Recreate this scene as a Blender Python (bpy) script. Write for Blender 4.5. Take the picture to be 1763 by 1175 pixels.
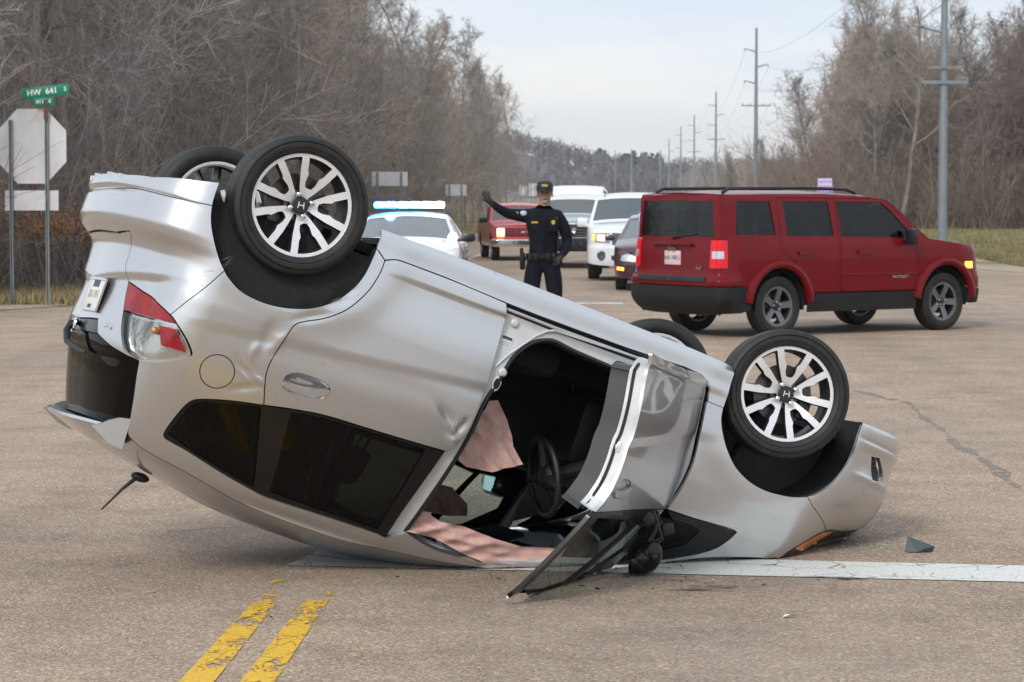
import bpy, bmesh, math, random
import numpy as np
from mathutils import Vector, Matrix, geometry as mgeo

for _o in list(bpy.data.objects):
    bpy.data.objects.remove(_o)
scene = bpy.context.scene
COL = scene.collection
R = math.radians
PI = math.pi

# ------------------------------------------------------------------ camera
CAM_H = 1.715
FPX = 4200.0                       # focal length for a picture 1763 wide
PITCH = math.atan(252.5 / FPX)     # the horizon lies above the middle of the picture
cam_d = bpy.data.cameras.new('camera')
cam = bpy.data.objects.new('camera', cam_d)
COL.objects.link(cam)
cam_d.sensor_width = 36.0
cam_d.lens = FPX / 1763 * 36.0
cam_d.clip_start = 0.1
cam_d.clip_end = 9000
cam.location = (0, 0, CAM_H)
cam.rotation_euler = (PI / 2 - PITCH, 0, 0)
cam_d.dof.use_dof = True
cam_d.dof.focus_distance = 11.0
cam_d.dof.aperture_fstop = 10.0
scene.camera = cam

# ------------------------------------------------------------------ sky, sun, exposure
SUN_EL, SUN_AZ = R(38), R(205)     # a weak sun behind thin cloud, behind and to the left of the camera
world = bpy.data.worlds.new('World')
scene.world = world
world.use_nodes = True
wt = world.node_tree
for n in list(wt.nodes):
    wt.nodes.remove(n)


def wn(t, **k):
    n = wt.nodes.new(t)
    for a, b in k.items():
        setattr(n, a, b)
    return n


w_out = wn('ShaderNodeOutputWorld'); w_bg = wn('ShaderNodeBackground')
w_sky = wn('ShaderNodeTexSky', sky_type='NISHITA')
w_sky.sun_disc = False; w_sky.sun_elevation = SUN_EL; w_sky.sun_rotation = SUN_AZ
w_sky.air_density = 1.2; w_sky.dust_density = 2.0
w_tc = wn('ShaderNodeTexCoord')
w_map = wn('ShaderNodeMapping'); w_map.inputs['Scale'].default_value = (3.2, 3.2, 34)
w_noise = wn('ShaderNodeTexNoise'); w_noise.inputs['Scale'].default_value = 1.0
w_noise.inputs['Detail'].default_value = 5; w_noise.inputs['Roughness'].default_value = .55
w_ramp = wn('ShaderNodeValToRGB')
w_ramp.color_ramp.elements[0].position = .30; w_ramp.color_ramp.elements[1].position = .68
w_ramp.color_ramp.elements[0].color = (4.9, 5.8, 7.0, 1); w_ramp.color_ramp.elements[1].color = (6.9, 7.0, 7.0, 1)
w_sep = wn('ShaderNodeSeparateXYZ')
w_hr = wn('ShaderNodeMapRange'); w_hr.inputs['From Min'].default_value = .0; w_hr.inputs['From Max'].default_value = .05
w_cream = wn('ShaderNodeMixRGB'); w_cream.inputs['Color1'].default_value = (7.1, 6.85, 6.4, 1)
w_mix = wn('ShaderNodeMixRGB'); w_mix.inputs['Fac'].default_value = .92
L = wt.links.new
L(w_tc.outputs['Generated'], w_map.inputs['Vector']); L(w_map.outputs['Vector'], w_noise.inputs['Vector'])
L(w_noise.outputs['Fac'], w_ramp.inputs['Fac']); L(w_tc.outputs['Generated'], w_sep.inputs['Vector'])
L(w_sep.outputs['Z'], w_hr.inputs['Value']); L(w_hr.outputs['Result'], w_cream.inputs['Fac'])
L(w_ramp.outputs['Color'], w_cream.inputs['Color2']); L(w_cream.outputs['Color'], w_mix.inputs['Color2'])
L(w_sky.outputs['Color'], w_mix.inputs['Color1']); L(w_mix.outputs['Color'], w_bg.inputs['Color'])
w_bg.inputs['Strength'].default_value = .114
L(w_bg.outputs['Background'], w_out.inputs['Surface'])

sun_d = bpy.data.lights.new('sun', 'SUN')
sun_d.energy = 1.6; sun_d.angle = R(16); sun_d.color = (1, .96, .90)
sun = bpy.data.objects.new('sun', sun_d); COL.objects.link(sun)
_sd = Vector((math.sin(SUN_AZ) * math.cos(SUN_EL), math.cos(SUN_AZ) * math.cos(SUN_EL), math.sin(SUN_EL)))
sun.rotation_euler = _sd.to_track_quat('Z', 'Y').to_euler()
sun.location = (0, 0, 60)

scene.view_settings.view_transform = 'Standard'
scene.view_settings.look = 'None'
scene.view_settings.exposure = 0.36
scene.view_settings.gamma = 1.0
scene.view_settings.use_curve_mapping = False
scene.render.engine = 'CYCLES'
scene.cycles.max_bounces = 7
scene.cycles.diffuse_bounces = 2
scene.cycles.glossy_bounces = 3
scene.cycles.transparent_max_bounces = 12
scene.cycles.transmission_bounces = 4
scene.cycles.caustics_reflective = False
scene.cycles.caustics_refractive = False
scene.cycles.use_denoising = True

# ------------------------------------------------------------------ helpers
def tag(o, label=None, cat=None, group=None, kind=None):
    if label: o['label'] = label
    if cat: o['category'] = cat
    if group: o['group'] = group
    if kind: o['kind'] = kind
    return o


def empty(name, loc=(0, 0, 0), rz=0.0, matrix=None, parent=None):
    o = bpy.data.objects.new(name, None); COL.objects.link(o)
    o.empty_display_size = .2
    if matrix is not None: o.matrix_world = matrix
    else:
        o.location = loc; o.rotation_euler = (0, 0, rz)
    if parent: o.parent = parent
    return o


def add(name, me, parent=None, mat=None):
    o = bpy.data.objects.new(name, me); COL.objects.link(o)
    if parent: o.parent = parent
    if mat and not me.materials: me.materials.append(mat)
    return o


def mesh(name, V, F, mat=None, parent=None, smooth=False, normals=None, mats=None, midx=None):
    me = bpy.data.meshes.new(name)
    me.from_pydata([tuple(map(float, v)) for v in V], [], [tuple(map(int, f)) for f in F])
    for m in (mats or ([mat] if mat else [])): me.materials.append(m)
    if midx is not None: me.polygons.foreach_set('material_index', np.array(midx, np.int32))
    if smooth: me.polygons.foreach_set('use_smooth', np.ones(len(me.polygons), bool))
    me.update()
    if normals is not None: me.normals_split_custom_set_from_vertices([tuple(n) for n in normals])
    return add(name, me, parent)


class MB:
    """collects shapes into one mesh"""
    def __init__(self): self.V = []; self.F = []; self.M = []; self.mi = 0
    def _add(self, V, F):
        b = len(self.V); self.V += [tuple(map(float, v)) for v in V]
        self.F += [tuple(int(i) + b for i in f) for f in F]; self.M += [self.mi]*len(F); return self
    def box(self, c, s, rot=None, bev=0.0, taper=None):
        """box, chamfered when bev > 0; taper scales the +z end"""
        x, y, z = s[0]/2, s[1]/2, s[2]/2
        if bev > 0:
            bm = bmesh.new(); bmesh.ops.create_cube(bm, size=1)
            for v in bm.verts: v.co = Vector((v.co.x*s[0], v.co.y*s[1], v.co.z*s[2]))
            bmesh.ops.bevel(bm, geom=list(bm.edges), offset=min(bev, .45*min(s)), segments=2, affect='EDGES', profile=.5)
            bm.verts.index_update(); P = [v.co.copy() for v in bm.verts]; F = [[v.index for v in f.verts] for f in bm.faces]; bm.free()
        else:
            P = [Vector(p) for p in ((-x,-y,-z),(x,-y,-z),(x,y,-z),(-x,y,-z),(-x,-y,z),(x,-y,z),(x,y,z),(-x,y,z))]
            F = [(0,3,2,1),(4,5,6,7),(0,1,5,4),(1,2,6,5),(2,3,7,6),(3,0,4,7)]
        if taper:
            for p in P:
                k = (p.z + z)/(2*z); p.x *= 1 + (taper[0]-1)*k; p.y *= 1 + (taper[1]-1)*k
        if rot is not None: P = [rot @ p for p in P]
        return self._add([(p[0]+c[0], p[1]+c[1], p[2]+c[2]) for p in P], F)
    def tube(self, pts, r, n=8, cap=True, flat=1.0):
        P = [Vector(p) for p in pts]; rr = r if hasattr(r, '__len__') else [r]*len(P)
        V = []; up = None
        for i, p in enumerate(P):
            d = (P[min(i+1, len(P)-1)] - P[max(i-1, 0)]).normalized()
            if up is None: up = Vector((0, 0, 1)) if abs(d.z) < .9 else Vector((1, 0, 0))
            a = d.cross(up)
            if a.length < 1e-5: a = d.cross(Vector((1, .2, 0)))
            a.normalize(); b = a.cross(d).normalized(); up = b
            for k in range(n):
                t = 2*PI*k/n; V.append(p + a*math.cos(t)*rr[i] + b*math.sin(t)*rr[i]*flat)
        F = [(i*n+k, i*n+(k+1) % n, (i+1)*n+(k+1) % n, (i+1)*n+k) for i in range(len(P)-1) for k in range(n)]
        if cap: F += [tuple(range(n-1, -1, -1)), tuple((len(P)-1)*n+k for k in range(n))]
        return self._add(V, F)
    def lathe(self, prof, n=32, axis='y', c=(0, 0, 0), closed=False):
        """prof: (along axis, radius)"""
        V = []
        for a, r in prof:
            for k in range(n):
                t = 2*PI*k/n; u, v = r*math.cos(t), r*math.sin(t)
                p = {'y': (u, a, v), 'x': (a, u, v), 'z': (u, v, a)}[axis]
                V.append((p[0]+c[0], p[1]+c[1], p[2]+c[2]))
        m = len(prof); F = []
        for i in range(m if closed else m-1):
            j = (i+1) % m
            for k in range(n):
                q = (i*n+k, i*n+(k+1) % n, j*n+(k+1) % n, j*n+k)
                F.append(q if axis == 'y' else q[::-1])
        return self._add(V, F)
    def ball(self, c, r, n=12, m=8):
        V = []; rx, ry, rz = r if hasattr(r, '__len__') else (r, r, r)
        for i in range(m+1):
            p = PI*i/m
            for k in range(n):
                t = 2*PI*k/n; V.append((c[0]+rx*math.sin(p)*math.cos(t), c[1]+ry*math.sin(p)*math.sin(t), c[2]+rz*math.cos(p)))
        F = [(i*n+k, (i+1)*n+k, (i+1)*n+(k+1) % n, i*n+(k+1) % n) for i in range(m) for k in range(n)]
        return self._add(V, F)
    def prism(self, poly, z0, z1, frame=None):
        """poly in the xy plane pulled from z0 to z1; frame maps it into place"""
        n = len(poly); V = [Vector((p[0], p[1], z0)) for p in poly] + [Vector((p[0], p[1], z1)) for p in poly]
        if frame is not None: V = [frame @ v for v in V]
        F = [tuple(range(n-1, -1, -1)), tuple(range(n, 2*n))] + [(i, (i+1) % n, n+(i+1) % n, n+i) for i in range(n)]
        return self._add(V, F)
    def quad(self, a, b, c, d): return self._add([a, b, c, d], [(0, 1, 2, 3)])
    def grid(self, G):
        G = np.asarray(G); n, m = G.shape[:2]
        return self._add(G.reshape(-1, 3), [(i*m+j, (i+1)*m+j, (i+1)*m+j+1, i*m+j+1) for i in range(n-1) for j in range(m-1)])
    def build(self, name, mat, parent=None, smooth=True, angle=35, loc=None):
        me = bpy.data.meshes.new(name); me.from_pydata(self.V, [], self.F)
        for m in (mat if isinstance(mat, (list, tuple)) else [mat]): me.materials.append(m)
        me.polygons.foreach_set('material_index', np.array(self.M, np.int32))
        if smooth:
            me.polygons.foreach_set('use_smooth', np.ones(len(me.polygons), bool))
            me.update(); me.set_sharp_from_angle(angle=R(angle))
        o = add(name, me, parent)
        if loc is not None: o.location = loc
        return o


def copy_tree(o, parent=None):
    c = o.copy(); COL.objects.link(c)
    if parent is not None: c.parent = parent
    for ch in [x for x in o.children]: copy_tree(ch, c)
    return c


# ---- materials
def nmat(name):
    m = bpy.data.materials.new(name); m.use_nodes = True
    t = m.node_tree; b = t.nodes['Principled BSDF']
    return m, t, b


def simple(name, col, rough=.5, metal=0.0, spec=.5, coat=0.0, emit=None, es=0.0, noise=0.0, nscale=30, bump=0.0, bscale=200, ncol=None):
    m, t, b = nmat(name)
    b.inputs['Base Color'].default_value = (*col, 1); b.inputs['Roughness'].default_value = rough
    b.inputs['Metallic'].default_value = metal; b.inputs['Specular IOR Level'].default_value = spec
    b.inputs['Coat Weight'].default_value = coat; b.inputs['Coat Roughness'].default_value = .04
    if emit: b.inputs['Emission Color'].default_value = (*emit, 1); b.inputs['Emission Strength'].default_value = es
    if noise > 0 or bump > 0:
        tc = t.nodes.new('ShaderNodeTexCoord')
    if noise > 0:
        n = t.nodes.new('ShaderNodeTexNoise'); n.inputs['Scale'].default_value = nscale; n.inputs['Detail'].default_value = 6
        n.inputs['Roughness'].default_value = .65
        r = t.nodes.new('ShaderNodeValToRGB'); r.color_ramp.elements[0].position = .35; r.color_ramp.elements[1].position = .65
        c0 = tuple(c*(1-noise) for c in col); c1 = ncol or tuple(min(1, c*(1+noise)) for c in col)
        r.color_ramp.elements[0].color = (*c0, 1); r.color_ramp.elements[1].color = (*c1, 1)
        t.links.new(tc.outputs['Object'], n.inputs['Vector']); t.links.new(n.outputs['Fac'], r.inputs['Fac'])
        t.links.new(r.outputs['Color'], b.inputs['Base Color'])
    if bump > 0:
        n2 = t.nodes.new('ShaderNodeTexNoise'); n2.inputs['Scale'].default_value = bscale; n2.inputs['Detail'].default_value = 4
        bp = t.nodes.new('ShaderNodeBump'); bp.inputs['Strength'].default_value = bump; bp.inputs['Distance'].default_value = .01
        t.links.new(tc.outputs['Object'], n2.inputs['Vector']); t.links.new(n2.outputs['Fac'], bp.inputs['Height'])
        t.links.new(bp.outputs['Normal'], b.inputs['Normal'])
    return m


def paint(name, col, metal=.0, rough=.3, coat=1.0, dirt=.12, dirtcol=(.25, .2, .15), spec=.5):
    """car paint: clear coat over a base with fine dust and faint road dirt"""
    m, t, b = nmat(name)
    b.inputs['Metallic'].default_value = metal; b.inputs['Coat Weight'].default_value = coat; b.inputs['Specular IOR Level'].default_value = spec
    b.inputs['Coat Roughness'].default_value = .05
    tc = t.nodes.new('ShaderNodeTexCoord')
    n = t.nodes.new('ShaderNodeTexNoise'); n.inputs['Scale'].default_value = 3.5; n.inputs['Detail'].default_value = 8; n.inputs['Roughness'].default_value = .7
    r = t.nodes.new('ShaderNodeMapRange'); r.inputs['From Min'].default_value = .45; r.inputs['From Max'].default_value = .85
    r.inputs['To Max'].default_value = dirt
    mx = t.nodes.new('ShaderNodeMixRGB'); mx.inputs['Color1'].default_value = (*col, 1); mx.inputs['Color2'].default_value = (*dirtcol, 1)
    t.links.new(tc.outputs['Object'], n.inputs['Vector']); t.links.new(n.outputs['Fac'], r.inputs['Value'])
    t.links.new(r.outputs['Result'], mx.inputs['Fac']); t.links.new(mx.outputs['Color'], b.inputs['Base Color'])
    rr = t.nodes.new('ShaderNodeMapRange'); rr.inputs['From Min'].default_value = .3; rr.inputs['From Max'].default_value = .8
    rr.inputs['To Min'].default_value = rough; rr.inputs['To Max'].default_value = rough + .03
    t.links.new(n.outputs['Fac'], rr.inputs['Value']); t.links.new(rr.outputs['Result'], b.inputs['Roughness'])
    return m


def glass(name, tint=(.6, .75, .72), through=.75, rough=.0, ior=1.5, refl=1.0):
    """thin window glass: see-through with a fresnel reflection"""
    m, t, b = nmat(name); t.nodes.remove(b)
    o = t.nodes['Material Output']
    tr = t.nodes.new('ShaderNodeBsdfTransparent'); tr.inputs['Color'].default_value = (*[c*through for c in tint], 1)
    gl = t.nodes.new('ShaderNodeBsdfGlossy'); gl.inputs['Roughness'].default_value = rough; gl.inputs['Color'].default_value = (refl, refl, refl, 1)
    fr = t.nodes.new('ShaderNodeFresnel'); fr.inputs['IOR'].default_value = ior
    mx = t.nodes.new('ShaderNodeMixShader')
    t.links.new(fr.outputs['Fac'], mx.inputs['Fac']); t.links.new(tr.outputs['BSDF'], mx.inputs[1]); t.links.new(gl.outputs['BSDF'], mx.inputs[2])
    t.links.new(mx.outputs['Shader'], o.inputs['Surface'])
    return m


# ---- surface patches cut out of a body shell
def seg_points(poly, h):
    out = []
    n = len(poly)
    for i in range(n):
        a = np.array(poly[i], float); b = np.array(poly[(i+1) % n], float)
        k = max(1, int(np.ceil(np.linalg.norm(b-a)/h)))
        for j in range(k): out.append(a + (b-a)*j/k)
    return np.array(out)


def area2(p):
    p = np.asarray(p); x, y = p[:, 0], p[:, 1]
    return float(np.sum(x*np.roll(y, -1) - np.roll(x, -1)*y))


def inset_poly(p, d):
    """move the outline inward by d (outline counter-clockwise)"""
    p = np.asarray(p, float)
    if area2(p) < 0: p = p[::-1]
    e = np.roll(p, -1, 0) - p; l = np.linalg.norm(e, axis=1)
    keep = l > 1e-6; p = p[keep]
    e = np.roll(p, -1, 0) - p; e /= np.linalg.norm(e, axis=1)[:, None]
    n = np.stack([-e[:, 1], e[:, 0]], 1); n0 = np.roll(n, 1, 0)
    m = n + n0; q = np.maximum((m*m).sum(1), .35)
    return p + m*(2*d/q)[:, None] * 1.0


def inside(pts, poly):
    x, y = pts[:, 0], pts[:, 1]; c = np.zeros(len(pts), bool)
    p = np.asarray(poly); q = np.roll(p, -1, 0)
    for (x0, y0), (x1, y1) in zip(p, q):
        if y0 == y1: continue
        k = ((y0 > y) != (y1 > y)) & (x < (x1-x0)*(y-y0)/(y1-y0) + x0)
        c ^= k
    return c


def triangulate(outer, holes, h):
    loops = [seg_points(outer, h)] + [seg_points(k, h) for k in holes]
    B = np.concatenate(loops); E = []; b = 0
    for lp in loops:
        n = len(lp); E += [(b+i, b+(i+1) % n) for i in range(n)]; b += n
    lo, hi = loops[0].min(0), loops[0].max(0)
    gx = np.arange(lo[0]+h*.37, hi[0], h); gy = np.arange(lo[1]+h*.41, hi[1], h*.866)
    X, Y = np.meshgrid(gx, gy); X = X + (np.arange(len(gy)) % 2)[:, None]*h*.5
    G = np.stack([X.ravel(), Y.ravel()], 1)
    if len(G):
        k = inside(G, loops[0])
        for lp in loops[1:]: k &= ~inside(G, lp)
        G = G[k]
    if len(G):
        ok = np.ones(len(G), bool)
        for i in range(0, len(G), 2000):
            d = ((G[i:i+2000, None, :] - B[None])**2).sum(-1).min(1); ok[i:i+2000] = d > (.5*h)**2
        G = G[ok]
    P = np.concatenate([B, G]) if len(G) else B
    v, e, f, *_ = mgeo.delaunay_2d_cdt([Vector(p) for p in P.tolist()], E, [], 0, 1e-7)
    v = np.array([tuple(p) for p in v]); f = np.array([t for t in f if len(t) == 3])
    c = v[f].mean(1); k = inside(c, loops[0])
    for lp in loops[1:]: k &= ~inside(c, lp)
    return v, f[k], loops


def surf_normals(fn, P, sgn=1):
    e = 2e-3
    du = fn(P + [e, 0]) - fn(P - [e, 0]); dv = fn(P + [0, e]) - fn(P - [0, e])
    n = np.cross(du, dv); l = np.linalg.norm(n, axis=1); l[l == 0] = 1
    return n/l[:, None]*sgn


def patch(name, sh, outer, holes=(), h=.02, off=0.0, mat=None, parent=None, side=1, lip=.012, gap=.0, smooth_lip=False, fn=None):
    """a piece of bodywork: the part of the shell inside an outline, with a folded-in edge"""
    smax = sh.L if sh is not None else 1e9
    outer = inset_poly(outer, gap); mid = max(.012, abs(gap)*2.5)
    hs = [inset_poly(k, -gap) for k in holes]
    if sh is not None:                      # pieces that reach the middle of the car meet there
        for q in [outer] + hs:
            q[:, 0] = np.where(q[:, 0] < mid, 0.0, np.where(q[:, 0] > smax - mid, smax, q[:, 0]))
    v, f, loops = triangulate(outer, hs, h)
    fn = fn or (lambda p: sh.pos(p[:, 0], p[:, 1], off))
    P = fn(v); N = surf_normals(fn, v)
    # outward is away from the middle of the car
    cen = np.array([np.mean(sh.C[:, 0]) if sh is not None else 0, 0, .5])
    sg = np.sign(np.sum(N*(P-cen), 1)); sgn = 1 if np.sum(sg) >= 0 else -1
    N = N*sgn
    a, b, c = P[f[:, 0]], P[f[:, 1]], P[f[:, 2]]
    fn_ = np.cross(b-a, c-a); flip = np.sum(fn_*N[f[:, 0]], 1) < 0
    f = f.copy(); f[flip] = f[flip][:, ::-1]
    V = [P]; F = [tuple(t) for t in f]; NN = [N]; nv = len(P)
    if lip > 0:
        for lp in loops:
            Q = fn(lp); n = surf_normals(fn, lp)*sgn; m = len(Q)
            d = np.roll(Q, -1, 0) - np.roll(Q, 1, 0); d /= np.maximum(np.linalg.norm(d, axis=1), 1e-9)[:, None]
            o = np.cross(d, n)
            V += [Q, Q - n*lip]; NN += [o, o]
            j_ = np.roll(lp[:, 0], -1); cen_ = ((lp[:, 0] < 1e-6) & (j_ < 1e-6)) | ((lp[:, 0] > smax - 1e-6) & (j_ > smax - 1e-6))
            if sh is None: cen_[:] = False
            F += [(nv+i, nv+m+i, nv+m+(i+1) % m, nv+(i+1) % m) for i in range(m) if not cen_[i]]; nv += 2*m
    V = np.concatenate(V); NN = np.concatenate(NN)
    if side < 0:
        V = V*[1, -1, 1]; NN = NN*[1, -1, 1]; F = [t[::-1] for t in F]
    return mesh(name, V, F, mat, parent, smooth=True, normals=NN)


def loft_top(name, rows, crown, mat, parent, t0=-1.0, t1=1.0, nt=20, p=2.3, off=0.0):
    """surface across the car between the two rails; rows: (x, y, z) along the rail; crown: per row (dx, dz)"""
    rows = np.asarray(rows, float); cr = np.asarray(crown, float)
    t = np.linspace(t0, t1, nt+1)
    k = 1 - np.abs(t)**p
    X = rows[:, 0:1] + cr[:, 0:1]*k; Y = rows[:, 1:2]*t; Z = rows[:, 2:3] + cr[:, 1:2]*k
    G = np.stack([X, Y, Z], -1)
    n, m = G.shape[:2]
    du = np.gradient(G, axis=0); dv = np.gradient(G, axis=1)
    N = np.cross(du, dv); N /= np.maximum(np.linalg.norm(N, axis=-1), 1e-9)[..., None]
    if off: G = G + N*off
    F = [(i*m+j, (i+1)*m+j, (i+1)*m+j+1, i*m+j+1) for i in range(n-1) for j in range(m-1)]
    return mesh(name, G.reshape(-1, 3), F, mat, parent, smooth=True, normals=N.reshape(-1, 3))


def text_mesh(name, body, size, mat, parent=None, matrix=None, depth=.002, align='CENTER', bold=0.0, sx=1.0):
    cu = bpy.data.curves.new(name, 'FONT'); cu.body = body; cu.size = size; cu.extrude = depth
    cu.align_x = align; cu.align_y = 'CENTER'; cu.offset = bold; cu.resolution_u = 3
    o = bpy.data.objects.new(name, cu); COL.objects.link(o)
    dg = bpy.context.evaluated_depsgraph_get(); dg.update()
    me = bpy.data.meshes.new_from_object(o.evaluated_get(dg))
    bpy.data.objects.remove(o); bpy.data.curves.remove(cu)
    me.name = name
    if sx != 1.0:
        for v in me.vertices: v.co.x *= sx
    me.materials.clear(); me.materials.append(mat)
    r = add(name, me, parent)
    if matrix is not None: r.matrix_local = matrix
    return r


def frame_at(o, x, y):
    """matrix with the given x and y axes (z = x cross y)"""
    x = Vector(x).normalized(); y = Vector(y); y = (y - x*y.dot(x)).normalized(); z = x.cross(y)
    m = Matrix((x, y, z)).transposed().to_4x4(); m.translation = Vector(o); return m

# ---------------------------------------------------------------- body-shell mathematics
def smooth_curve(pts, n=400):
    """dense Catmull-Rom through pts (any dimension)"""
    P = np.array(pts, float); out = []
    k = len(P); m = max(2, n // (k - 1))
    for i in range(k - 1):
        p0 = P[max(i - 1, 0)]; p1 = P[i]; p2 = P[i + 1]; p3 = P[min(i + 2, k - 1)]
        t = np.linspace(0, 1, m, endpoint=False)[:, None]
        d1 = np.linalg.norm(p2 - p1) + 1e-9
        m1 = (p2 - p0) / (np.linalg.norm(p1 - p0) + d1) * d1 if i > 0 else (p2 - p1)
        m2 = (p3 - p1) / (np.linalg.norm(p3 - p2) + d1) * d1 if i < k - 2 else (p2 - p1)
        out.append((2*t**3 - 3*t**2 + 1)*p1 + (t**3 - 2*t**2 + t)*m1 + (-2*t**3 + 3*t**2)*p2 + (t**3 - t**2)*m2)
    out.append(P[-1:])
    return np.concatenate(out)


def pchip(xs, ys):
    """monotone cubic through (xs, ys) -> dense table for np.interp"""
    xs = np.array(xs, float); ys = np.array(ys, float)
    h = np.diff(xs); d = np.diff(ys) / h; m = np.zeros(len(xs))
    m[0] = d[0]; m[-1] = d[-1]
    for i in range(1, len(xs) - 1):
        if d[i-1]*d[i] > 0:
            w1 = 2*h[i] + h[i-1]; w2 = h[i] + 2*h[i-1]
            m[i] = (w1 + w2) / (w1/d[i-1] + w2/d[i])
    X = np.linspace(xs[0], xs[-1], 1200)
    i = np.clip(np.searchsorted(xs, X) - 1, 0, len(h) - 1)
    t = (X - xs[i]) / h[i]
    Y = (2*t**3-3*t**2+1)*ys[i] + (t**3-2*t**2+t)*h[i]*m[i] + (-2*t**3+3*t**2)*ys[i+1] + (t**3-t**2)*h[i]*m[i+1]
    return X, Y


def sstep(a, b, x):
    t = np.clip((np.asarray(x, float) - a) / (b - a), 0, 1)
    return t*t*(3 - 2*t)


class Shell:
    """half a car body as one surface P(s, z): s runs along the plan outline from the middle of the
    tail round the side to the middle of the nose, z is height"""
    def __init__(self, plan, side, rear, front, blend, extra=None):
        C = smooth_curve(plan, 900)
        d = np.linalg.norm(np.diff(C, axis=0), axis=1)
        self.S = np.concatenate([[0], np.cumsum(d)]); self.C = C; self.L = self.S[-1]
        T = np.gradient(C, self.S, axis=0)
        T /= np.linalg.norm(T, axis=1)[:, None]
        self.N = np.stack([-T[:, 1], T[:, 0]], 1)
        self.N[:, 1] *= np.clip(np.minimum(self.S, self.L - self.S)/.15, 0, 1)
        self.N[0] = (-1, 0); self.N[-1] = (1, 0)
        self.ps = pchip(*zip(*side)); self.pr = pchip(*zip(*rear)); self.pf = pchip(*zip(*front))
        r0, r1, f0, f1 = blend            # x at which the tail / nose profile hands over to the side
        self.blend = blend; self.extra = extra

    def plan_at(self, s):
        x = np.interp(s, self.S, self.C[:, 0]); y = np.interp(s, self.S, self.C[:, 1])
        nx = np.interp(s, self.S, self.N[:, 0]); ny = np.interp(s, self.S, self.N[:, 1])
        l = np.sqrt(nx*nx + ny*ny)
        return x, y, nx/l, ny/l

    def inset(self, s, z):
        x, y, nx, ny = self.plan_at(s)
        r0, r1, f0, f1 = self.blend
        wr = 1 - sstep(r0, r1, x); wf = sstep(f0, f1, x); ws = 1 - wr - wf
        v = wr*np.interp(z, *self.pr) + ws*np.interp(z, *self.ps) + wf*np.interp(z, *self.pf)
        if self.extra is not None:
            v = v + self.extra(s, z, x)
        return v

    def pos(self, s, z, off=0.0):
        s = np.asarray(s, float); z = np.asarray(z, float)
        x, y, nx, ny = self.plan_at(s)
        i = self.inset(s, z) + off
        px, py = x - nx*i, y - ny*i
        # never cross the centre line
        return np.stack([px, np.maximum(py, 0.0), z + 0*px], -1)

    def s_of_x(self, x):
        k = (self.S > .25*self.L) & (self.S < .9*self.L)
        return float(np.interp(x, self.C[k, 0], self.S[k]))

def fit_extra(s, z, x):
    v = 0*z
    # shelf of the rear bumper: fades out towards the wheel arch
    k = 1 - sstep(.72, 1.06, s)
    # door / quarter creases
    mid = sstep(.95, 1.15, s)*(1 - sstep(3.35, 3.6, s))
    v = v + mid*sstep(1.7, 2.0, s)*.009*(sstep(.125, .15, z + .02*(s - 2.1)) - sstep(.17, .34, z))
    # torn lower lip of the rear bumper and the groove above it
    lip = 1 - sstep(.75, .95, s)
    v = v + lip*(.016*np.exp(-((z - .168)/.011)**2)*(1 - sstep(.35, .6, s)) - .008*(1 - sstep(.14, .16, z)) + .012*np.sin(s*34)*(1 - sstep(.09, .14, z))*(1 - sstep(.3, .5, s)))
    # shoulder that runs from the tail lamp towards the wheel
    v = v + (1 - sstep(.72, .98, s))*.020*sstep(.50, .545, z + .10*(s - .5))*(1 - sstep(.58, .80, z))
    # upper door crease: the flank leans in above it
    zc = .585 - .115*(x - .15)/.92
    v = v + mid*.007*sstep(zc - .03, zc + .02, z)*(1 - sstep(zc + .02, zc + .16, z))
    # swage below the glass
    mid2 = sstep(.75, 1.0, s)*(1 - sstep(3.9, 4.3, s))
    v = v - mid2*.010*np.exp(-((z - (.60 - .05*(x - .8)/1.5))/.05)**2)*0
    # flared rear arch and front arch lips
    r = np.hypot(x - .06, z - .02)
    v = v - .008*np.exp(-((r - .44)/.08)**2)*(x > -.6)*(z < .6)
    r = np.hypot(x - 2.55, z - .03)
    v = v - .008*np.exp(-((r - .45)/.08)**2)*(z < .6)
    # lower lip and chin folds of the front bumper
    fw_ = sstep(4.27, 4.40, s)
    v = v + fw_*(.008*np.exp(-((z - .055)/.010)**2) - .010*np.exp(-((z - .238)/.010)**2)*(1 - sstep(4.62, 4.75, s)) + .010*sstep(.075, .12, z)*(1 - sstep(.17, .235, z)))
    # front fender bulge
    # crash dents behind the rear door
    for (ds, dz, rs, rz, a, th) in FIT_DENTS:
        c, q = np.cos(th), np.sin(th)
        u = ((s - ds)*c + (z - dz)*q)/rs; w = (-(s - ds)*q + (z - dz)*c)/rz
        v = v + a*np.exp(-u*u - w*w)
    return v


FIT_DENTS = []
FIT_PLAN = [(-.700, 0), (-.695, .20), (-.675, .36), (-.64, .50), (-.585, .63), (-.50, .74), (-.38, .80), (-.15, .834), (.3, .847), (.9, .849), (1.6, .849),
            (2.2, .842), (2.6, .825), (2.9, .785), (3.1, .72), (3.25, .63), (3.35, .53), (3.42, .40), (3.475, .2), (3.49, 0)]
FIT_SIDE = [(-.20, .22), (-.10, .16), (-.06, .12), (-.025, .072), (.002, .031), (.03, .0285), (.055, .027), (.10, .018), (.2, .010), (.3, .004), (.4, 0), (.52, 0), (.60, .007), (.66, .015),
            (.75, .036), (.82, .058), (.90, .092), (1.0, .140), (1.1, .190), (1.2, .245), (1.26, .292), (1.30, .35)]
FIT_REAR = [(-.20, .12), (-.02, .05), (.05, .02), (.10, .006), (.18, .0), (.27, .0), (.31, .018), (.36, .080), (.40, .102), (.50, .108), (.60, .110), (.70, .112), (.80, .118),
            (.88, .140), (1.0, .175), (1.15, .225), (1.30, .30)]
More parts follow.
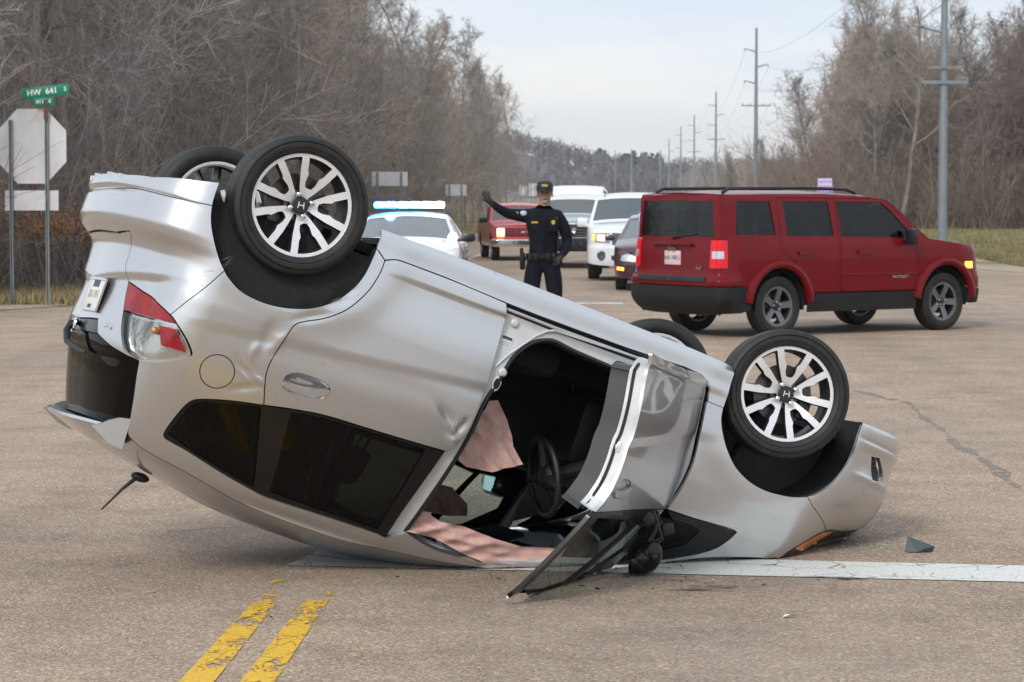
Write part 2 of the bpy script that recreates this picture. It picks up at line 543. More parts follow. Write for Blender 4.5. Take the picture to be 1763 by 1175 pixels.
FIT_FRONT = [(-.20, .12), (-.08, .06), (0, .012), (.08, 0), (.2, .0), (.3, .005), (.38, .025), (.46, .065), (.54, .13), (.62, .205), (.75, .36), (1.0, .8), (1.3, 1.2)]
FIT_BLEND = (-.56, -.22, 2.75, 3.25)

FIT_T = {
'arch_r': [(0.9311,0.0331),(0.932,0.0992),(0.9366,0.1428),(0.9495,0.1922),(0.9702,0.2386),(1.006,0.2976),(1.048,0.3539),(1.076,0.3821),(1.095,0.3998),(1.163,0.4379),(1.236,0.4518),(1.31,0.4523),(1.389,0.4394),(1.472,0.4121),(1.535,0.376),(1.594,0.326),(1.644,0.2506),(1.669,0.1824),(1.681,0.1045),(1.686,0.0577)],
'bump_bot': [(0.1825,0.0961),(0.3646,0.1034),(0.5123,0.0972),(0.6105,0.0933),(0.7474,0.0696),(0.8391,0.0545),(0.9311,0.0331)],
'seam_r': [(1.076,0.3821),(1.028,0.4714),(0.9681,0.5627),(0.9219,0.6339)],
'tl_outer': [(0.4929,0.5449),(0.6307,0.5674),(0.7936,0.5946),(0.9219,0.6339),(0.9755,0.6706),(1.034,0.7178),(1.07,0.7591),(1.069,0.773),(1.044,0.7905),(0.966,0.8296),(0.8815,0.8541),(0.8218,0.8589)],
'tl_inner': [(0.8218,0.8589),(0.7214,0.8485),(0.674,0.8377),(0.6361,0.797),(0.6015,0.7572),(0.5512,0.6758),(0.5145,0.6106),(0.4929,0.5449)],
'tl_red': [(0.5512,0.6758),(0.6901,0.6734),(0.8717,0.6726),(0.9724,0.6687)],
'tl_blk': [(0.8844,0.6921),(0.9675,0.6865),(1.045,0.7653),(0.9281,0.77)],
'tg_side': [(0.4929,0.5449),(0.4525,0.4767),(0.4567,0.3735),(0.4907,0.3381)],
'dpil': [(0.8218,0.8589),(0.8324,0.9283),(0.8561,1.02),(0.8746,1.097),(0.8967,1.168)],
'rail': [(0.9244,1.183),(1.016,1.212),(1.266,1.25),(1.524,1.295),(1.697,1.311),(1.895,1.316),(2.092,1.314),(2.337,1.288),(2.552,1.263),(2.792,1.216),(3.051,1.14),(3.3,1.055)],
'rail2': [(3.3,1.055),(3.395,1.004),(3.529,0.9377),(3.606,0.8971),(3.754,0.8332),(3.924,0.7788),(4.081,0.738)],
'door_gap': [(1.736,0.096),(1.733,0.1497),(1.713,0.2304),(1.685,0.2904),(1.641,0.3562),(1.584,0.4087),(1.538,0.4385),(1.483,0.4673),(1.446,0.494),(1.432,0.5306),(1.42,0.5895),(1.408,0.6523),(1.403,0.7082),(1.413,0.764),(1.454,0.8657)],
'door_bot': [(1.736,0.096),(1.773,0.078),(1.8,0.0725),(1.91,0.0699),(2.027,0.069),(2.185,0.0719),(2.341,0.0779)],
'door_front': [(2.341,0.0779),(2.361,0.1406),(2.362,0.1779),(2.364,0.2145),(2.365,0.3254),(2.372,0.4164),(2.371,0.5011),(2.367,0.6232),(2.363,0.6815),(2.338,0.7564),(2.308,0.7907)],
'belt_r': [(1.454,0.8657),(1.575,0.8413),(1.717,0.82),(1.892,0.8117),(2.06,0.8046),(2.308,0.7907)],
'qw_top': [(1.095,1.125),(1.098,1.094),(1.124,1.002),(1.149,0.9523),(1.194,0.9279),(1.327,0.8909),(1.454,0.8657)],
'win_front': [(2.308,0.7907),(2.289,0.9108),(2.274,1.017),(2.26,1.123),(2.253,1.241)],
'win_low': [(2.253,1.241),(2.204,1.235),(1.939,1.237),(1.657,1.24),(1.584,1.23),(1.435,1.204),(1.218,1.157),(1.11,1.139),(1.095,1.125)],
'glass_q': [(1.118,1.115),(1.141,1.012),(1.164,0.9635),(1.207,0.9378),(1.324,0.9055),(1.447,0.8791),(1.582,1.213),(1.432,1.188),(1.247,1.149)],
'glass_d': [(1.582,0.8563),(1.722,0.8347),(1.899,0.8259),(2.067,0.8179),(2.215,0.8143),(2.195,1.214),(1.927,1.215),(1.663,1.21)],
'handle': [(1.489,0.7463),(1.494,0.7128),(1.535,0.689),(1.637,0.6852),(1.69,0.6991),(1.697,0.7245),(1.673,0.756),(1.562,0.7718),(1.504,0.769)],
'handle_bar': [(1.492,0.7409),(1.595,0.7344),(1.694,0.7105),(1.695,0.7279),(1.671,0.7513),(1.56,0.7671),(1.506,0.7655)],
'jamb_step': [(2.378,0.4852),(2.373,0.3826),(2.438,0.2806),(2.53,0.1691),(2.572,0.1308),(2.609,0.1126)],
'open_rear': [(2.326,1.189),(2.345,1.056),(2.373,0.8162),(2.389,0.6708),(2.398,0.5411),(2.427,0.4197),(2.456,0.3023),(2.496,0.2372),(2.538,0.1943),(2.586,0.1682),(2.629,0.158),(2.735,0.1681),(3.006,0.1783),(3.226,0.1839),(3.34,0.1958)],
'open_low': [(2.326,1.189),(2.468,1.218),(2.618,1.215),(2.762,1.198),(2.911,1.163),(3.066,1.114),(3.29,1.039)],
'door_bot_f': [(2.341,0.0779),(2.513,0.0785),(2.723,0.076),(2.967,0.0713),(3.152,0.0631),(3.279,0.0569),(3.364,0.0629),(3.401,0.084),(3.423,0.1161),(3.429,0.1663)],
'shut_f': [(3.429,0.1663),(3.44,0.2917),(3.458,0.4376),(3.454,0.5292),(3.439,0.6189),(3.416,0.6992)],
'fq_top': [(3.416,0.6992),(3.557,0.6961),(3.69,0.6879),(3.779,0.6832),(3.801,0.6901)],
'fq_low': [(3.801,0.6901),(3.783,0.7293),(3.743,0.7859),(3.671,0.8414),(3.522,0.922),(3.386,0.9899),(3.29,1.039)],
'fq_glass': [(3.355,0.7541),(3.443,0.7397),(3.575,0.7311),(3.623,0.7435),(3.58,0.827),(3.475,0.8908),(3.348,0.9588)],
'skirt_in': [(1.686,0.0577),(1.704,0.0672),(1.735,0.0924),(1.773,0.0758),(1.8,0.07),(1.909,0.0675),(2.026,0.0666),(2.341,0.0754),(2.512,0.076),(2.723,0.0735),(2.967,0.0687),(3.151,0.0606),(3.279,0.0543),(3.364,0.0603),(3.403,0.0804),(3.426,0.1152),(3.435,0.1687)],
'skirt_end': [(3.435,0.1687),(3.521,0.169)],
'arch_f': [(3.521,0.169),(3.529,0.2271),(3.562,0.2922),(3.61,0.355),(3.675,0.4106),(3.765,0.4485),(3.862,0.4613),(3.978,0.451),(4.053,0.433),(4.092,0.4178),(4.137,0.3924),(4.202,0.334),(4.249,0.2635),(4.282,0.174),(4.291,0.0799),(4.302,-0.0131)],
'seam_f': [(4.092,0.4178),(4.152,0.4552),(4.355,0.5299)],
'hl_top': [(4.081,0.738),(4.125,0.6829),(4.2,0.6273),(4.355,0.5299),(4.501,0.5048)],
'hl_orange': [(4.156,0.6679),(4.259,0.5979),(4.368,0.5379),(4.45,0.5252),(4.414,0.5598),(4.298,0.6542)],
'fog': [(4.437,0.1234),(4.506,0.1149),(4.612,0.1869),(4.588,0.2139),(4.488,0.2249)],
'fuel': [(1.273,0.7719),(1.278,0.7876),(1.279,0.8036),(1.276,0.8194),(1.27,0.834),(1.26,0.8467),(1.247,0.8569),(1.232,0.8641),(1.216,0.8678),(1.198,0.868),(1.181,0.8647),(1.165,0.8579),(1.151,0.8481),(1.14,0.8357),(1.131,0.8213),(1.127,0.8058),(1.126,0.7897),(1.129,0.7741),(1.136,0.7595),(1.146,0.7468),(1.159,0.7366),(1.174,0.7294),(1.19,0.7255),(1.207,0.7253),(1.224,0.7286),(1.24,0.7353),(1.253,0.7451),(1.264,0.7576)],
'seam_bump': [(0.5295,0.1586),(0.7647,0.1569),(0.935,0.1384)],
'bump_bot2': [(4.302,-0.0131),(4.358,-0.0148),(4.505,-0.0197)],
'dents': [(1.323,0.7543),(1.386,0.7727),(1.34,0.8237),(1.349,0.5719),(1.407,0.5914),(1.51,0.4347),(1.612,0.3314),(1.321,0.6485),(1.502,0.3711),(1.625,0.2866)],
'door_dent': [(2.328,0.6641),(2.317,0.7372),(2.244,0.6378)],
'crease_a': [(1.849,0.1929),(2.368,0.1712)],
}
FIT_T.update({
'tg_low': [(0.8218,0.8589),(0.698,0.8563),(0.5518,0.8386),(0.39,0.8019),(0.3339,0.7385)],
'badge': [(0.3943,0.752),(0.5644,0.7499),(0.5503,0.76),(0.3977,0.7626)],
'plate': [(-0.05457,0.555),(0.1317,0.5524),(0.2617,0.7105),(0.005997,0.7105)],
'hl_low': [(4.466,0.6721),(4.496,0.6257),(4.546,0.5704)],
})

# ------------------------------------------------------------------ ground, roads, markings
def gz(y):
    """the road ahead dips a little beyond the junction and rises again far away"""
    return -.30*sstep(46, 68, y)*(1 - sstep(130, 330, y))


def ux(u, y): return u + .053*y          # across / along the road ahead -> x


def sheet(name, poly, h, z, mat, kind='structure', parent=None):
    v, f, _ = triangulate(poly, [], h)
    V = np.column_stack([v, gz(v[:, 1]) + z])
    a, b, c = V[f[:, 0]], V[f[:, 1]], V[f[:, 2]]
    fl = np.cross(b-a, c-a)[:, 2] < 0; f = f.copy(); f[fl] = f[fl][:, ::-1]
    o = mesh(name, V, f, mat, parent, smooth=True)
    if kind: o['kind'] = kind
    return o


def node_ramp(t, stops, inp):
    r = t.nodes.new('ShaderNodeValToRGB'); e = r.color_ramp.elements
    e[0].position, e[0].color = stops[0][0], (*stops[0][1], 1); e[1].position, e[1].color = stops[-1][0], (*stops[-1][1], 1)
    for p, c in stops[1:-1]:
        q = e.new(p); q.color = (*c, 1)
    t.links.new(inp, r.inputs['Fac']); return r


def node_noise(t, vec, scale, detail=5, rough=.6, dist=0.0):
    n = t.nodes.new('ShaderNodeTexNoise'); n.inputs['Scale'].default_value = scale; n.inputs['Detail'].default_value = detail
    n.inputs['Roughness'].default_value = rough; n.inputs['Distortion'].default_value = dist
    t.links.new(vec, n.inputs['Vector']); return n


def node_mix(t, fac, a, b, mode='MIX'):
    m = t.nodes.new('ShaderNodeMixRGB'); m.blend_type = mode
    for i, k in (('Fac', fac), ('Color1', a), ('Color2', b)):
        if hasattr(k, 'links') or hasattr(k, 'is_linked'): t.links.new(k, m.inputs[i])
        elif isinstance(k, (int, float)): m.inputs[i].default_value = k
        else: m.inputs[i].default_value = (*k, 1)
    return m.outputs['Color']


def road_material():
    m, t, b = nmat('chip_seal_road'); tc = t.nodes.new('ShaderNodeTexCoord'); P = tc.outputs['Object']
    vo = t.nodes.new('ShaderNodeTexVoronoi'); vo.inputs['Scale'].default_value = 105; t.links.new(P, vo.inputs['Vector'])
    sp = t.nodes.new('ShaderNodeSeparateColor'); t.links.new(vo.outputs['Color'], sp.inputs['Color'])
    stones = node_ramp(t, [(0, (.085, .070, .060)), (.2, (.23, .17, .125)), (.5, (.41, .295, .205)), (.78, (.56, .415, .295)), (.90, (.66, .56, .46)), (1, (.90, .85, .76))], sp.outputs['Red'])
    hue = node_mix(t, .38, stones.outputs['Color'], node_ramp(t, [(0, (.31, .26, .22)), (.6, (.47, .33, .21)), (1, (.58, .37, .21))], sp.outputs['Green']).outputs['Color'])
    big = node_noise(t, P, .16, 6, .62); mid = node_noise(t, P, 1.3, 7, .7)
    c1 = node_mix(t, node_ramp(t, [(.34, (0, 0, 0)), (.62, (.8, .8, .8))], big.outputs['Fac']).outputs['Color'], hue, node_mix(t, .55, hue, (.275, .24, .21)))
    c2 = node_mix(t, 1.0, c1, node_ramp(t, [(.30, (.70, .71, .72)), (.55, (1.0, 1.0, 1.0)), (.8, (1.12, 1.1, 1.08))], mid.outputs['Fac']).outputs['Color'], 'MULTIPLY')
    # wheel tracks and long smears along the road
    mp = t.nodes.new('ShaderNodeMapping'); mp.inputs['Scale'].default_value = (1.1, .05, 1); t.links.new(P, mp.inputs['Vector'])
    tr = node_noise(t, mp.outputs['Vector'], 1.0, 4, .55)
    c3 = node_mix(t, 1.0, c2, node_ramp(t, [(.35, (.86, .86, .87)), (.6, (1.02, 1.01, 1.0))], tr.outputs['Fac']).outputs['Color'], 'MULTIPLY')
    # fine cracks
    wv = node_noise(t, P, 1.4, 5, .7); ad = t.nodes.new('ShaderNodeVectorMath'); ad.operation = 'MULTIPLY_ADD'
    t.links.new(wv.outputs['Color'], ad.inputs[0]); ad.inputs[1].default_value = (.9, .9, 0); t.links.new(P, ad.inputs[2])
    cr = t.nodes.new('ShaderNodeTexVoronoi'); cr.feature = 'DISTANCE_TO_EDGE'; cr.inputs['Scale'].default_value = .42; t.links.new(ad.outputs['Vector'], cr.inputs['Vector'])
    cm = node_ramp(t, [(0, (1, 1, 1)), (.006, (0, 0, 0))], cr.outputs['Distance'])
    ms = node_ramp(t, [(.56, (0, 0, 0)), (.70, (.35, .35, .35))], node_noise(t, P, .5, 3, .5).outputs['Fac'])
    cmk = node_mix(t, 1.0, cm.outputs['Color'], ms.outputs['Color'], 'MULTIPLY')
    c4 = node_mix(t, cmk, c3, (.055, .05, .048))
    t.links.new(c4, b.inputs['Base Color']); b.inputs['Roughness'].default_value = .85; b.inputs['Specular IOR Level'].default_value = .35
    bp = t.nodes.new('ShaderNodeBump'); bp.inputs['Strength'].default_value = .7; bp.inputs['Distance'].default_value = .006
    t.links.new(vo.outputs['Distance'], bp.inputs['Height']); bp.invert = True; t.links.new(bp.outputs['Normal'], b.inputs['Normal'])
    return m


def worn_paint(name, col, lo, hi, scale=5.0, stretch=(1, 1, 1), grit=.5, fade=None):
    """road paint, flaked away in places down to the stones"""
    m, t, b = nmat(name); o = t.nodes['Material Output']; tc = t.nodes.new('ShaderNodeTexCoord'); P = tc.outputs['Object']
    mp = t.nodes.new('ShaderNodeMapping'); mp.inputs['Scale'].default_value = stretch; t.links.new(P, mp.inputs['Vector'])
    n1 = node_noise(t, mp.outputs['Vector'], scale, 8, .72); n2 = node_noise(t, P, 60, 3, .6)
    ad = t.nodes.new('ShaderNodeMath'); ad.operation = 'MULTIPLY_ADD'; t.links.new(n2.outputs['Fac'], ad.inputs[0]); ad.inputs[1].default_value = .30*grit; t.links.new(n1.outputs['Fac'], ad.inputs[2])
    if fade:                                    # worn away more and more towards the junction
        sx_ = t.nodes.new('ShaderNodeSeparateXYZ'); t.links.new(P, sx_.inputs['Vector']); mr = t.nodes.new('ShaderNodeMapRange')
        mr.inputs['From Min'].default_value, mr.inputs['From Max'].default_value, mr.inputs['To Max'].default_value = fade; t.links.new(sx_.outputs['Y'], mr.inputs['Value'])
        sb_ = t.nodes.new('ShaderNodeMath'); sb_.operation = 'SUBTRACT'; t.links.new(ad.outputs['Value'], sb_.inputs[0]); t.links.new(mr.outputs['Result'], sb_.inputs[1]); ad = sb_
    r = node_ramp(t, [(lo + .15*grit, (0, 0, 0)), (hi + .15*grit, (1, 1, 1))], ad.outputs['Value'])
    wv = node_noise(t, P, 6, 4, .6); vm = t.nodes.new('ShaderNodeVectorMath'); vm.operation = 'MULTIPLY_ADD'
    t.links.new(wv.outputs['Color'], vm.inputs[0]); vm.inputs[1].default_value = (.16, .16, 0); t.links.new(mp.outputs['Vector'], vm.inputs[2])
    vc = t.nodes.new('ShaderNodeTexVoronoi'); vc.feature = 'DISTANCE_TO_EDGE'; vc.inputs['Scale'].default_value = 4.5; t.links.new(vm.outputs['Vector'], vc.inputs['Vector'])
    cr = node_ramp(t, [(0, (0, 0, 0)), (.020, (1, 1, 1))], vc.outputs['Distance'])
    cmk = node_ramp(t, [(.45, (1, 1, 1)), (.55, (0, 0, 0))], node_noise(t, P, 1.7, 3, .5).outputs['Fac'])
    al = node_mix(t, 1.0, r.outputs['Color'], node_mix(t, 1.0, cr.outputs['Color'], cmk.outputs['Color'], 'LIGHTEN'), 'MULTIPLY')
    dirt = node_ramp(t, [(.3, tuple(c*.72 for c in col)), (.65, col)], n2.outputs['Fac'])
    t.links.new(dirt.outputs['Color'], b.inputs['Base Color']); b.inputs['Roughness'].default_value = .7
    tr = t.nodes.new('ShaderNodeBsdfTransparent'); mx = t.nodes.new('ShaderNodeMixShader')
    t.links.new(al, mx.inputs['Fac']); t.links.new(tr.outputs['BSDF'], mx.inputs[1]); t.links.new(b.outputs['BSDF'], mx.inputs[2])
    t.links.new(mx.outputs['Shader'], o.inputs['Surface']); return m


def verge_material(name, stops, sc=2.0):
    m, t, b = nmat(name); tc = t.nodes.new('ShaderNodeTexCoord'); P = tc.outputs['Object']
    a = node_noise(t, P, sc, 9, .75); c = node_noise(t, P, .12, 4, .6)
    r = node_ramp(t, stops, a.outputs['Fac'])
    g = node_mix(t, node_ramp(t, [(.46, (0, 0, 0)), (.62, (.8, .8, .8))], c.outputs['Fac']).outputs['Color'], r.outputs['Color'], (.13, .135, .055))
    t.links.new(g, b.inputs['Base Color']); b.inputs['Roughness'].default_value = .95; b.inputs['Specular IOR Level'].default_value = .1
    bp = t.nodes.new('ShaderNodeBump'); bp.inputs['Strength'].default_value = .35; bp.inputs['Distance'].default_value = .03
    t.links.new(node_noise(t, P, 9, 6, .8).outputs['Fac'], bp.inputs['Height']); t.links.new(bp.outputs['Normal'], b.inputs['Normal'])
    return m


M_road = road_material()
M_verge = verge_material('dry_verge', [(.3, (.10, .075, .045)), (.5, (.30, .235, .135)), (.7, (.44, .36, .22))])
M_gravel = verge_material('gravel_shoulder', [(.3, (.24, .19, .14)), (.5, (.40, .33, .25)), (.7, (.52, .45, .36))], 5)
_ys = np.concatenate([np.linspace(-60, 30, 4), np.linspace(33, 345, 105), np.linspace(400, 2600, 9)]); _xs = np.linspace(-700, 900, 9)
_gx, _gy = np.meshgrid(_xs, _ys, indexing='ij'); m_ = MB(); m_.grid(np.stack([_gx, _gy, gz(_gy) - .012], -1)); g_o = m_.build('ground', M_verge, angle=80); g_o['kind'] = 'structure'
if g_o.data.polygons[0].normal.z < 0: g_o.data.flip_normals()
junction = [(-160, -30), (160, -30), (160, 53), (34, 52), (17, 51.5), (ux(11.5, 52.5), 52.5), (ux(9.8, 56), 56), (ux(9.0, 64), 64), (ux(9, 900), 900), (ux(-7.2, 900), 900), (ux(-7.2, 46), 46),
            (ux(-7.7, 40), 40), (ux(-9.3, 35.5), 35.5), (-11, 33.4), (-160, 32.0)]
sheet('road', junction, 3.2, 0.0, M_road)
def strip(name, path, w, z, mat, h=1.2):
    p = np.array(path, float); d = np.gradient(p, axis=0); d /= np.linalg.norm(d, axis=1)[:, None]; n = np.stack([-d[:, 1], d[:, 0]], 1)
    ww = np.array(w if hasattr(w, '__len__') else [w]*len(p))[:, None]/2
    return sheet(name, np.vstack([p + n*ww, (p - n*ww)[::-1]]), h, z, mat)
strip('gravel_shoulder', [(-160, 32.9), (-40, 33.6), (-11.6, 34.7), (ux(-9.9, 37), 37.0), (ux(-8.3, 42), 42), (ux(-7.9, 60), 60), (ux(-7.9, 400), 400)], [1.2, 1.2, 1.3, 1.3, 1.3, 1.2, 1.2], -.004, M_gravel, 3)
strip('gravel_shoulder', [(160, 53.8), (34, 52.8), (17.6, 52.5), (ux(12.2, 53.5), 53.5), (ux(10.6, 57), 57), (ux(9.8, 66), 66), (ux(9.8, 400), 400)], 1.5, -.004, M_gravel, 3)
M_wpaint = worn_paint('white_road_paint', (.74, .74, .70), .30, .36, 4.0)
M_wpaint2 = worn_paint('thin_white_paint', (.66, .66, .63), .36, .46, 3.0)
M_ypaint = worn_paint('yellow_road_paint', (.80, .48, .05), .40, .46, 4.5, (2.2, 1.0, 1), .9, (9.4, 11.0, .20))
sheet('stop_line', [(-1.05, 11.20), (-.98, 11.45), (-.93, 11.70), (6.0, 10.62), (6.0, 10.16)], .4, .004, M_wpaint)
sheet('yellow_line', [(-1.60, 1.5), (-1.47, 1.5), (-1.045, 8.575), (-.955, 11.1), (-1.045, 11.1), (-1.168, 8.575)], .4, .004, M_ypaint)
sheet('yellow_line', [(-1.33, 1.5), (-1.20, 1.5), (-.832, 8.575), (-.75, 10.95), (-.84, 10.95), (-.953, 8.575)], .4, .004, M_ypaint)
sheet('stop_line', [(.70, 38.2), (1.75, 38.1), (1.75, 38.6), (.70, 38.7)], 1, .004, M_wpaint2)
sheet('edge_line', [(-60, 31.7), (-11.2, 32.7), (-11.2, 32.83), (-60, 31.83)], 4, .004, M_wpaint2)
strip('edge_line', [(ux(-5.4, 47), 47), (ux(-5.4, 120), 120), (ux(-5.4, 420), 420)], .13, .004, M_wpaint2, 3)
strip('edge_line', [(ux(7.4, 66), 66), (ux(7.4, 120), 120), (ux(7.4, 420), 420)], .13, .004, M_wpaint2, 3)
sheet('edge_line', [(18, 50.2), (90, 51.2), (90, 51.35), (18, 50.35)], 4, .004, M_wpaint2)
# strips of grey crack sealant
M_seal = worn_paint('crack_sealant', (.275, .245, .23), .42, .60, 7, (1, 1, 1), .6)
def wob_path(pts, k, amp, seed):
    rng = random.Random(seed); out = []
    for (a, b) in zip(pts[:-1], pts[1:]):
        for i in range(k): t_ = i/k; out.append((a[0]*(1-t_) + b[0]*t_ + rng.uniform(-amp, amp), a[1]*(1-t_) + b[1]*t_ + rng.uniform(-amp, amp)))
    return out + [pts[-1]]
def seal(pts, k, amp, seed, w):
    p_ = smooth_curve(wob_path(pts, k, amp, seed), 6*k*len(pts)); q_ = np.linspace(0, 1, len(p_)); strip('crack_sealant', p_, w*(.55 + .3*np.sin(q_*37 + seed) + .25*np.sin(q_*91 + 2*seed) + .2*np.sin(q_*13)), .003, M_seal, .3)
seal([(2.75, 22.3), (3.25, 20.0), (3.10, 17.6), (3.05, 15.6), (2.95, 13.7), (3.0, 11.9)], 4, .035, 2, .10)
seal([(1.6, 20.6), (3.0, 20.4), (6.0, 21.2), (9.5, 20.8)], 4, .05, 5, .04)
pth = wob_path([(-1.75, 12.35), (-1.35, 12.55), (-.95, 12.85)], 6, .03, 7); strip('road_crack', pth, [random.Random(i+5).uniform(.004, .010) for i in range(len(pth))], .003, simple('crack', (.06, .055, .05), .9), .2)

# hills far ahead
M_hill = simple('wooded_hill', (.17, .15, .145), .95, noise=.3, nscale=.06)
def hill_h(x, y):
    e = sstep(880, 1010, y)*(1 - .5*sstep(1010, 1700, y))
    return e*(11*np.exp(-((x + 4)/36)**2) + 11*np.exp(-((x + 110)/70)**2) + 8.0*sstep(420, 40, x))
gx, gy = np.meshgrid(np.linspace(-420, 620, 70), np.linspace(870, 1700, 30), indexing='ij')
m_ = MB(); m_.grid(np.stack([gx, gy, hill_h(gx, gy) - .4], -1)); hl_o = m_.build('hills', M_hill, angle=80); hl_o['kind'] = 'structure'

# ------------------------------------------------------------------ materials for vehicles
M_silver = paint('silver_paint', (.62, .63, .645), metal=.90, rough=.31, dirt=.0, dirtcol=(.36, .32, .27))
M_silver_in = simple('silver_primer', (.62, .63, .64), .45, .15, noise=.06, nscale=12)
M_blacktrim = simple('black_trim', (.012, .012, .013), .35, noise=.25, nscale=40)
M_gloss = simple('gloss_black', (.006, .006, .007), .22, spec=.35, coat=.15)
M_rubber = simple('rubber', (.008, .008, .0085), .55, noise=.3, nscale=25, ncol=(.018, .017, .016), bump=.25, bscale=160)
M_tread = simple('tyre_tread', (.022, .022, .023), .75, noise=.4, nscale=30, ncol=(.06, .056, .05), bump=.8, bscale=90)
M_alloy = simple('machined_alloy', (.80, .80, .81), .38, .55, noise=.05, nscale=60)
M_alloyd = simple('alloy_dark', (.032, .033, .036), .4, .4)
M_chrome = simple('chrome', (.75, .75, .76), .12, 1.0)
M_steel = simple('worn_steel', (.22, .21, .20), .45, .8, noise=.35, nscale=18)
M_under = simple('underbody', (.010, .010, .0105), .6, noise=.5, nscale=9, ncol=(.024, .022, .02), bump=.6, bscale=22)
M_cabin = simple('cabin_fabric', (.012, .012, .013), .9, noise=.3, nscale=60)
M_cabinpl = simple('cabin_plastic', (.02, .02, .022), .5, bump=.2, bscale=400)
M_greytrim = simple('grey_door_trim', (.048, .051, .055), .55, bump=.2, bscale=300)
M_bag = simple('airbag_cloth', (.62, .37, .32), .8, noise=.12, nscale=14, bump=.25, bscale=120, ncol=(.74, .48, .43))
M_glass = glass('window_glass', (.75, .88, .84), .80)
M_doorglass = glass('door_window_glass', (.62, .74, .72), .45)
M_crazed = glass('crazed_windscreen', (.5, .6, .58), .30, .08)
M_tint = glass('tinted_glass', (.45, .5, .48), .06, ior=1.42, refl=.6)
M_redlens = simple('red_lens', (.26, .002, .005), .08, coat=.5, noise=.35, nscale=14)
M_faint = simple('plate_relief', (.48, .48, .46), .45)
M_lens = glass('clear_lamp_lens', (.95, .95, .93), .92)
M_bowl = simple('lamp_bowl', (.78, .78, .77), .22, .9, bump=.35, bscale=26)
M_clearlens = simple('clear_lens', (.66, .65, .63), .16, .55, coat=1.0, noise=.05, nscale=40)
M_amber = simple('amber_lens', (.85, .22, .02), .12, coat=1.0)
M_headl = simple('headlamp_bowl', (.52, .53, .53), .3, .6, bump=.3, bscale=30)
M_plate = simple('licence_plate', (.70, .70, .66), .4, noise=.06, nscale=30)
M_ink = simple('plate_ink', (.05, .06, .10), .5)
M_label = simple('sticker_white', (.75, .75, .72), .5)
M_mirror = simple('mirror_glass', (.55, .75, .75), .03, 1.0)
M_disc = simple('brake_disc', (.12, .115, .11), .4, .8, noise=.2, nscale=20)
M_wire = simple('torn_wire', (.015, .014, .014), .5)


def polar(r, a): return (r*math.cos(a), r*math.sin(a))


def alloy_face_holes(kind):
    """openings of the wheel face, as polygons; radii for a face of radius 1"""
    hs = []
    if kind == 'vee':                     # five V-shaped pairs of spokes
        for k in range(5):
            c = R(95.5) + k*2*PI/5
            w = R(1)
            # wide window inside a V
            o = [polar(.925, c + R(d)) for d in (-15.5, -8, 0, 8, 15.5)]
            hs.append(o + [polar(.68, c + R(14.0)), polar(.61, c + R(11.0)), polar(.46, c + R(13.0)), polar(.37, c + R(10.5)), polar(.35, c), polar(.37, c - R(10.5)),
                           polar(.46, c - R(13.0)), polar(.61, c - R(11.0)), polar(.68, c - R(14.0))])
            g = c + R(36)                 # narrow window between two Vs
            hs.append([polar(.925, g + R(d)) for d in (-11.5, -5, 0, 5, 11.5)] + [polar(.60, g + R(9.5)), polar(.32, g + R(9)), polar(.21, g + R(11)), polar(.175, g), polar(.21, g - R(11)), polar(.32, g - R(9)), polar(.60, g - R(9.5))])
    elif kind == 'five':
        for k in range(5):
            c = R(90) + k*2*PI/5 + R(36)
            hs.append([polar(.86, c + R(d)) for d in (-25, -12, 0, 12, 25)] + [polar(.55, c + R(20)), polar(.34, c + R(12)), polar(.31, c), polar(.34, c - R(12)), polar(.55, c - R(20))])
    elif kind == 'ten':
        for k in range(10):
            c = R(90) + k*2*PI/10
            hs.append([polar(.80, c + R(d)) for d in (-11, 0, 11)] + [polar(.45, c + R(8)), polar(.42, c), polar(.45, c - R(8))])
    return hs


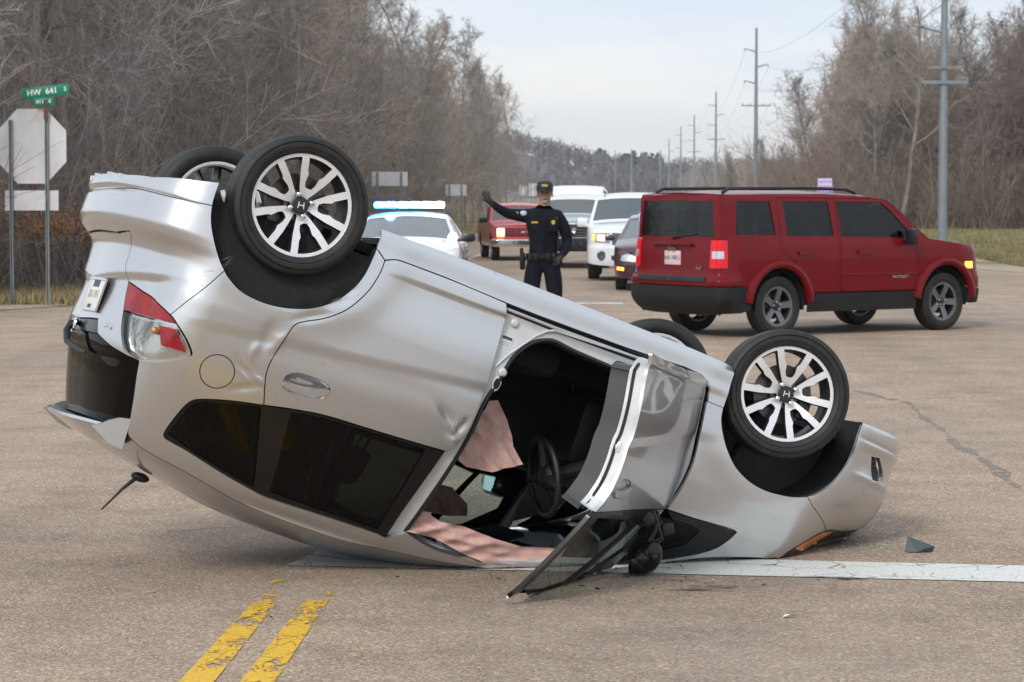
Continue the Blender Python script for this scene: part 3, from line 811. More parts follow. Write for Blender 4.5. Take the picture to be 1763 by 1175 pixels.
def make_wheel(name, r_t, w_t, r_r, kind, parent, loc, side=1, rot=0.0, steer=0.0, detail=1, face=None, dark=None, cap='H', droop_cam=0.0):
    """wheel with its outer face towards +y (side=1) or -y; children: tyre, rim, hub_cap, lug_nut"""
    face = face or M_alloy; dark = dark or M_alloyd
    w = empty(name, loc, 0, parent=parent)
    w.rotation_euler = (0, 0, steer + (0 if side > 0 else PI))
    n = 72 if detail > 1 else 36
    h = w_t/2
    # tyre: carcass with three grooves in the tread
    pr = [(h*.55, r_r*.985), (h*.86, r_r*.99), (h*.97, r_r*1.03), (h*1.0, r_r*1.03 + (r_t-r_r)*.25), (h*1.02, r_r + (r_t-r_r)*.45), (h*.99, r_r + (r_t-r_r)*.68),
          (h*.93, r_t*.962), (h*.86, r_t*.985)]
    tr = []
    for gx in (.80, .46, .42, .06, .02, -.02, -.06, -.42, -.46, -.80):
        tr.append((h*gx, r_t*(1.0 - .012*abs(gx)**3)))
    g2 = []
    for a, b in ((.80, .47), (.40, .04), (-.04, -.40), (-.47, -.80)):
        g2 += [(h*a, r_t*(1-.012*abs(a)**3)), (h*b, r_t*(1-.012*abs(b)**3)), (h*b - .002, r_t - .008), ]
        g2 += [(h*b - h*.05, r_t - .008)] if b > -.8 else []
    m = MB(); m.lathe(pr + g2[:-1] + [(-a, b) for a, b in pr[::-1]], n); nside = len(pr)
    if detail > 1:
        # moulded rings on the sidewall
        for q in (.30, .62, .66):
            rr = r_r + (r_t-r_r)*q
            m.lathe([(h*1.004, rr-.002), (h*1.035, rr), (h*1.004, rr+.002)], n)
    if detail > 1:
        tyre = m.build('tyre', [M_rubber], w, angle=50)
    else:
        tyre = m.build('tyre', [M_rubber], w, angle=50)
    # rim: machined face with openings, dark walls, barrel
    R0 = r_r*1.0; yf = h*.80
    hs = [[(x*R0, y*R0) for x, y in k] for k in alloy_face_holes(kind)]
    outer = [polar(R0*.985, 2*PI*k/(48 if detail > 1 else 30)) for k in range(48 if detail > 1 else 30)]
    v, f, loops = triangulate(outer, hs, R0*(.07 if detail > 1 else .22))
    ca, sa = math.cos(rot), math.sin(rot)
    def dish(p):
        q = np.hypot(p[:, 0], p[:, 1])/R0
        d = -.045*np.clip((1-q), 0, 1)**1.5*R0/.2 + .012*np.clip(.40 - q, 0, 1)
        x = p[:, 0]*ca - p[:, 1]*sa; z = p[:, 0]*sa + p[:, 1]*ca
        return np.stack([x, yf + d, z], 1)
    V = dish(v); b = MB(); b.mi = 0
    e1 = V[f[:, 1]] - V[f[:, 0]]; e2 = V[f[:, 2]] - V[f[:, 0]]; fl = np.cross(e1, e2)[:, 1] < 0
    f = f.copy(); f[fl] = f[fl][:, ::-1]
    b._add(V, f)
    b.mi = 1
    for lp in loops[1:]:
        q = np.asarray(lp); c = q.mean(0); P = dish(q); Pb = dish(c + (q-c)*.86); Pb[:, 1] -= .034 if detail > 1 else .03
        k = len(P); b._add(np.concatenate([P, Pb]), [(i, (i+1) % k, k+(i+1) % k, k+i) for i in range(k)])
    b.lathe([(yf, R0*.985), (yf+.004, R0*.99), (yf+.004, R0*1.005), (yf-.01, R0*1.0)], 60 if detail > 1 else 30)
    b.M[-(60 if detail > 1 else 30)*3:] = [0]*((60 if detail > 1 else 30)*3)
    b.lathe([(yf-.008, R0*.965), (yf-.03, R0*.93), (-h*.8, R0*.90), (-h*.9, R0*1.0)], 40 if detail > 1 else 24)
    b.mi = 0; b.lathe([(-h*.86, R0*.90), (-h*.93, R0*.94), (-h*.94, R0*1.0)], 40 if detail > 1 else 24)
    rim = b.build('rim', [face, dark], w, angle=30)
    # brake behind the spokes
    if detail > 1:
        d = MB(); d.lathe([(yf-.085, .02), (yf-.085, R0*.62), (yf-.10, R0*.62), (yf-.10, .02)], 40); d.lathe([(yf-.05, .01), (yf-.052, R0*.30), (yf-.09, R0*.32)], 24)
        d.build('brake_disc', M_disc, w)
        d = MB(); d.box((R0*.50, yf-.09, R0*.12), (.06, .07, .12), bev=.012); d.build('brake_caliper', M_alloyd, w)
        for k in range(4):
            a = rot + R(45+14) + k*PI/2 if kind == 'vee' else rot + k*2*PI/5
            x, z = polar(.0485, a)
            q = MB(); q.lathe([(yf-.03, .0125), (yf-.012, .0125), (yf-.004, .010), (yf, .004), (yf+.001, 0)], 10, c=(x, 0, z)); q.lathe([(yf-.0295, .019), (yf-.027, .019)], 14, c=(x, 0, z))
            q.build('lug_nut', M_chrome, w)
    q = MB(); cr = R0*.165
    q.lathe([(yf-.028, cr), (yf-.018, cr), (yf-.013, cr*.9), (yf-.012, 0)], 20)
    hub = q.build('hub_cap', dark, w)
    if cap == 'H' and detail > 1:
        e = MB()
        for s in (-1, 1): e.tube([(s*.0135*.8, yf-.009, -.014), (s*.0135, yf-.008, .014)], .0028, 6)
        e.box((0, yf-.0085, 0), (.024, .003, .005))
        o = e.build('emblem', M_chrome, hub); o.rotation_euler = (0, -rot*0 + R(8), 0)
    return w


# ------------------------------------------------------------------ the overturned hatchback
for _k in FIT_T: FIT_T[_k] = np.array(FIT_T[_k])
SMOOTHED = ('arch_r', 'tl_outer', 'tl_inner', 'door_gap', 'door_front', 'door_bot', 'belt_r', 'qw_top', 'win_low', 'win_front', 'open_rear', 'open_low', 'arch_f', 'shut_f', 'fq_top', 'fq_low', 'door_bot_f', 'dpil', 'handle', 'handle_bar', 'hl_top', 'seam_r', 'rail', 'rail2')
QS = 4                                            # each traced step becomes four
for _k in SMOOTHED: FIT_T[_k] = smooth_curve(FIT_T[_k] if not _k.startswith('handle') else np.vstack([FIT_T[_k], FIT_T[_k][:1]]), QS*(len(FIT_T[_k]) - (0 if _k.startswith('handle') else 1)))[:None if not _k.startswith('handle') else -1]
for _d, (_rs, _rz, _a, _th) in zip(FIT_T['dents'], [(.060, .016, .013, .5), (.045, .013, -.011, .3), (.075, .018, .011, -.4), (.030, .055, .012, .2), (.022, .05, -.011, .4),
                                   (.080, .020, .009, -.5), (.055, .016, .010, -.6), (.020, .04, -.009, .1), (.035, .014, -.009, -.5), (.045, .018, .009, -.8)]):
    FIT_DENTS.append((_d[0], _d[1], _rs, _rz, _a*.8, _th))
for _d, (_rs, _rz, _a, _th) in zip(FIT_T['door_dent'], [(.016, .035, .009, .3), (.035, .016, -.008, .2), (.06, .02, .009, .5)]):
    FIT_DENTS.append((_d[0], _d[1], _rs, _rz, _a, _th))

FIT = Shell(FIT_PLAN, FIT_SIDE, FIT_REAR, FIT_FRONT, FIT_BLEND, fit_extra)
_m = Matrix(((0.87401, 0.36196, -0.32419), (0.33464, -0.93211, -0.13852), (-0.35232, 0.01258, -0.9358))).to_4x4()
_m.translation = (-1.203, 11.3079, CAM_H - .0577)
fit = empty('overturned_car', matrix=_m)
tag(fit, 'silver hatchback lying upside down on its roof with its near front door hanging open', 'car')
T = FIT_T
LL = FIT.L


def cat(*a): return np.concatenate([np.asarray(x, float).reshape(-1, 2) for x in a])


def merge(name, objs, mat, parent):
    """join patch pieces into one part"""
    V, F, N = [], [], []; b = 0
    for o in objs:
        me = o.data; n = len(me.vertices)
        v = np.empty(n*3); me.vertices.foreach_get('co', v); V.append(v.reshape(-1, 3))
        nn = np.zeros((n, 3)); cn = np.empty(len(me.loops)*3); me.corner_normals.foreach_get('vector', cn); li = np.empty(len(me.loops), int); me.loops.foreach_get('vertex_index', li)
        nn[li] = cn.reshape(-1, 3); N.append(nn)
        F += [tuple(b+i for i in p.vertices) for p in me.polygons]; b += n
        bpy.data.objects.remove(o); bpy.data.meshes.remove(me)
    return mesh(name, np.concatenate(V), F, mat, parent, smooth=True, normals=np.concatenate(N))


def both(name, sh, outer, holes=(), mat=None, parent=None, **k):
    return merge(name, [patch(name, sh, outer, holes, parent=None, mat=mat, side=s, **k) for s in (1, -1)], mat, parent)


HF = .018
ar = T['arch_r']
i466 = 7*QS
tlo, tli = T['tl_outer'], T['tl_inner']
# tail: bumper, hatch, garnish, glass
bb = T['bump_bot'].copy()
rb_outer = cat([(0, .10)], bb, ar[1:i466+1], T['seam_r'][1:], tlo[3*QS-1::-1], T['tg_side'][1:], [(.30, .352), (0, .348)])
rear_bumper = both('rear_bumper', FIT, rb_outer, mat=M_silver, parent=fit, h=.0115, gap=.0018)
tgl = T['tg_low']
hatch = both('tailgate', FIT, cat([(0, .352), (.30, .356)], T['tg_side'][::-1], tli[-2:0:-1], tgl[:], [(0, .752)]), mat=M_silver, parent=fit, h=.0125, gap=.0022)
both('tailgate_garnish', FIT, cat([(0, .752)], tgl[4:5], tgl[3:4], [(0, .806)]), mat=M_gloss, parent=fit, h=.03, gap=.002, off=.010)
both('rear_window', FIT, cat([(0, .806)], tgl[3::-1], T['dpil'][1:], [(.6, 1.168), (.3, 1.168), (0, 1.168)]), mat=M_tint, parent=fit, h=.04, gap=.002, off=.016)
# fold across the bumper
for sd in (1, -1):
    m = MB()
    line = np.vstack([[(.0, .172), (.25, .168)], T['seam_bump']])
    line = smooth_curve(line, 40); pp = FIT.pos(line[:, 0], line[:, 1], -.0012)*[1, sd, 1]
    m.tube(pp, .0022, 5); m.build('bumper_seam', M_blacktrim, rear_bumper)
# badges, plate, wiper hook
def on_shell(s, z, off=0.0):
    p = FIT.pos(np.array([s]), np.array([z]), off)[0]
    n = surf_normals(lambda q: FIT.pos(q[:, 0], q[:, 1]), np.array([[s, z]]))[0]
    if n[0]*(p[0]-1.2) + n[1]*p[1] < 0: n = -n
    return Vector(p), Vector(n)
p, n = on_shell(.14, .635, -.012)
mt = frame_at(p, (-n).cross(Vector((0, 0, 1))), Vector((0, 0, 1)))
lp = MB(); lp.box((0, 0, .0), (.305, .152, .006), bev=.003); plate = lp.build('licence_plate', M_plate, fit); plate.matrix_local = mt
if True:
    text_mesh('plate_digits', 'H64 19K', .052, M_faint, plate, Matrix.Translation((0, -.004, .0042)), .0006)
text_mesh('plate_sticker', 'TENN', .026, M_ink, plate, Matrix.Translation((0, .054, .0042)), .0005)
m = MB(); m.box((.0, -.052, .0040), (.11, .034, .001)); m.build('plate_band', M_ink, plate, smooth=False)
fr = MB()
for (c, s) in (((0, .072, .003), (.30, .010, .007)), ((0, -.072, .003), (.30, .010, .007)), ((.148, 0, .003), (.009, .15, .007)), ((-.148, 0, .003), (.009, .15, .007))): fr.box(c, s)
fr.build('plate_frame', M_chrome, plate)
bd = T['badge'].mean(0); p, n = on_shell(bd[0], bd[1], -.002)
text_mesh('model_badge', 'Fit', .034, M_chrome, hatch, frame_at(p, (-n).cross(Vector((0, 0, 1))), Vector((0, 0, 1))), .003, bold=.001, sx=2.0)
p, n = on_shell(0.0, .782, -.002)
em = MB()
for s in (-1, 1): em.tube([(s*.016, -.024, 0), (s*.022, .024, 0)], .005, 8)
em.box((0, 0, 0), (.036, .009, .006), bev=.002)
em.tube([(.042*math.cos(a)*(1+.12*math.sin(a)), .038*math.sin(a), 0) for a in np.linspace(0, 2*PI, 25)], .0042, 6)
e_ = em.build('tailgate_emblem', M_chrome, hatch); e_.matrix_local = frame_at(p + Vector((-.012, 0, 0)), Vector((0, -1, 0)), Vector((.15, 0, 1)))
wp = MB(); wp.tube([(-.575, -.03, .770), (-.605, -.02, .785), (-.617, .0, .825), (-.607, .04, .868), (-.580, .14, .888), (-.556, .26, .895)], [.014, .015, .016, .016, .012, .005], 10); wp.build('rear_wiper', M_blacktrim, hatch)

# tail lamps
for sd in (1, -1):
    tl = patch('tail_light', FIT, cat(tlo[:-1], tli[:-1]), mat=M_bowl, parent=fit, side=sd, h=.03, gap=.003, off=.030, lip=.02)
    red = cat(tlo[:4*QS+1], T['tl_red'][::-1], tli[5*QS+1:-1])
    patch('red_lens', FIT, red, mat=M_redlens, parent=tl, side=sd, h=.02, gap=.004, off=-.001, lip=.012)
    blk = T['tl_blk']
    patch('clear_lens', FIT, cat(T['tl_red'], tlo[4*QS+1:], tli[1:5*QS]), [blk], mat=M_lens, parent=tl, side=sd, h=.02, gap=.0045, off=.001, lip=.012)
    patch('reflector', FIT, blk, mat=M_redlens, parent=tl, side=sd, h=.02, gap=-.0005, off=.0, lip=.01)
    for k in (.25, .5, .75):
        a = blk[0]*(1-k) + blk[3]*k; b = blk[1]*(1-k) + blk[2]*k; q = np.array([a, b]); P = FIT.pos(q[:, 0], q[:, 1], -.0015)*[1, sd, 1]
        m = MB(); m.tube(P, .0016, 5); m.build('lens_rib', M_redlens, tl)
    c = blk.mean(0); P, n = on_shell(c[0] - .085, c[1] - .012, .016)
    m = MB(); m.ball((P.x, P.y*sd, P.z), (.020, .012, .016)); m.build('amber_bulb', M_amber, tl)

# sides
side_hole_door = cat(T['door_gap'], T['belt_r'][1:], T['door_front'][::-1][1:-1], T['door_bot'][::-1][:-1])
win_zone = cat(T['qw_top'], T['belt_r'][1:], T['win_front'][1:], T['win_low'][1:-1])
open_all = cat(T['open_rear'][:1], T['open_low'][1:], T['fq_low'][::-1][1:-1], T['fq_top'][::-1], T['shut_f'][::-1][1:], T['door_bot_f'][::-1][1:], T['door_front'][1:], T['win_front'][1:-1])
rail = cat(T['rail'], T['rail2'][1:])
fq = T['fq_low']; k_seam = 3*QS                     # (1203,954) on the lower edge of the front quarter glass
body_outer = cat(T['seam_r'][::-1], ar[i466+1:], T['door_gap'], T['qw_top'][::-1][1:], T['win_low'][::-1][1:], T['open_low'], fq[::-1][1:3*QS+1], T['rail2'][3*QS::-1], T['rail'][::-1][1:], T['dpil'][::-1], tlo[::-1][1:8*QS+1])
fuel = T['fuel']
hood_rail = cat(T['rail2'][-1:], [(4.2, .69), (4.35, .645), (4.5, .60), (4.62, .545), (4.75, .515), (LL, .505)])
jamb_in = cat(T['open_rear'], [(3.36, .20), (3.36, .32), (3.33, .44), (3.28, .56), (3.20, .66), (3.10, .76), (3.30, 1.03)], T['open_low'][::-1][:-1])
jamb_hole = cat(T['open_rear'], [(3.38, .20), (3.38, .32), (3.37, .44), (3.36, .56), (3.36, .66), (3.37, .74), (3.30, .90), (3.235, 1.04)], T['open_low'][-4*QS:0:-1])
jamb_outer = cat(T['door_front'][::-1], T['door_bot_f'][1:], T['shut_f'][1:], [(3.42, .70), (3.34, .90), (3.30, 1.045)], T['open_low'][::-1][1:], T['win_front'][::-1][:-1])
hl_poly = cat(T['hl_top'], [(4.60, .490), (4.66, .505), (4.62, .545), (4.5, .60), (4.35, .645), (4.2, .69)])
fen_outer = cat(T['shut_f'][::-1], T['skirt_end'], T['arch_f'][1:9*QS+1], T['seam_f'][1:], T['hl_top'][3*QS-1::-1], T['rail2'][-2:3*QS-1:-1], fq[3*QS::-1], T['fq_top'][::-1][1:-1])
skirt_outer = cat(T['skirt_in'], T['skirt_end'], T['arch_f'][:1], [(3.525, .10), (3.528, -.035), (3.3, -.045), (2.6, -.048), (2.0, -.044), (1.695, -.036)])
fb_outer = cat(T['seam_f'][::-1], T['arch_f'][9*QS+1:], T['bump_bot2'][1:], [(4.75, -.02), (LL, -.02), (LL, .44), (4.72, .45), (4.60, .485)], T['hl_top'][:3*QS:-1])
for sd in (1, -1):
    bs = patch('body_side', FIT, body_outer, [fuel] if sd > 0 else [], mat=M_silver, parent=fit, side=sd, h=.0125 if sd > 0 else .03, gap=.0022, lip=.03)
    if sd > 0:
        patch('fuel_door', FIT, fuel, mat=M_silver, parent=fit, side=sd, h=.02, gap=.0022, lip=.01)
    hz = T['handle']
    rd = patch('rear_door', FIT, side_hole_door, [hz], mat=M_silver, parent=fit, side=sd, h=.013, gap=.0028, lip=.035)
    def cup(q, hz=hz):
        c = hz.mean(0); d = np.clip(1 - np.hypot((q[:, 0]-c[0])/.14, (q[:, 1]-c[1])/.05), 0, 1)
        return FIT.pos(q[:, 0], q[:, 1], .002 + .028*np.clip(d*2, 0, 1))
    patch('handle_cup', FIT, hz, mat=M_silver, parent=rd, side=sd, h=.012, gap=-.001, lip=0, fn=cup)
    patch('handle', FIT, T['handle_bar'], mat=M_silver, parent=rd, side=sd, h=.012, gap=.001, lip=.014, off=-.012)
    wt_ = patch('window_surround', FIT, win_zone, [T['glass_q'], T['glass_d']], mat=M_gloss, parent=fit, side=sd, h=.03, gap=.003, off=.008, lip=.02)
    patch('quarter_glass', FIT, T['glass_q'], mat=M_tint, parent=wt_, side=sd, h=.05, gap=0, off=.014, lip=0)
    patch('door_glass', FIT, T['glass_d'], mat=M_tint, parent=wt_, side=sd, h=.05, gap=0, off=.014, lip=0)
    patch('fender', FIT, fen_outer, mat=M_silver, parent=fit, side=sd, h=HF, gap=.0022, lip=.03)
    patch('side_skirt', FIT, skirt_outer, mat=M_silver, parent=fit, side=sd, h=HF, gap=.001, lip=.02)
    hl = patch('headlight', FIT, hl_poly, mat=M_headl, parent=fit, side=sd, h=.03, gap=.002, off=.030, lip=.0)
    patch('lens', FIT, hl_poly, mat=M_lens, parent=hl, side=sd, h=.03, gap=.003, off=.001, lip=.012)
    patch('lamp_rim', FIT, inset_poly(hl_poly, -.002), [inset_poly(hl_poly, .006)], mat=M_blacktrim, parent=hl, side=sd, h=.03, gap=0, off=.004, lip=.02)
    patch('amber_marker', FIT, T['hl_orange'], mat=M_amber, parent=hl, side=sd, h=.03, gap=.001, off=.0005, lip=.004)
    for s_, z_ in ((4.22, .655), (4.36, .60)):
        P, n = on_shell(s_, z_, .026); m = MB(); m.ball((P.x, P.y*sd, P.z), (.034, .010, .016)); m.build('bulb_bowl', M_bowl, hl)
    jamb_m = patch('door_jamb', FIT, jamb_outer, [jamb_hole], mat=M_silver_in, parent=fit, side=sd, h=.03, gap=.004, off=.030, lip=.05)
    # the fixed pane in front of the door
    fqz = cat(T['shut_f'][-1:], T['fq_top'][1:], T['fq_low'][1:], [(3.42, .93), (3.55, .80)])
    fqw = patch('front_quarter_window', FIT, fqz, [T['fq_glass']], mat=M_gloss, parent=fit, side=sd, h=.03, gap=.003, off=.006, lip=.015)
    patch('pane', FIT, T['fq_glass'], mat=M_tint, parent=fqw, side=sd, h=.05, gap=-.001, off=.012, lip=0)
    # weatherstrip and rocker steps
    ln = cat(T['open_rear']); P = FIT.pos(ln[:, 0], ln[:, 1], .030)*[1, sd, 1]
    m = MB(); m.tube(P, .0105, 8); m.tube(FIT.pos(ln[:, 0] + 0, ln[:, 1] + .004, .055)*[1, sd, 1], .012, 8); m.build('weatherstrip', M_blacktrim, jamb_m)
    if sd > 0:
        st = T['jamb_step']; m = MB(); m.tube(FIT.pos(st[:, 0], st[:, 1], .024)*[1, sd, 1], .006, 6)
        m.tube(np.vstack([FIT.pos(np.array([st[-1, 0], 3.35]), np.array([st[-1, 1], .078]), .024)])*[1, sd, 1], .005, 6)
        m.tube(FIT.pos(np.array([2.34, 2.6, 3.0, 3.33]), np.array([.098, .100, .094, .086]), .030)*[1, sd, 1], .007, 6)
        m.build('jamb_bead', M_silver_in, jamb_m)
        m = MB(); m.tube(FIT.pos(np.array([2.34, 2.6, 3.0, 3.33]), np.array([.086, .087, .081, .073]), .026)*[1, sd, 1], .006, 6)
        m.tube(FIT.pos(np.array([2.34, 2.6, 3.0, 3.33]), np.array([.110, .112, .106, .097]), .031)*[1, sd, 1], .0055, 6)
        m.build('sill_seal', M_blacktrim, jamb_m)
        for x_, z_ in ((1.113, .146), (1.126, .374)):
            s_ = FIT.s_of_x(x_); P, n = on_shell(s_, z_, .026); m = MB()
            m.lathe([(0, .020), (.004, .020), (.008, .013), (.012, .012), (.013, 0)], 16); o = m.build('hinge_bolt', M_silver_in, jamb_m); o.location = P
        s_ = FIT.s_of_x(1.116); P, n = on_shell(s_, .430, .028); m = MB()
        m.lathe([(0, .03), (.003, .03), (.005, .022)], 20); o = m.build('plug_ring', M_silver_in, jamb_m); o.location = P; o.scale = (.7, 1, 1.15)
        m = MB(); m.lathe([(.0035, .022), (.0075, .021), (.0078, 0)], 16); o = m.build('striker_hole', M_blacktrim, jamb_m); o.location = P; o.scale = (.7, 1, 1.15)
        s_ = FIT.s_of_x(1.10); P, n = on_shell(s_, .237, .027)
        m = MB(); m.box((0, 0, 0), (.055, .052, .001)); o = m.build('tyre_label', M_label, jamb_m); o.matrix_local = frame_at(P, (-1, 0, 0), (0, .05, 1))
        m = MB(); m.box((0, -.016, .001), (.048, .014, .0006)); [m.box((0, .002 + .008*i, .001), (.044, .0015, .0006)) for i in range(3)]; m.build('label_print', M_ink, o)
    # wheel-arch liners
    for arch, xc in ((ar, 0.06), (T['arch_f'], 2.55)):
        s_, z_ = arch[:, 0], arch[:, 1]; P = FIT.pos(s_, z_, .012); rows = []
        for q, yy in ((1.0, None), (1.04, .72), (1.05, .62), (1.04, .44)):
            Q = P.copy()
            if yy is not None:
                Q[:, 1] = yy; Q[:, 0] = xc + (Q[:, 0]-xc)*q; Q[:, 2] = .0 + (Q[:, 2])*q
            rows.append(Q)
        G = np.stack(rows)*[1, sd, 1]; m = MB(); m.grid(G)
        e = rows[-1]*[1, sd, 1]; k = len(e); m._add(e, [tuple(range(k))]); m.build('arch_liner', M_under, fit, angle=50)
front_bumper = both('front_bumper', FIT, fb_outer, [T['fog']], mat=M_silver, parent=fit, h=HF, gap=.0022, lip=.02)
for sd in (1, -1):
    fg = patch('fog_recess', FIT, T['fog'], mat=M_blacktrim, parent=front_bumper, side=sd, h=.03, gap=-.004, off=.03, lip=0)
    for k in (.2, .4, .6, .8):
        f_ = T['fog']; a = f_[0]*(1-k) + f_[4]*k; b = f_[1]*(1-k) + f_[3]*k; q = np.array([a, b]); P = FIT.pos(q[:, 0], q[:, 1], .02)*[1, sd, 1]
        m = MB(); m.tube(P, .005, 5); m.build('fog_slat', M_blacktrim, fg)
both('grille', FIT, cat([(4.60, .487), (4.72, .452), (LL, .442), (LL, .505), (4.75, .515), (4.66, .505)]), mat=M_gloss, parent=fit, h=.04, off=.012)

# roof, windscreen and bonnet from rail to rail
top_sz = cat([(0, 1.168), (.30, 1.168), (.60, 1.168), (.80, 1.172)], rail, hood_rail[1:])
pts2 = []
for i in range(len(top_sz)-1):
    a, b = top_sz[i], top_sz[i+1]; k = max(1, int(np.ceil(np.linalg.norm(b-a)/.04))); pts2 += [a + (b-a)*j/k for j in range(k)]
pts2 = np.array(pts2 + [top_sz[-1]])
RAIL = FIT.pos(pts2[:, 0], pts2[:, 1])
S2 = pts2[:, 0]
s_ws0, s_ws1 = FIT.s_of_x(1.42), FIT.s_of_x(2.34)
dz = np.interp(S2, [0, .5, .9, 1.3, 2.5, s_ws0, s_ws1, 4.08, 4.35, 4.62, LL], [.0, .02, .05, .075, .082, .078, .07, .07, .055, .02, 0])
dx = np.interp(S2, [0, .7, .9, 1.3, 2.6, s_ws0, .5*(s_ws0+s_ws1), s_ws1, 4.08, 4.35, 4.7, LL], [-.02, -.06, -.05, 0, 0, .06, .16, .20, .20, .18, .05, 0])
CR = np.stack([dx, dz], 1)
k0 = int(np.argmin(abs(S2-s_ws0))); k1 = int(np.argmin(abs(S2-s_ws1)))
loft_top('roof', RAIL[:k0+1], CR[:k0+1], M_silver, fit, nt=30)
loft_top('windscreen', RAIL[k0:k1+1], CR[k0:k1+1], M_crazed, fit, t0=-.93, t1=.93, nt=24, off=-.004)
for a, b in ((-1, -.93), (.93, 1)): loft_top('windscreen_pillar', RAIL[k0:k1+1], CR[k0:k1+1], M_silver, fit, t0=a, t1=b, nt=3)
loft_top('bonnet', RAIL[k1:], CR[k1:], M_silver, fit, nt=30)

# spoiler over the rear glass (upright it is the roof's overhang)
ys = np.linspace(-.575, .575, 25); sec = []
for y in ys:
    q = abs(y)/.575; xt = -.545 + .10*q**3; zt = 1.190 - .015*q**2
    xr = -.30; zr = 1.262 - .045*q**2
    hgt = .03 + .03*q**6
    sec.append([(xr, y, zr), (xr*.5+xt*.5, y, zr*.5+zt*.5+.008), (xt, y, zt), (xt+.012, y, zt-.014), (xt+.05, y, zt-.02), (xr*.5+xt*.5, y, zt-.005), (xr-.02, y, zr-.055)])
m = MB(); m.grid(np.array(sec))
sp = m.build('roof_spoiler', M_silver, fit, angle=40)
for sd in (1, -1):
    fin = [(-.487, 1.19), (-.45, 1.165), (-.425, 1.142), (-.385, 1.118), (-.335, 1.108), (-.33, 1.245), (-.40, 1.235)]
    m = MB(); m.prism(fin, -.011, .011, Matrix(((1, 0, 0, 0), (0, 0, 1, sd*.572), (0, 1, 0, 0), (0, 0, 0, 1)))); m.build('spoiler_fin', M_silver, sp)
m = MB(); m.box((-.43, .12, 1.172), (.05, .03, .012), bev=.003); m.box((-.44, .22, 1.176), (.03, .06, .014), bev=.003); m.build('washer_nozzle', M_blacktrim, sp)
# aerial
m = MB(); m.ball((-.07, .0, 1.345), (.045, .03, .022)); m.tube([(-.085, 0, 1.35), (-.13, 0, 1.42), (-.19, 0, 1.54)], [.011, .007, .004], 8); m.build('roof_aerial', M_blacktrim, fit)

# under side
m = MB()
zf = -.005
m.box((1.28, 0, zf+.02), (1.75, 1.44, .03)); m.box((-.22, 0, .13), (.60, 1.00, .04)); m.box((2.80, 0, .07), (.75, 1.05, .04)); m.box((.1, 0, .12), (.7, .9, .05))
m.build('floor_pan', M_under, fit, smooth=False)
m = MB(); m.tube([(.02, -.62, .02), (.10, -.4, .04), (.10, .4, .04), (.02, .62, .02)], .045, 12)
m.tube([(.45, .50, .06), (.1, .56, .03), (.0, .62, 0)], [.05, .045, .04], 8); m.tube([(.45, -.50, .06), (.1, -.56, .03), (.0, -.62, 0)], [.05, .045, .04], 8)
m.build('rear_axle', M_under, fit)
for sd in (1, -1):
    m = MB(); m.tube([(.12 + .0*t, sd*(.50), .06 + .24*t/40) for t in range(1)] + [(.12 + .055*math.cos(t*.8), sd*.50 + .055*math.sin(t*.8), .06 + .0065*t) for t in range(40)], .007, 6); m.build('coil_spring', M_steel, fit)
    m = MB(); m.tube([(-.10, sd*.56, .03), (-.16, sd*.55, .34)], [.022, .03], 10); m.build('damper', M_steel, fit)
    m = MB(); m.tube([(2.50, sd*.60, .0), (2.42, sd*.42, .03), (2.30, sd*.36, .05)], [.03, .035, .03], 8); m.tube([(2.53, sd*.58, .05), (2.50, sd*.50, .45)], [.028, .03], 10); m.build('strut', M_under, fit)
    m = MB(); m.tube([(-.30, sd*.62, .05), (-.24, sd*.68, .16), (-.20, sd*.70, .23)], [.025, .03, .02], 8); m.box((-.25, sd*.66, .09), (.05, .1, .14), bev=.01); m.build('bumper_bracket', M_steel, fit)
m = MB(); m.tube([(2.2, .1, -.02), (1.2, .15, -.02), (.4, .2, .0), (-.1, -.3, .04), (-.5, -.42, .06)], .03, 10); m.build('exhaust_pipe', M_steel, fit)
m = MB(); m.lathe([(-.2, .02), (-.2, .07), (.2, .07), (.2, .02)], 16, 'y', (-.36, -.1, .19)); m.build('muffler', M_steel, fit)

# wheels: they hang away from the body
for nm, x, yc, sd, rot, st in (('w', 0, .742, 1, R(0), 0), ('w', 2.53, .742, 1, R(-13), .219), ('w', 0, -.742, -1, R(20), 0), ('w', 2.53, -.742, -1, R(50), .219)):
    make_wheel('wheel', .305, .186, .2265, 'vee', fit, (x, yc, 0), sd, rot + (PI if sd > 0 else 0), st, detail=2)

# cabin
liner_holes = [cat(T['glass_q']), cat(T['glass_d'])]
for sd in (1, -1):
    o_ = cat([(.9, .10), (1.7, .10), (2.2, .10)], [(2.28, .12)], T['jamb_step'][:0], [(2.26, .5), (2.2, .8), (2.05, 1.0), (1.95, 1.2), (1.5, 1.2), (1.1, 1.12), (.95, .9)])
    patch('cabin_liner', FIT, o_, liner_holes, mat=M_cabin, parent=fit, side=sd, h=.06, off=.07, lip=0)
loft_top('headlining', RAIL[8:k0+1], CR[8:k0+1]*.8, M_cabin, fit, nt=12, off=-.05, t0=-.97, t1=.97)
m = MB(); m.box((1.2, 0, .06), (2.6, 1.36, .04)); m.box((1.2, 0, .15), (1.9, .22, .2), bev=.03); m.build('cabin_floor', M_cabin, fit)
m = MB(); m.box((-.38, 0, .55), (.03, 1.2, .7)); m.box((-.1, 0, .30), (.6, 1.2, .3), bev=.05); m.build('boot_trim', M_cabin, fit)
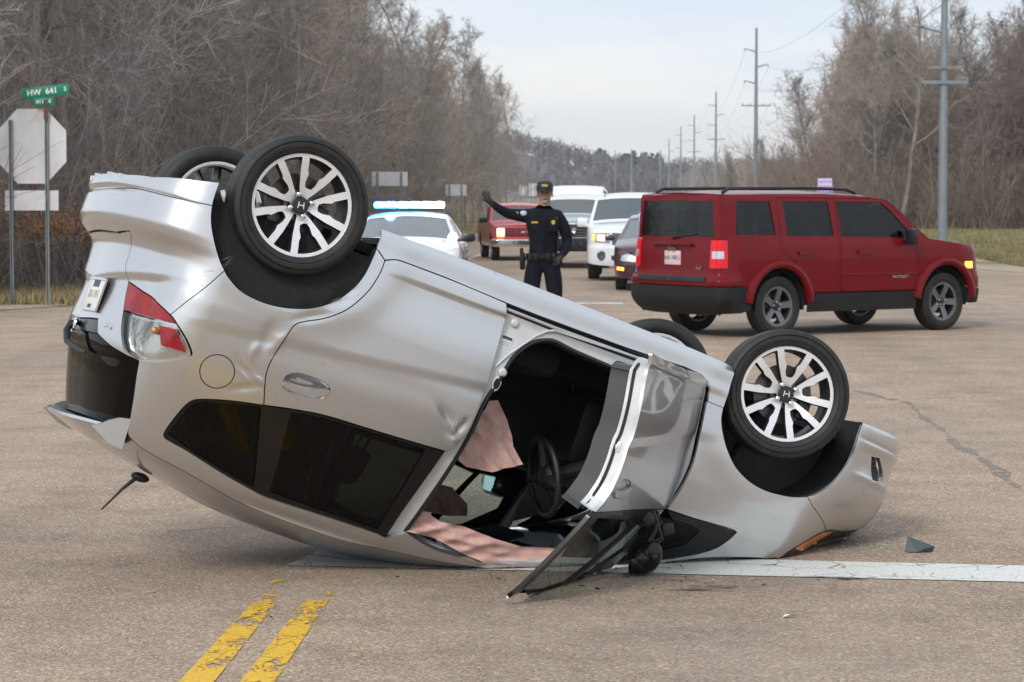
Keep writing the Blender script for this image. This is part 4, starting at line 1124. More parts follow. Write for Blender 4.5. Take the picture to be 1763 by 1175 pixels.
for y in (.36, -.36):
    m = MB(); m.box((1.22, y, .235), (.52, .50, .15), bev=.055); m.box((1.22, y, .15), (.46, .44, .10), bev=.03); st_ = m.build('front_seat', M_cabin, fit)
    m = MB(); m.box((0, 0, .30), (.15, .48, .60), bev=.06, taper=(.8, .85)); o = m.build('seat_back', M_cabin, st_); o.location = (.98, y, .26); o.rotation_euler = (0, R(-18), 0)
    m = MB(); m.box((0, 0, 0), (.09, .26, .18), bev=.04); m.tube([(0, .06, -.16), (0, .06, 0)], .007, 6); m.tube([(0, -.06, -.16), (0, -.06, 0)], .007, 6); o = m.build('headrest', M_cabin, st_); o.location = (.74, y, .98); o.rotation_euler = (0, R(-14), 0)
    m = MB(); m.tube([(1.02, y + .255*(1 if y > 0 else -1), .20), (1.02, y + .275*(1 if y > 0 else -1), .20)], .075, 20); m.build('recliner_cover', M_cabinpl, st_)
    m = MB(); m.box((0, 0, 0), (.02, .42, .5), bev=.008); 
m = MB(); m.box((.28, 0, .27), (.46, 1.15, .16), bev=.05); rs_ = m.build('rear_seat', M_cabin, fit)
m = MB(); m.box((0, 0, .28), (.14, 1.14, .56), bev=.05); o = m.build('seat_back', M_cabin, rs_); o.location = (.05, 0, .3); o.rotation_euler = (0, R(-20), 0)
for y in (.32, -.32):
    m = MB(); m.box((0, 0, 0), (.08, .24, .15), bev=.035); o = m.build('headrest', M_cabin, rs_); o.location = (-.17, y, .90)
m = MB(); m.box((2.14, 0, .63), (.36, 1.36, .24), bev=.08); m.box((1.96, .37, .66), (.20, .38, .14), bev=.05); m.box((1.92, 0, .46), (.16, .30, .34), bev=.05); m.box((2.15, 0, .35), (.12, 1.34, .5), bev=.03)
m.build('dashboard', M_cabinpl, fit)
m = MB(); m.box((0, 0, 0), (.16, .40, .025), bev=.01); o = m.build('sun_visor', M_cabin, fit); o.location = (1.80, -.30, 1.06); o.rotation_euler = (0, R(35), 0)
m = MB(); rr = []
ring = [(0, .183*math.cos(t), .183*math.sin(t)) for t in np.linspace(0, 2*PI, 33)]
m.tube(ring, .0155, 8, cap=False); m.ball((.015, 0, 0), (.035, .075, .065)); m.tube([(.01, .06, .01), (0, .17, .03)], [.03, .018], 6); m.tube([(.01, -.06, .01), (0, -.17, .03)], [.03, .018], 6); m.tube([(.01, 0, -.05), (0, 0, -.175)], [.025, .018], 6)
m.tube([(.02, 0, 0), (.28, 0, -.03)], .035, 10)
sw = m.build('steering_wheel', M_cabinpl, fit); sw.location = (1.665, .37, .735); sw.rotation_euler = (0, R(24), 0)
m = MB(); m.box((0, 0, 0), (.05, .235, .085), bev=.02); rv = m.build('rear_view_mirror', M_blacktrim, fit); rv.location = (1.86, .02, 1.10); rv.rotation_euler = (0, R(10), R(-20))

# hanging curtain air bags
def cloth(name, poly, y, amp, mat, seed, wave=(9, 4, .7), lean=0.0, sd=1):
    rng = random.Random(seed); ph = [rng.uniform(0, 6) for _ in range(6)]
    poly = np.array(poly)
    def fn(q):
        x, z = q[:, 0], q[:, 1]
        u = x*math.cos(wave[2]) + z*math.sin(wave[2]); v = -x*math.sin(wave[2]) + z*math.cos(wave[2])
        d = 0*x; r2 = np.random.default_rng(seed)
        for k_ in range(9):                     # folds of several directions, sharp at the crest
            th_ = wave[2] + r2.normal(0, .16); q_ = -x*math.sin(th_) + z*math.cos(th_); p_ = x*math.cos(th_) + z*math.sin(th_)
            fr_ = wave[0]*r2.uniform(1.3, 5.5); d = d + amp*(8.5/fr_*wave[0]/3)*(1 - 2*np.abs(np.sin(q_*fr_ + r2.uniform(0, 6) + 1.6*np.sin(p_*r2.uniform(2, 7) + r2.uniform(0, 6)))))*(.5 + .5*np.sin(p_*r2.uniform(2, 9) + r2.uniform(0, 6)))
        return np.stack([x, (y + d + lean*(z - poly[:, 1].mean()))*sd, z], 1)
    return cloth_mesh(name, poly, fn, mat)
def cloth_mesh(name, poly, fn, mat):
    v, f, loops = triangulate(poly, [], .011)
    P = fn(v); N = surf_normals(fn, v)
    if N[:, 1].mean() < 0: N = -N
    a, b, c = P[f[:, 0]], P[f[:, 1]], P[f[:, 2]]
    fl = np.sum(np.cross(b-a, c-a)*N[f[:, 0]], 1) < 0; f = f.copy(); f[fl] = f[fl][:, ::-1]
    lp = loops[0]; n0 = len(P); Q = fn(lp); k = len(Q)
    V = np.concatenate([P, P - N*.006, Q, Q]); 
    F = [tuple(t) for t in f] + [tuple(t[::-1] + n0) for t in f]
    return mesh(name, np.concatenate([P, P - N*.002]), F, mat, fit, smooth=True)
cloth('curtain_airbag', [(1.188, .502), (1.224, .485), (1.30, .560), (1.362, .661), (1.43, .723), (1.348, .769), (1.292, .805), (1.234, .812), (1.162, .82), (1.119, .806), (1.118, .726), (1.143, .634)], .66, .006, M_bag, 3, (13, 5, .55), lean=.15)
cloth('curtain_airbag', [(1.020, 1.080), (1.085, 1.070), (1.161, 1.092), (1.28, 1.078), (1.435, 1.084), (1.584, 1.078), (1.80, 1.02), (1.77, 1.10), (1.70, 1.165), (1.589, 1.214), (1.479, 1.203), (1.325, 1.196), (1.167, 1.171), (1.022, 1.182), (1.014, 1.143)], .605, .007, M_bag, 5, (17, 1.0, -.16), lean=-.12)
cloth('curtain_airbag', [(1.48, .915), (1.60, .905), (1.70, .96), (1.72, 1.02), (1.62, 1.05), (1.45, 1.07), (1.40, 1.0)], -.55, .008, M_bag, 8, (15, 2, .9))

# the near front door, swung open on its hinges
H_ = Vector((2.13, .80, .42))
Rd = (Matrix.Rotation(-.8858, 3, 'Z') @ Matrix.Rotation(-.013, 3, 'X') @ Matrix.Rotation(.0513, 3, 'Y'))
dm = Rd.to_4x4(); dm.translation = H_ + Vector((-.0326, -.0159, .0017)) - Rd @ H_
door_outer = cat(T['door_bot_f'], T['shut_f'][1:], [(2.9, .735), (2.5, .775)], T['door_front'][::-1][:-1])
frame_outer = cat(T['door_front'][-1:], [(2.5, .775), (2.9, .735)], T['shut_f'][-1:], [(3.40, .715), (3.30, 1.03)], T['open_low'][::-1][1:], T['win_front'][::-1][:-1])
hshift = T['handle'].mean(0)
h_f = T['handle'] - hshift + np.array([2.315 + .19, .665]); hb_f = T['handle_bar'] - hshift + np.array([2.315 + .19, .665])
fr_in = [(2.36, .815), (2.7, .80), (2.95, .79), (3.07, .80), (2.95, .98), (2.83, 1.135), (2.62, 1.185), (2.42, 1.20), (2.315, 1.205), (2.34, 1.0)]
fq_in = [(3.11, .79), (3.30, .77), (3.24, .93), (3.05, 1.07), (2.91, 1.12), (3.0, .97)]
for sd in (1, -1):
    fd = patch('front_door', FIT, door_outer, [h_f], mat=M_silver, parent=fit, side=sd, h=.014, gap=.003, lip=.016)
    patch('handle_cup', FIT, h_f, mat=M_silver, parent=fd, side=sd, h=.012, gap=-.001, lip=0, fn=lambda q: FIT.pos(q[:, 0], q[:, 1], .002 + .028*np.clip(2 - 2*np.hypot((q[:, 0]-2.505)/.14, (q[:, 1]-.665)/.05), 0, 1)))
    patch('handle', FIT, hb_f, mat=M_silver, parent=fd, side=sd, h=.012, gap=.001, lip=.014, off=-.012)
    ff = patch('window_frame', FIT, frame_outer, [fr_in, fq_in], mat=M_gloss, parent=fd, side=sd, h=.03, gap=.002, off=.004, lip=.018)
    patch('door_glass', FIT, fr_in, mat=M_glass if sd < 0 else M_doorglass, parent=fd, side=sd, h=.05, gap=-.002, off=.014, lip=0)
    patch('quarter_glass', FIT, fq_in, mat=M_glass if sd < 0 else M_doorglass, parent=fd, side=sd, h=.05, gap=-.002, off=.014, lip=0)
    dfr = T['door_front'][::-1]; dfr = dfr[dfr[:, 1] > .20]; shf = T['shut_f'][T['shut_f'][:, 1] > .22]
    inner = smooth_curve(cat([(2.36, .165), (2.40, .135), (2.48, .122), (2.8, .115), (3.2, .108), (3.34, .125), (3.39, .18)]), 60); inner = cat(inner, shf, [(2.9, .735), (2.5, .775)], dfr)
    patch('inner_skin', FIT, inner, mat=M_silver_in, parent=fd, side=sd, h=.04, gap=.008, off=.014, lip=.066)
    patch('inner_plate', FIT, inner, mat=M_silver_in, parent=fd, side=sd, h=.05, gap=.010, off=.078, lip=0)
    patch('door_trim', FIT, inner, mat=M_greytrim, parent=fd, side=sd, h=.05, gap=.022, off=.076, lip=.09)
    patch('door_card', FIT, inner, mat=M_greytrim, parent=fd, side=sd, h=.05, gap=.024, off=.163, lip=0)
    ln = inset_poly(inner, .006); m = MB(); m.tube(np.vstack([FIT.pos(ln[:, 0], ln[:, 1], .058), FIT.pos(ln[:1, 0], ln[:1, 1], .058)])*[1, sd, 1], .0075, 6, cap=False); m.build('door_seal', M_blacktrim, fd)
    if sd > 0:
        fe = cat(T['win_front'], T['open_low'][1:5*QS]); m = MB(); m.tube(FIT.pos(T['win_front'][:, 0] + .008, T['win_front'][:, 1], .012), .007, 6); m.build('frame_edge', M_silver_in, fd)
        for z_, s_ in ((.42, 2.40), (.50, 2.385)):
            P, n = on_shell(s_, z_, .052); m = MB(); m.box((0, 0, 0), (.014, .036, .048), bev=.004); m.box((-.006, 0, 0), (.008, .014, .022), bev=.002); o = m.build('door_latch', M_silver_in, fd); o.location = P + Vector((-.004, 0, 0))
        fd.matrix_local = dm
    else:
        # the far mirror stays on its door
        m = MB(); m.box((1.97, -.93, .80), (.10, .21, .135), bev=.035); ms_ = m.build('mirror_shell', M_gloss, fd); m = MB(); m.box((1.917, -.93, .80), (.006, .18, .110), bev=.002); m.build('mirror_glass', M_mirror, ms_)
# the near mirror, torn off and hanging by its cable
m = MB(); m.ball((0, 0, 0), (.066, .045, .098), 16, 12)
for v in range(len(m.V)):
    x, y, z = m.V[v]; m.V[v] = (x*(1 - .35*max(0, z/.098)), y, z)
mh = m.build('hanging_mirror', M_gloss, fit); mh.location = (2.00, 1.0, .955); mh.rotation_euler = (R(10), R(-24), R(20))
m = MB(); rng = random.Random(4)
for k in range(7): m.box((rng.uniform(-.04, .04), .045 + rng.uniform(-.006, .012), rng.uniform(-.07, .05)), (rng.uniform(.02, .05), .012, rng.uniform(.02, .05)), rot=Matrix.Rotation(rng.uniform(-1, 1), 3, 'Y') @ Matrix.Rotation(rng.uniform(-.5, .5), 3, 'X'), bev=.003)
m.build('broken_bracket', M_gloss, mh)
m = MB()
for k in range(6):
    a = Vector((2.0 + rng.uniform(-.05, .09), .93 + rng.uniform(-.05, .05), .73 + rng.uniform(-.02, .03)))
    b = Vector((2.0 + rng.uniform(-.03, .03), 1.0, .88)); c = (a+b)/2 + Vector((rng.uniform(-.05, .05), rng.uniform(0, .05), rng.uniform(-.03, .03))); m.tube([a, c, b], rng.uniform(.004, .012), 6)
for k in range(5): m.box((2.02 + rng.uniform(-.08, .08), .95 + rng.uniform(-.05, .03), .77 + rng.uniform(-.03, .06)), (.06, .05, .05), rot=Matrix.Rotation(rng.uniform(-1, 1), 3, 'Y'), bev=.01)
m.build('mirror_cable', M_wire, fit)
# where the shell presses on the road it is crushed flat
bpy.context.view_layer.update()
for o in fit.children_recursive:
    if o.type != 'MESH': continue
    M_ = np.array(o.matrix_world); v = np.empty(len(o.data.vertices)*3); o.data.vertices.foreach_get('co', v); v = v.reshape(-1, 3)
    w = v @ M_[:3, :3].T + M_[:3, 3]; k = w[:, 2] < .006
    if k.any():
        w[k, 2] = .006 + .004*(w[k, 2] - w[k, 2].min())/max(1e-6, w[k, 2].max() - w[k, 2].min()); v = (w - M_[:3, 3]) @ np.linalg.inv(M_[:3, :3]).T
        o.data.vertices.foreach_set('co', v.ravel()); o.data.update()

# scrapes in the paint: short strokes lying on the panels
M_scr = simple('bare_scrape', (.26, .25, .235), .6); M_scl = simple('pale_scrape', (.66, .62, .55), .6)
def scuffs(name, s0, z0, n, sp, ln, th, mat, seed, w=.0008):
    rg_ = random.Random(seed); m = MB()
    for k in range(n):
        a = th + rg_.uniform(-.35, .35); l = ln*rg_.uniform(.3, 1.0); s_ = s0 + rg_.gauss(0, sp[0]); z_ = z0 + rg_.gauss(0, sp[1]); q = np.array([(s_ + l*t*math.cos(a), z_ + l*t*math.sin(a) + .004*math.sin(t*5)) for t in (-.5, -.15, .2, .5)])
        m.tube(FIT.pos(q[:, 0], q[:, 1], -.0002), [w*.3, w*rg_.uniform(.6, 1.6), w*rg_.uniform(.6, 1.4), w*.2], 5, flat=.6)
    o = m.build(name, mat, fit); o['kind'] = 'stuff'; return o
for i, (s_, z_, n, sp, ln, th, mt_) in enumerate(((1.07, .335, 7, (.006, .012), .05, -1.0, M_scr), (1.02, .42, 5, (.02, .02), .06, -.8, M_scr), (1.30, .70, 10, (.03, .02), .04, .3, M_scr), (1.40, .665, 8, (.02, .015), .05, -.5, M_scl),
        (1.62, .62, 5, (.03, .01), .06, -.1, M_scr), (1.55, .79, 6, (.05, .008), .04, 0, M_scr), (2.30, .665, 26, (.018, .026), .05, .9, M_scl), (2.31, .68, 14, (.014, .02), .04, .6, M_scr), (1.45, .47, 8, (.05, .02), .08, -.3, M_scr),
        (1.95, .55, 4, (.2, .05), .12, -.2, M_scl), (.45, .24, 6, (.12, .04), .10, 1.2, M_scl), (4.46, .30, 6, (.05, .02), .04, .2, M_scr), (4.0, .60, 3, (.12, .04), .12, .2, M_scr))):
    scuffs('scrape_marks', s_, z_, n, sp, ln, th, mt_, 60 + i)

# ------------------------------------------------------------------ upright vehicles
M_ruby = paint('dark_red_paint', (.145, .0018, .006), metal=.0, rough=.30, coat=.35, dirt=.015, spec=.1)
M_red = paint('red_paint', (.56, .030, .034), metal=.05, rough=.35, dirt=.14)
M_white = paint('white_paint', (.80, .81, .82), rough=.30, dirt=.10)
M_whitecap = paint('white_cap_paint', (.78, .80, .82), rough=.40, dirt=.12)
M_steelblue = paint('pale_silver_paint', (.50, .54, .58), metal=.5, rough=.32, dirt=.12)
M_maroon = paint('maroon_paint', (.055, .018, .020), metal=.3, rough=.28, dirt=.12)
M_clad = simple('grey_cladding', (.014, .0145, .0155), .6, spec=.3, noise=.2, nscale=12)
M_carglass = simple('car_glass', (.008, .010, .011), .05, spec=.42, coat=.0)
M_smoked = glass('smoked_glass', (.50, .56, .56), .26, ior=1.45)
M_seatfab = simple('seat_fabric', (.02, .02, .022), .9)
M_screen = simple('screen_glass', (.030, .045, .045), .05, spec=.9, coat=1.0)
M_lampglass = simple('lamp_glass', (.62, .64, .66), .10, .5, coat=1.0)
M_wheelgrey = simple('grey_alloy', (.17, .175, .185), .32, .6)
M_wheelsil = simple('silver_alloy', (.50, .50, .52), .35, .7)
M_grille = simple('dark_grille', (.014, .015, .017), .5)
M_greymesh = simple('grey_grille', (.10, .105, .11), .4, .4)
M_lit = simple('lit_headlamp', (1, .9, .7), .3, emit=(1, .62, .22), es=3.4)
M_litw = simple('lit_lamp_white', (1, 1, .95), .3, emit=(1, .97, .90), es=7)
M_litamber = simple('lit_amber', (1, .5, .1), .3, emit=(1, .38, .04), es=2.2)
M_taillit = simple('lit_tail_lens', (.42, .003, .008), .15, emit=(1, .010, .03), es=.24, noise=.3, nscale=9)
M_plasticred = simple('tail_lens', (.40, .008, .010), .12, coat=1.0)
M_pinkplate = simple('pale_pink_plate', (.74, .56, .58), .4)


class Car:
    def __init__(self, name, label, group, loc, rz, d, mat, cat_='car'):
        self.root = empty(name, loc, rz); tag(self.root, label, cat_, group)
        self.d = d; W = d['W']/2; Lr, Lf, cr, cf = d['Lr'], d['Lf'], d['cr'], d['cf']; br, bf = d.get('br', .05), d.get('bf', .08)
        plan = [(-Lr, 0), (-Lr + br*.15, (W-cr)*.5), (-Lr + br, W - cr), (-Lr + br + cr*.35, W - cr*.30), (-Lr + br + cr, W - .008), (.2, W), (d['WB']*.6, W),
                (Lf - bf - cf, W - .012), (Lf - bf - cf*.35, W - cf*.32), (Lf - bf, W - cf), (Lf - bf*.15, (W-cf)*.5), (Lf, 0)]
        self.sh = Shell(plan, d['side'], d['rear'], d['front'], d.get('blend', (-Lr + .1, -Lr + .5, Lf - .55, Lf - .1)), d.get('extra'))
        self.mat = mat; C = self.sh.C; self.im = len(C)//2
    def SX(self, x): return self._sx(x)
    def _sx(self, x):
        C, S = self.sh.C, self.sh.S
        return float(np.interp(x, C[:, 0], S))
    def SF(self, y):
        C, S = self.sh.C, self.sh.S; k = self.im; return float(np.interp(y, C[k:, 1][::-1], S[k:][::-1]))
    def SR(self, y):
        C, S = self.sh.C, self.sh.S; k = self.im; return float(np.interp(y, C[:k, 1], S[:k]))
    def side(self, poly): return np.array([(self.SX(x), z) for x, z in poly])
    def fr(self, poly): return np.array([(self.SF(y), z) for y, z in poly])
    def rr(self, poly): return np.array([(self.SR(y), z) for y, z in poly])
    def P(self, name, poly, mat, holes=(), parent=None, sides=(1, -1), h=.05, gap=.003, off=0.0, lip=.015):
        return [patch(name, self.sh, poly, holes, h=h, off=off, mat=mat, parent=parent or self.root, side=s, lip=lip, gap=gap) for s in sides]
    def B(self, name, poly, mat, holes=(), parent=None, h=.05, gap=.003, off=0.0, lip=.015):
        return both(name, self.sh, poly, holes, mat=mat, parent=parent or self.root, h=h, gap=gap, off=off, lip=lip)
    def arch(self, xc, zc, r, z0, n=14):
        a0 = math.asin(max(-1, min(1, (zc - z0)/r)))
        return [(self.SX(xc + r*math.cos(PI + a0 - (PI + 2*a0)*i/n)), zc + r*math.sin(PI + a0 - (PI + 2*a0)*i/n)) for i in range(n+1)]
    def wheels(self, kind='five', face=None, det=1, steer=0.0, rot=.3):
        d = self.d
        for x in (0, d['WB']):
            for s in (1, -1):
                make_wheel('wheel', d['rt'], d['wt'], d['rr'], kind, self.root, (x, s*(d['W']/2 - d['wt']/2 - .025), d['rt']), s, rot + x, steer if x else 0, det, face or M_wheelsil, M_alloyd, cap='')
        # dark wells behind the wheels and a floor
        m = MB(); W = d['W']/2
        m.box((d['WB']/2, 0, d['zb'] + .12), (d['WB'] + d['Lr']*.8 + d['Lf']*.0, 2*W - .5, .16)); m.box((d['WB'] + .1, 0, d['zb'] + .25), (.9, 2*W - .52, .5)); m.box((-.05, 0, d['zb'] + .25), (.9, 2*W - .52, .4))
        m.build('floor_pan', M_under, self.root, smooth=False)
        for x in (0, d['WB']):
            for s in (1, -1):
                a = np.array(self.arch(x, d['za'], d['ra'], d['zb'], 12)); Pq = self.sh.pos(a[:, 0], a[:, 1], .01)*[1, s, 1]; Q = Pq.copy(); Q[:, 1] = s*(W - .32)
                m = MB(); m.grid(np.stack([Pq, Q])); m._add(Q, [tuple(range(len(Q)))]); m.build('wheel_well', M_under, self.root, smooth=False)
    def top(self, ranges, crown, nt=16):
        """ranges: (name, mat, i0x, i1x, glass?) along the rail; crown(x, y) -> (dx, dz)"""
        rail = self.rail; pts = []
        for i in range(len(rail)-1):
            a, b = rail[i], rail[i+1]; k = max(1, int(np.ceil(np.linalg.norm(b-a)/.06))); pts += [a + (b-a)*j/k for j in range(k)]
        pts = np.array(pts + [rail[-1]]); RL = self.sh.pos(pts[:, 0], pts[:, 1])
        for name, mat, x0, x1, fr_ in ranges:
            k = np.where((RL[:, 0] >= x0 - 1e-6) & (RL[:, 0] <= x1 + 1e-6))[0]; k = np.arange(max(k[0]-1, 0), min(k[-1]+2, len(RL)))
            rows = RL[k]; cr = np.array([crown(x, y) for x, y, z in rows])
            if fr_:
                loft_top(name, rows, cr, mat, self.root, -.93, .93, nt, off=-.006)
                for a, b in ((-1, -.93), (.93, 1)): loft_top('pillar', rows, cr, self.mat, self.root, a, b, 2)
            else: loft_top(name, rows, cr, mat, self.root, nt=nt)


def rect(y0, z0, y1, z1, n=1): return [(y0, z0), (y1, z0), (y1, z1), (y0, z1)]


# ---- dark red boxy sport utility, crossing the junction
d = dict(W=1.80, Lr=.98, Lf=3.55, WB=2.68, cr=.13, cf=.28, br=.04, bf=.12, zb=.30, za=.36, ra=.40, rt=.348, wt=.215, rr=.235,
         side=[(0, .06), (.25, .03), (.42, .012), (.55, .004), (.8, 0), (1.0, .004), (1.06, .012), (1.10, .026), (1.3, .062), (1.55, .118), (1.62, .145), (1.66, .19), (1.72, .30)],
         rear=[(0, .12), (.22, .22), (.30, .11), (.40, .02), (.46, .0), (.66, .0), (.70, .045), (.75, .06), (.95, .07), (1.06, .08), (1.1, .085), (1.3, .098), (1.56, .118), (1.62, .14), (1.7, .24)],
         front=[(0, .1), (.3, .03), (.45, 0), (.62, .0), (.75, .03), (.95, .05), (1.0, .08), (1.08, .3), (1.2, .6), (1.7, 1.2)], blend=(-.84, -.55, 2.9, 3.4))
c = Car('sport_utility_car', 'dark red boxy sport utility car turning across the junction', None, (2.72, 30.1, 0), R(33), d, M_ruby); c.root.scale = (1.0, 1.03, 1.055)
zr = 1.625
c.rail = np.vstack([c.rr([(0, zr), (.45, zr), (.60, zr)]), c.side([(-.6, zr), (0, 1.63), (.8, 1.63), (1.5, 1.60), (1.78, 1.56), (2.0, 1.42), (2.2, 1.25), (2.42, 1.10), (2.8, 1.05), (3.1, 1.015)]), c.fr([(.66, 1.0), (.4, .99), (0, .985)])])
z1 = .49
ar_r = c.arch(0, d['za'], d['ra']+.03, z1); ar_f = c.arch(d['WB'], d['za'], d['ra']+.03, z1)
w1 = c.side([(-.64, 1.17), (-.04, 1.165), (-.08, 1.545), (-.58, 1.55)])
w2 = c.side([(.14, 1.155), (.86, 1.145), (.83, 1.54), (.12, 1.545)])
w3 = c.side([(.99, 1.14), (2.14, 1.115), (2.05, 1.22), (1.82, 1.44), (1.68, 1.53), (.96, 1.54)])
door_r = c.side([(.04, 1.585), (.93, 1.58), (.94, .50), (.47, .50), (.40, .66), (.22, .86), (.02, 1.0)])
door_f = c.side([(.96, 1.58), (1.72, 1.57), (1.87, 1.48), (2.20, 1.16), (2.22, .50), (.97, .50)])
bw = c.rr([(0, 1.15), (.72, 1.15), (.68, 1.545), (0, 1.555)])
tlp = [c.SR(.76), c.SX(-.60)]
tlight = np.array([(c.SR(.69), .79), (c.SX(-.76), .79), (c.SX(-.75), 1.115), (c.SR(.69), 1.115)])
plt_ = c.rr([(0, .74), (.20, .74), (.20, .90), (0, .90)])
body = np.vstack([[(0, .59)], c.rr([(.5, .59)]), c.side([(-.58, .59), (-.47, .56)]), ar_r, c.side([(.9, z1), (1.6, z1)]), ar_f, c.side([(3.08, .50)]), c.fr([(.7, .5), (.4, .50), (0, .50)]), c.rail[::-1]])
c.P('body_panel', body, M_ruby, [w1, door_r, door_f, bw, tlight], h=.05)
for s in (1, -1):
    [dr_] = c.P('rear_door', door_r, M_ruby, [w2], sides=(s,)); [df_] = c.P('front_door', door_f, M_ruby, [w3], sides=(s,))
    c.P('door_window', w2, M_smoked, parent=dr_, sides=(s,), off=.012, lip=0, gap=-.002); c.P('door_window', w3, M_smoked, parent=df_, sides=(s,), off=.012, lip=0, gap=-.002)
    for dd, xx in ((dr_, .28), (df_, 1.22)):
        p = c.side([(xx, .935), (xx+.22, .93), (xx+.22, .975), (xx, .98)]); c.P('handle', p, M_ruby, parent=dd, sides=(s,), off=-.03, lip=.03, gap=0)
    m = MB(); q = np.array([(.97, .70), (2.2, .69)]); pp = c.side(q); m.tube(c.sh.pos(pp[:, 0], pp[:, 1], 0)*[1, s, 1], .009, 6); m.build('side_moulding', M_ruby, df_)
    sx = c.SX(1.92); P = c.sh.pos(np.array([sx]), np.array([.655]), -.004)[0]*[1, s, 1]
    text_mesh('model_badge', 'PATRIOT', .05, M_chrome, df_, frame_at(P, (-s, 0, 0), (0, 0, 1)), .003, sx=1.3)
c.P('quarter_window', w1, M_smoked, off=.012, lip=0, gap=-.002)
c.B('tailgate_window', bw, M_smoked, off=.012, lip=0, gap=-.002)
for s in (1, -1):
    [t_] = c.P('tail_light', tlight, M_taillit, sides=(s,), off=-.012, lip=.03, gap=.003)
    c.P('reverse_lens', np.array([(c.SR(.73), .90), (c.SX(-.81), .90), (c.SX(-.805), .985), (c.SR(.725), .985)]), M_lampglass, parent=t_, sides=(s,), off=-.016, lip=.006, gap=0)
# tailgate: pressed plate recess, plate, badge, step pad
m = MB(); P = c.sh.pos(np.array([0.0]), np.array([.90]), -.006)[0]; m.box((P[0], 0, .90), (.012, .31, .16), bev=.004); lp_ = m.build('licence_plate', M_pinkplate, c.root)
text_mesh('plate_digits', '641 NRG', .075, M_ink, lp_, frame_at((P[0]-.008, 0, .90), (0, -1, 0), (0, 0, 1)), .001)
m = MB(); m.tube([(P[0]-.004, -.36, 1.045), (P[0]-.03, -.30, 1.06), (P[0]-.03, .30, 1.06), (P[0]-.004, .36, 1.045)], .022, 8); m.build('tailgate_grip', M_ruby, c.root)
text_mesh('maker_badge', 'Jeep', .085, M_chrome, c.root, frame_at((P[0]-.012, 0, 1.005), (0, -1, 0), (0, 0, 1)), .004)
text_mesh('drive_badge', '4x4', .07, M_chrome, c.root, frame_at((P[0]-.002, -.50, .79), (0, -1, 0), (0, 0, 1)), .004)
m = MB(); m.tube([(P[0]+.01, .02, 1.12), (P[0]+.0, -.05, 1.14), (P[0]+.03, -.42, 1.175)], [.016, .01, .006], 6); m.build('rear_wiper', M_blacktrim, c.root)
c.B('step_pad', np.vstack([c.rr([(0, .635), (.66, .635), (.66, .70), (0, .70)])]), M_blacktrim, off=-.012, lip=.02)
# black lower bumper, sill and nose
low_r = np.vstack([[(0, .25)], c.rr([(.5, .25)]), c.side([(-.58, .28)]), c.arch(0, d['za'], d['ra']+.03, .31)[:3], c.side([(-.445, .50), (-.47, .555), (-.58, .585)]), c.rr([(.5, .585), (0, .585)])])
c.B('rear_bumper', low_r, M_clad, off=-.004)
c.P('side_cladding', np.vstack([c.side([(.44, .27), (2.2, .27), (2.2, .485), (.43, .485)])]), M_clad, off=-.006)
c.B('front_bumper', np.vstack([c.side([(3.07, .34), (3.07, .49)]), c.fr([(.6, .495), (0, .495), (0, .30), (.6, .30)])]), M_clad, off=-.006)
# flared arches
for s in (1, -1):
    for xc in (0, d['WB']):
        a = np.array(c.arch(xc, d['za'], d['ra']+.075, .40, 16)); Pq = c.sh.pos(a[:, 0], a[:, 1], -.004)*[1, s, 1]
        m = MB(); m.tube(Pq, .052, 8, flat=1.0); m.build('arch_flare', M_ruby, c.root)
c.top([('roof', M_ruby, -.9, 1.78, 0), ('windscreen', M_screen, 1.78, 2.42, 1), ('bonnet', M_ruby, 2.42, 3.6, 0)],
      lambda x, y: (np.interp(x, [-.8, -.6, 1.6, 1.8, 2.42, 3.2, 3.5], [-.02, 0, 0, .05, .12, .10, .0]), np.interp(x, [-.8, -.4, 1.8, 2.42, 3.3, 3.5], [.02, .045, .04, .05, .04, 0])))
for s in (1, -1):
    m = MB(); m.tube([(-.68, s*.64, 1.645), (-.58, s*.64, 1.69), (.6, s*.64, 1.70), (1.25, s*.64, 1.685), (1.40, s*.64, 1.64)], .020, 8); m.build('roof_rail', M_blacktrim, c.root)
    m = MB(); m.box((2.02, s*.985, 1.13), (.11, .17, .19), bev=.04); m.box((2.0, s*.89, 1.09), (.07, .12, .05), bev=.01); m.build('door_mirror', M_blacktrim, c.root)
    c.P('indicator', np.vstack([c.side([(3.02, .74), (3.16, .74), (3.16, .82), (3.02, .82)])]), M_litamber, sides=(s,), off=-.01, lip=.02, gap=0)
    c.P('headlight', c.fr([(.42, .72), (.66, .72), (.66, .92), (.42, .92)]), M_lampglass, sides=(s,), off=-.008, lip=.02, gap=0)
c.B('grille', c.fr([(0, .66), (.38, .66), (.38, .94), (0, .94)]), M_grille, off=-.005)
c.wheels('five', M_wheelgrey, det=2, rot=.2)
m = MB(); m.tube([(-.55, -.35, .28), (-.78, -.35, .27)], .03, 8); m.build('exhaust_tip', M_steel, c.root)
for x_ in (1.25, .25):
    for y_ in (-.42, .42):
        m = MB(); m.box((x_, y_, .95), (.16, .48, .62), bev=.06, taper=(.7, .85)); m.box((x_ + .25, y_, .72), (.5, .48, .14), bev=.05); st_ = m.build('seat', M_seatfab, c.root)
        m = MB(); m.box((x_ - .05, y_, 1.36), (.09, .26, .17), bev=.04); m.build('headrest', M_seatfab, st_)
m = MB(); m.box((-.25, 0, .75), (.9, 1.4, .5), bev=.05); m.box((.75, 0, .60), (2.6, 1.45, .1)); m.box((2.15, 0, 1.0), (.3, 1.4, .2), bev=.06); m.build('cabin_floor', M_seatfab, c.root)

QG = 'vehicles stopped in line by the police officer'
ROADH = R(-93)
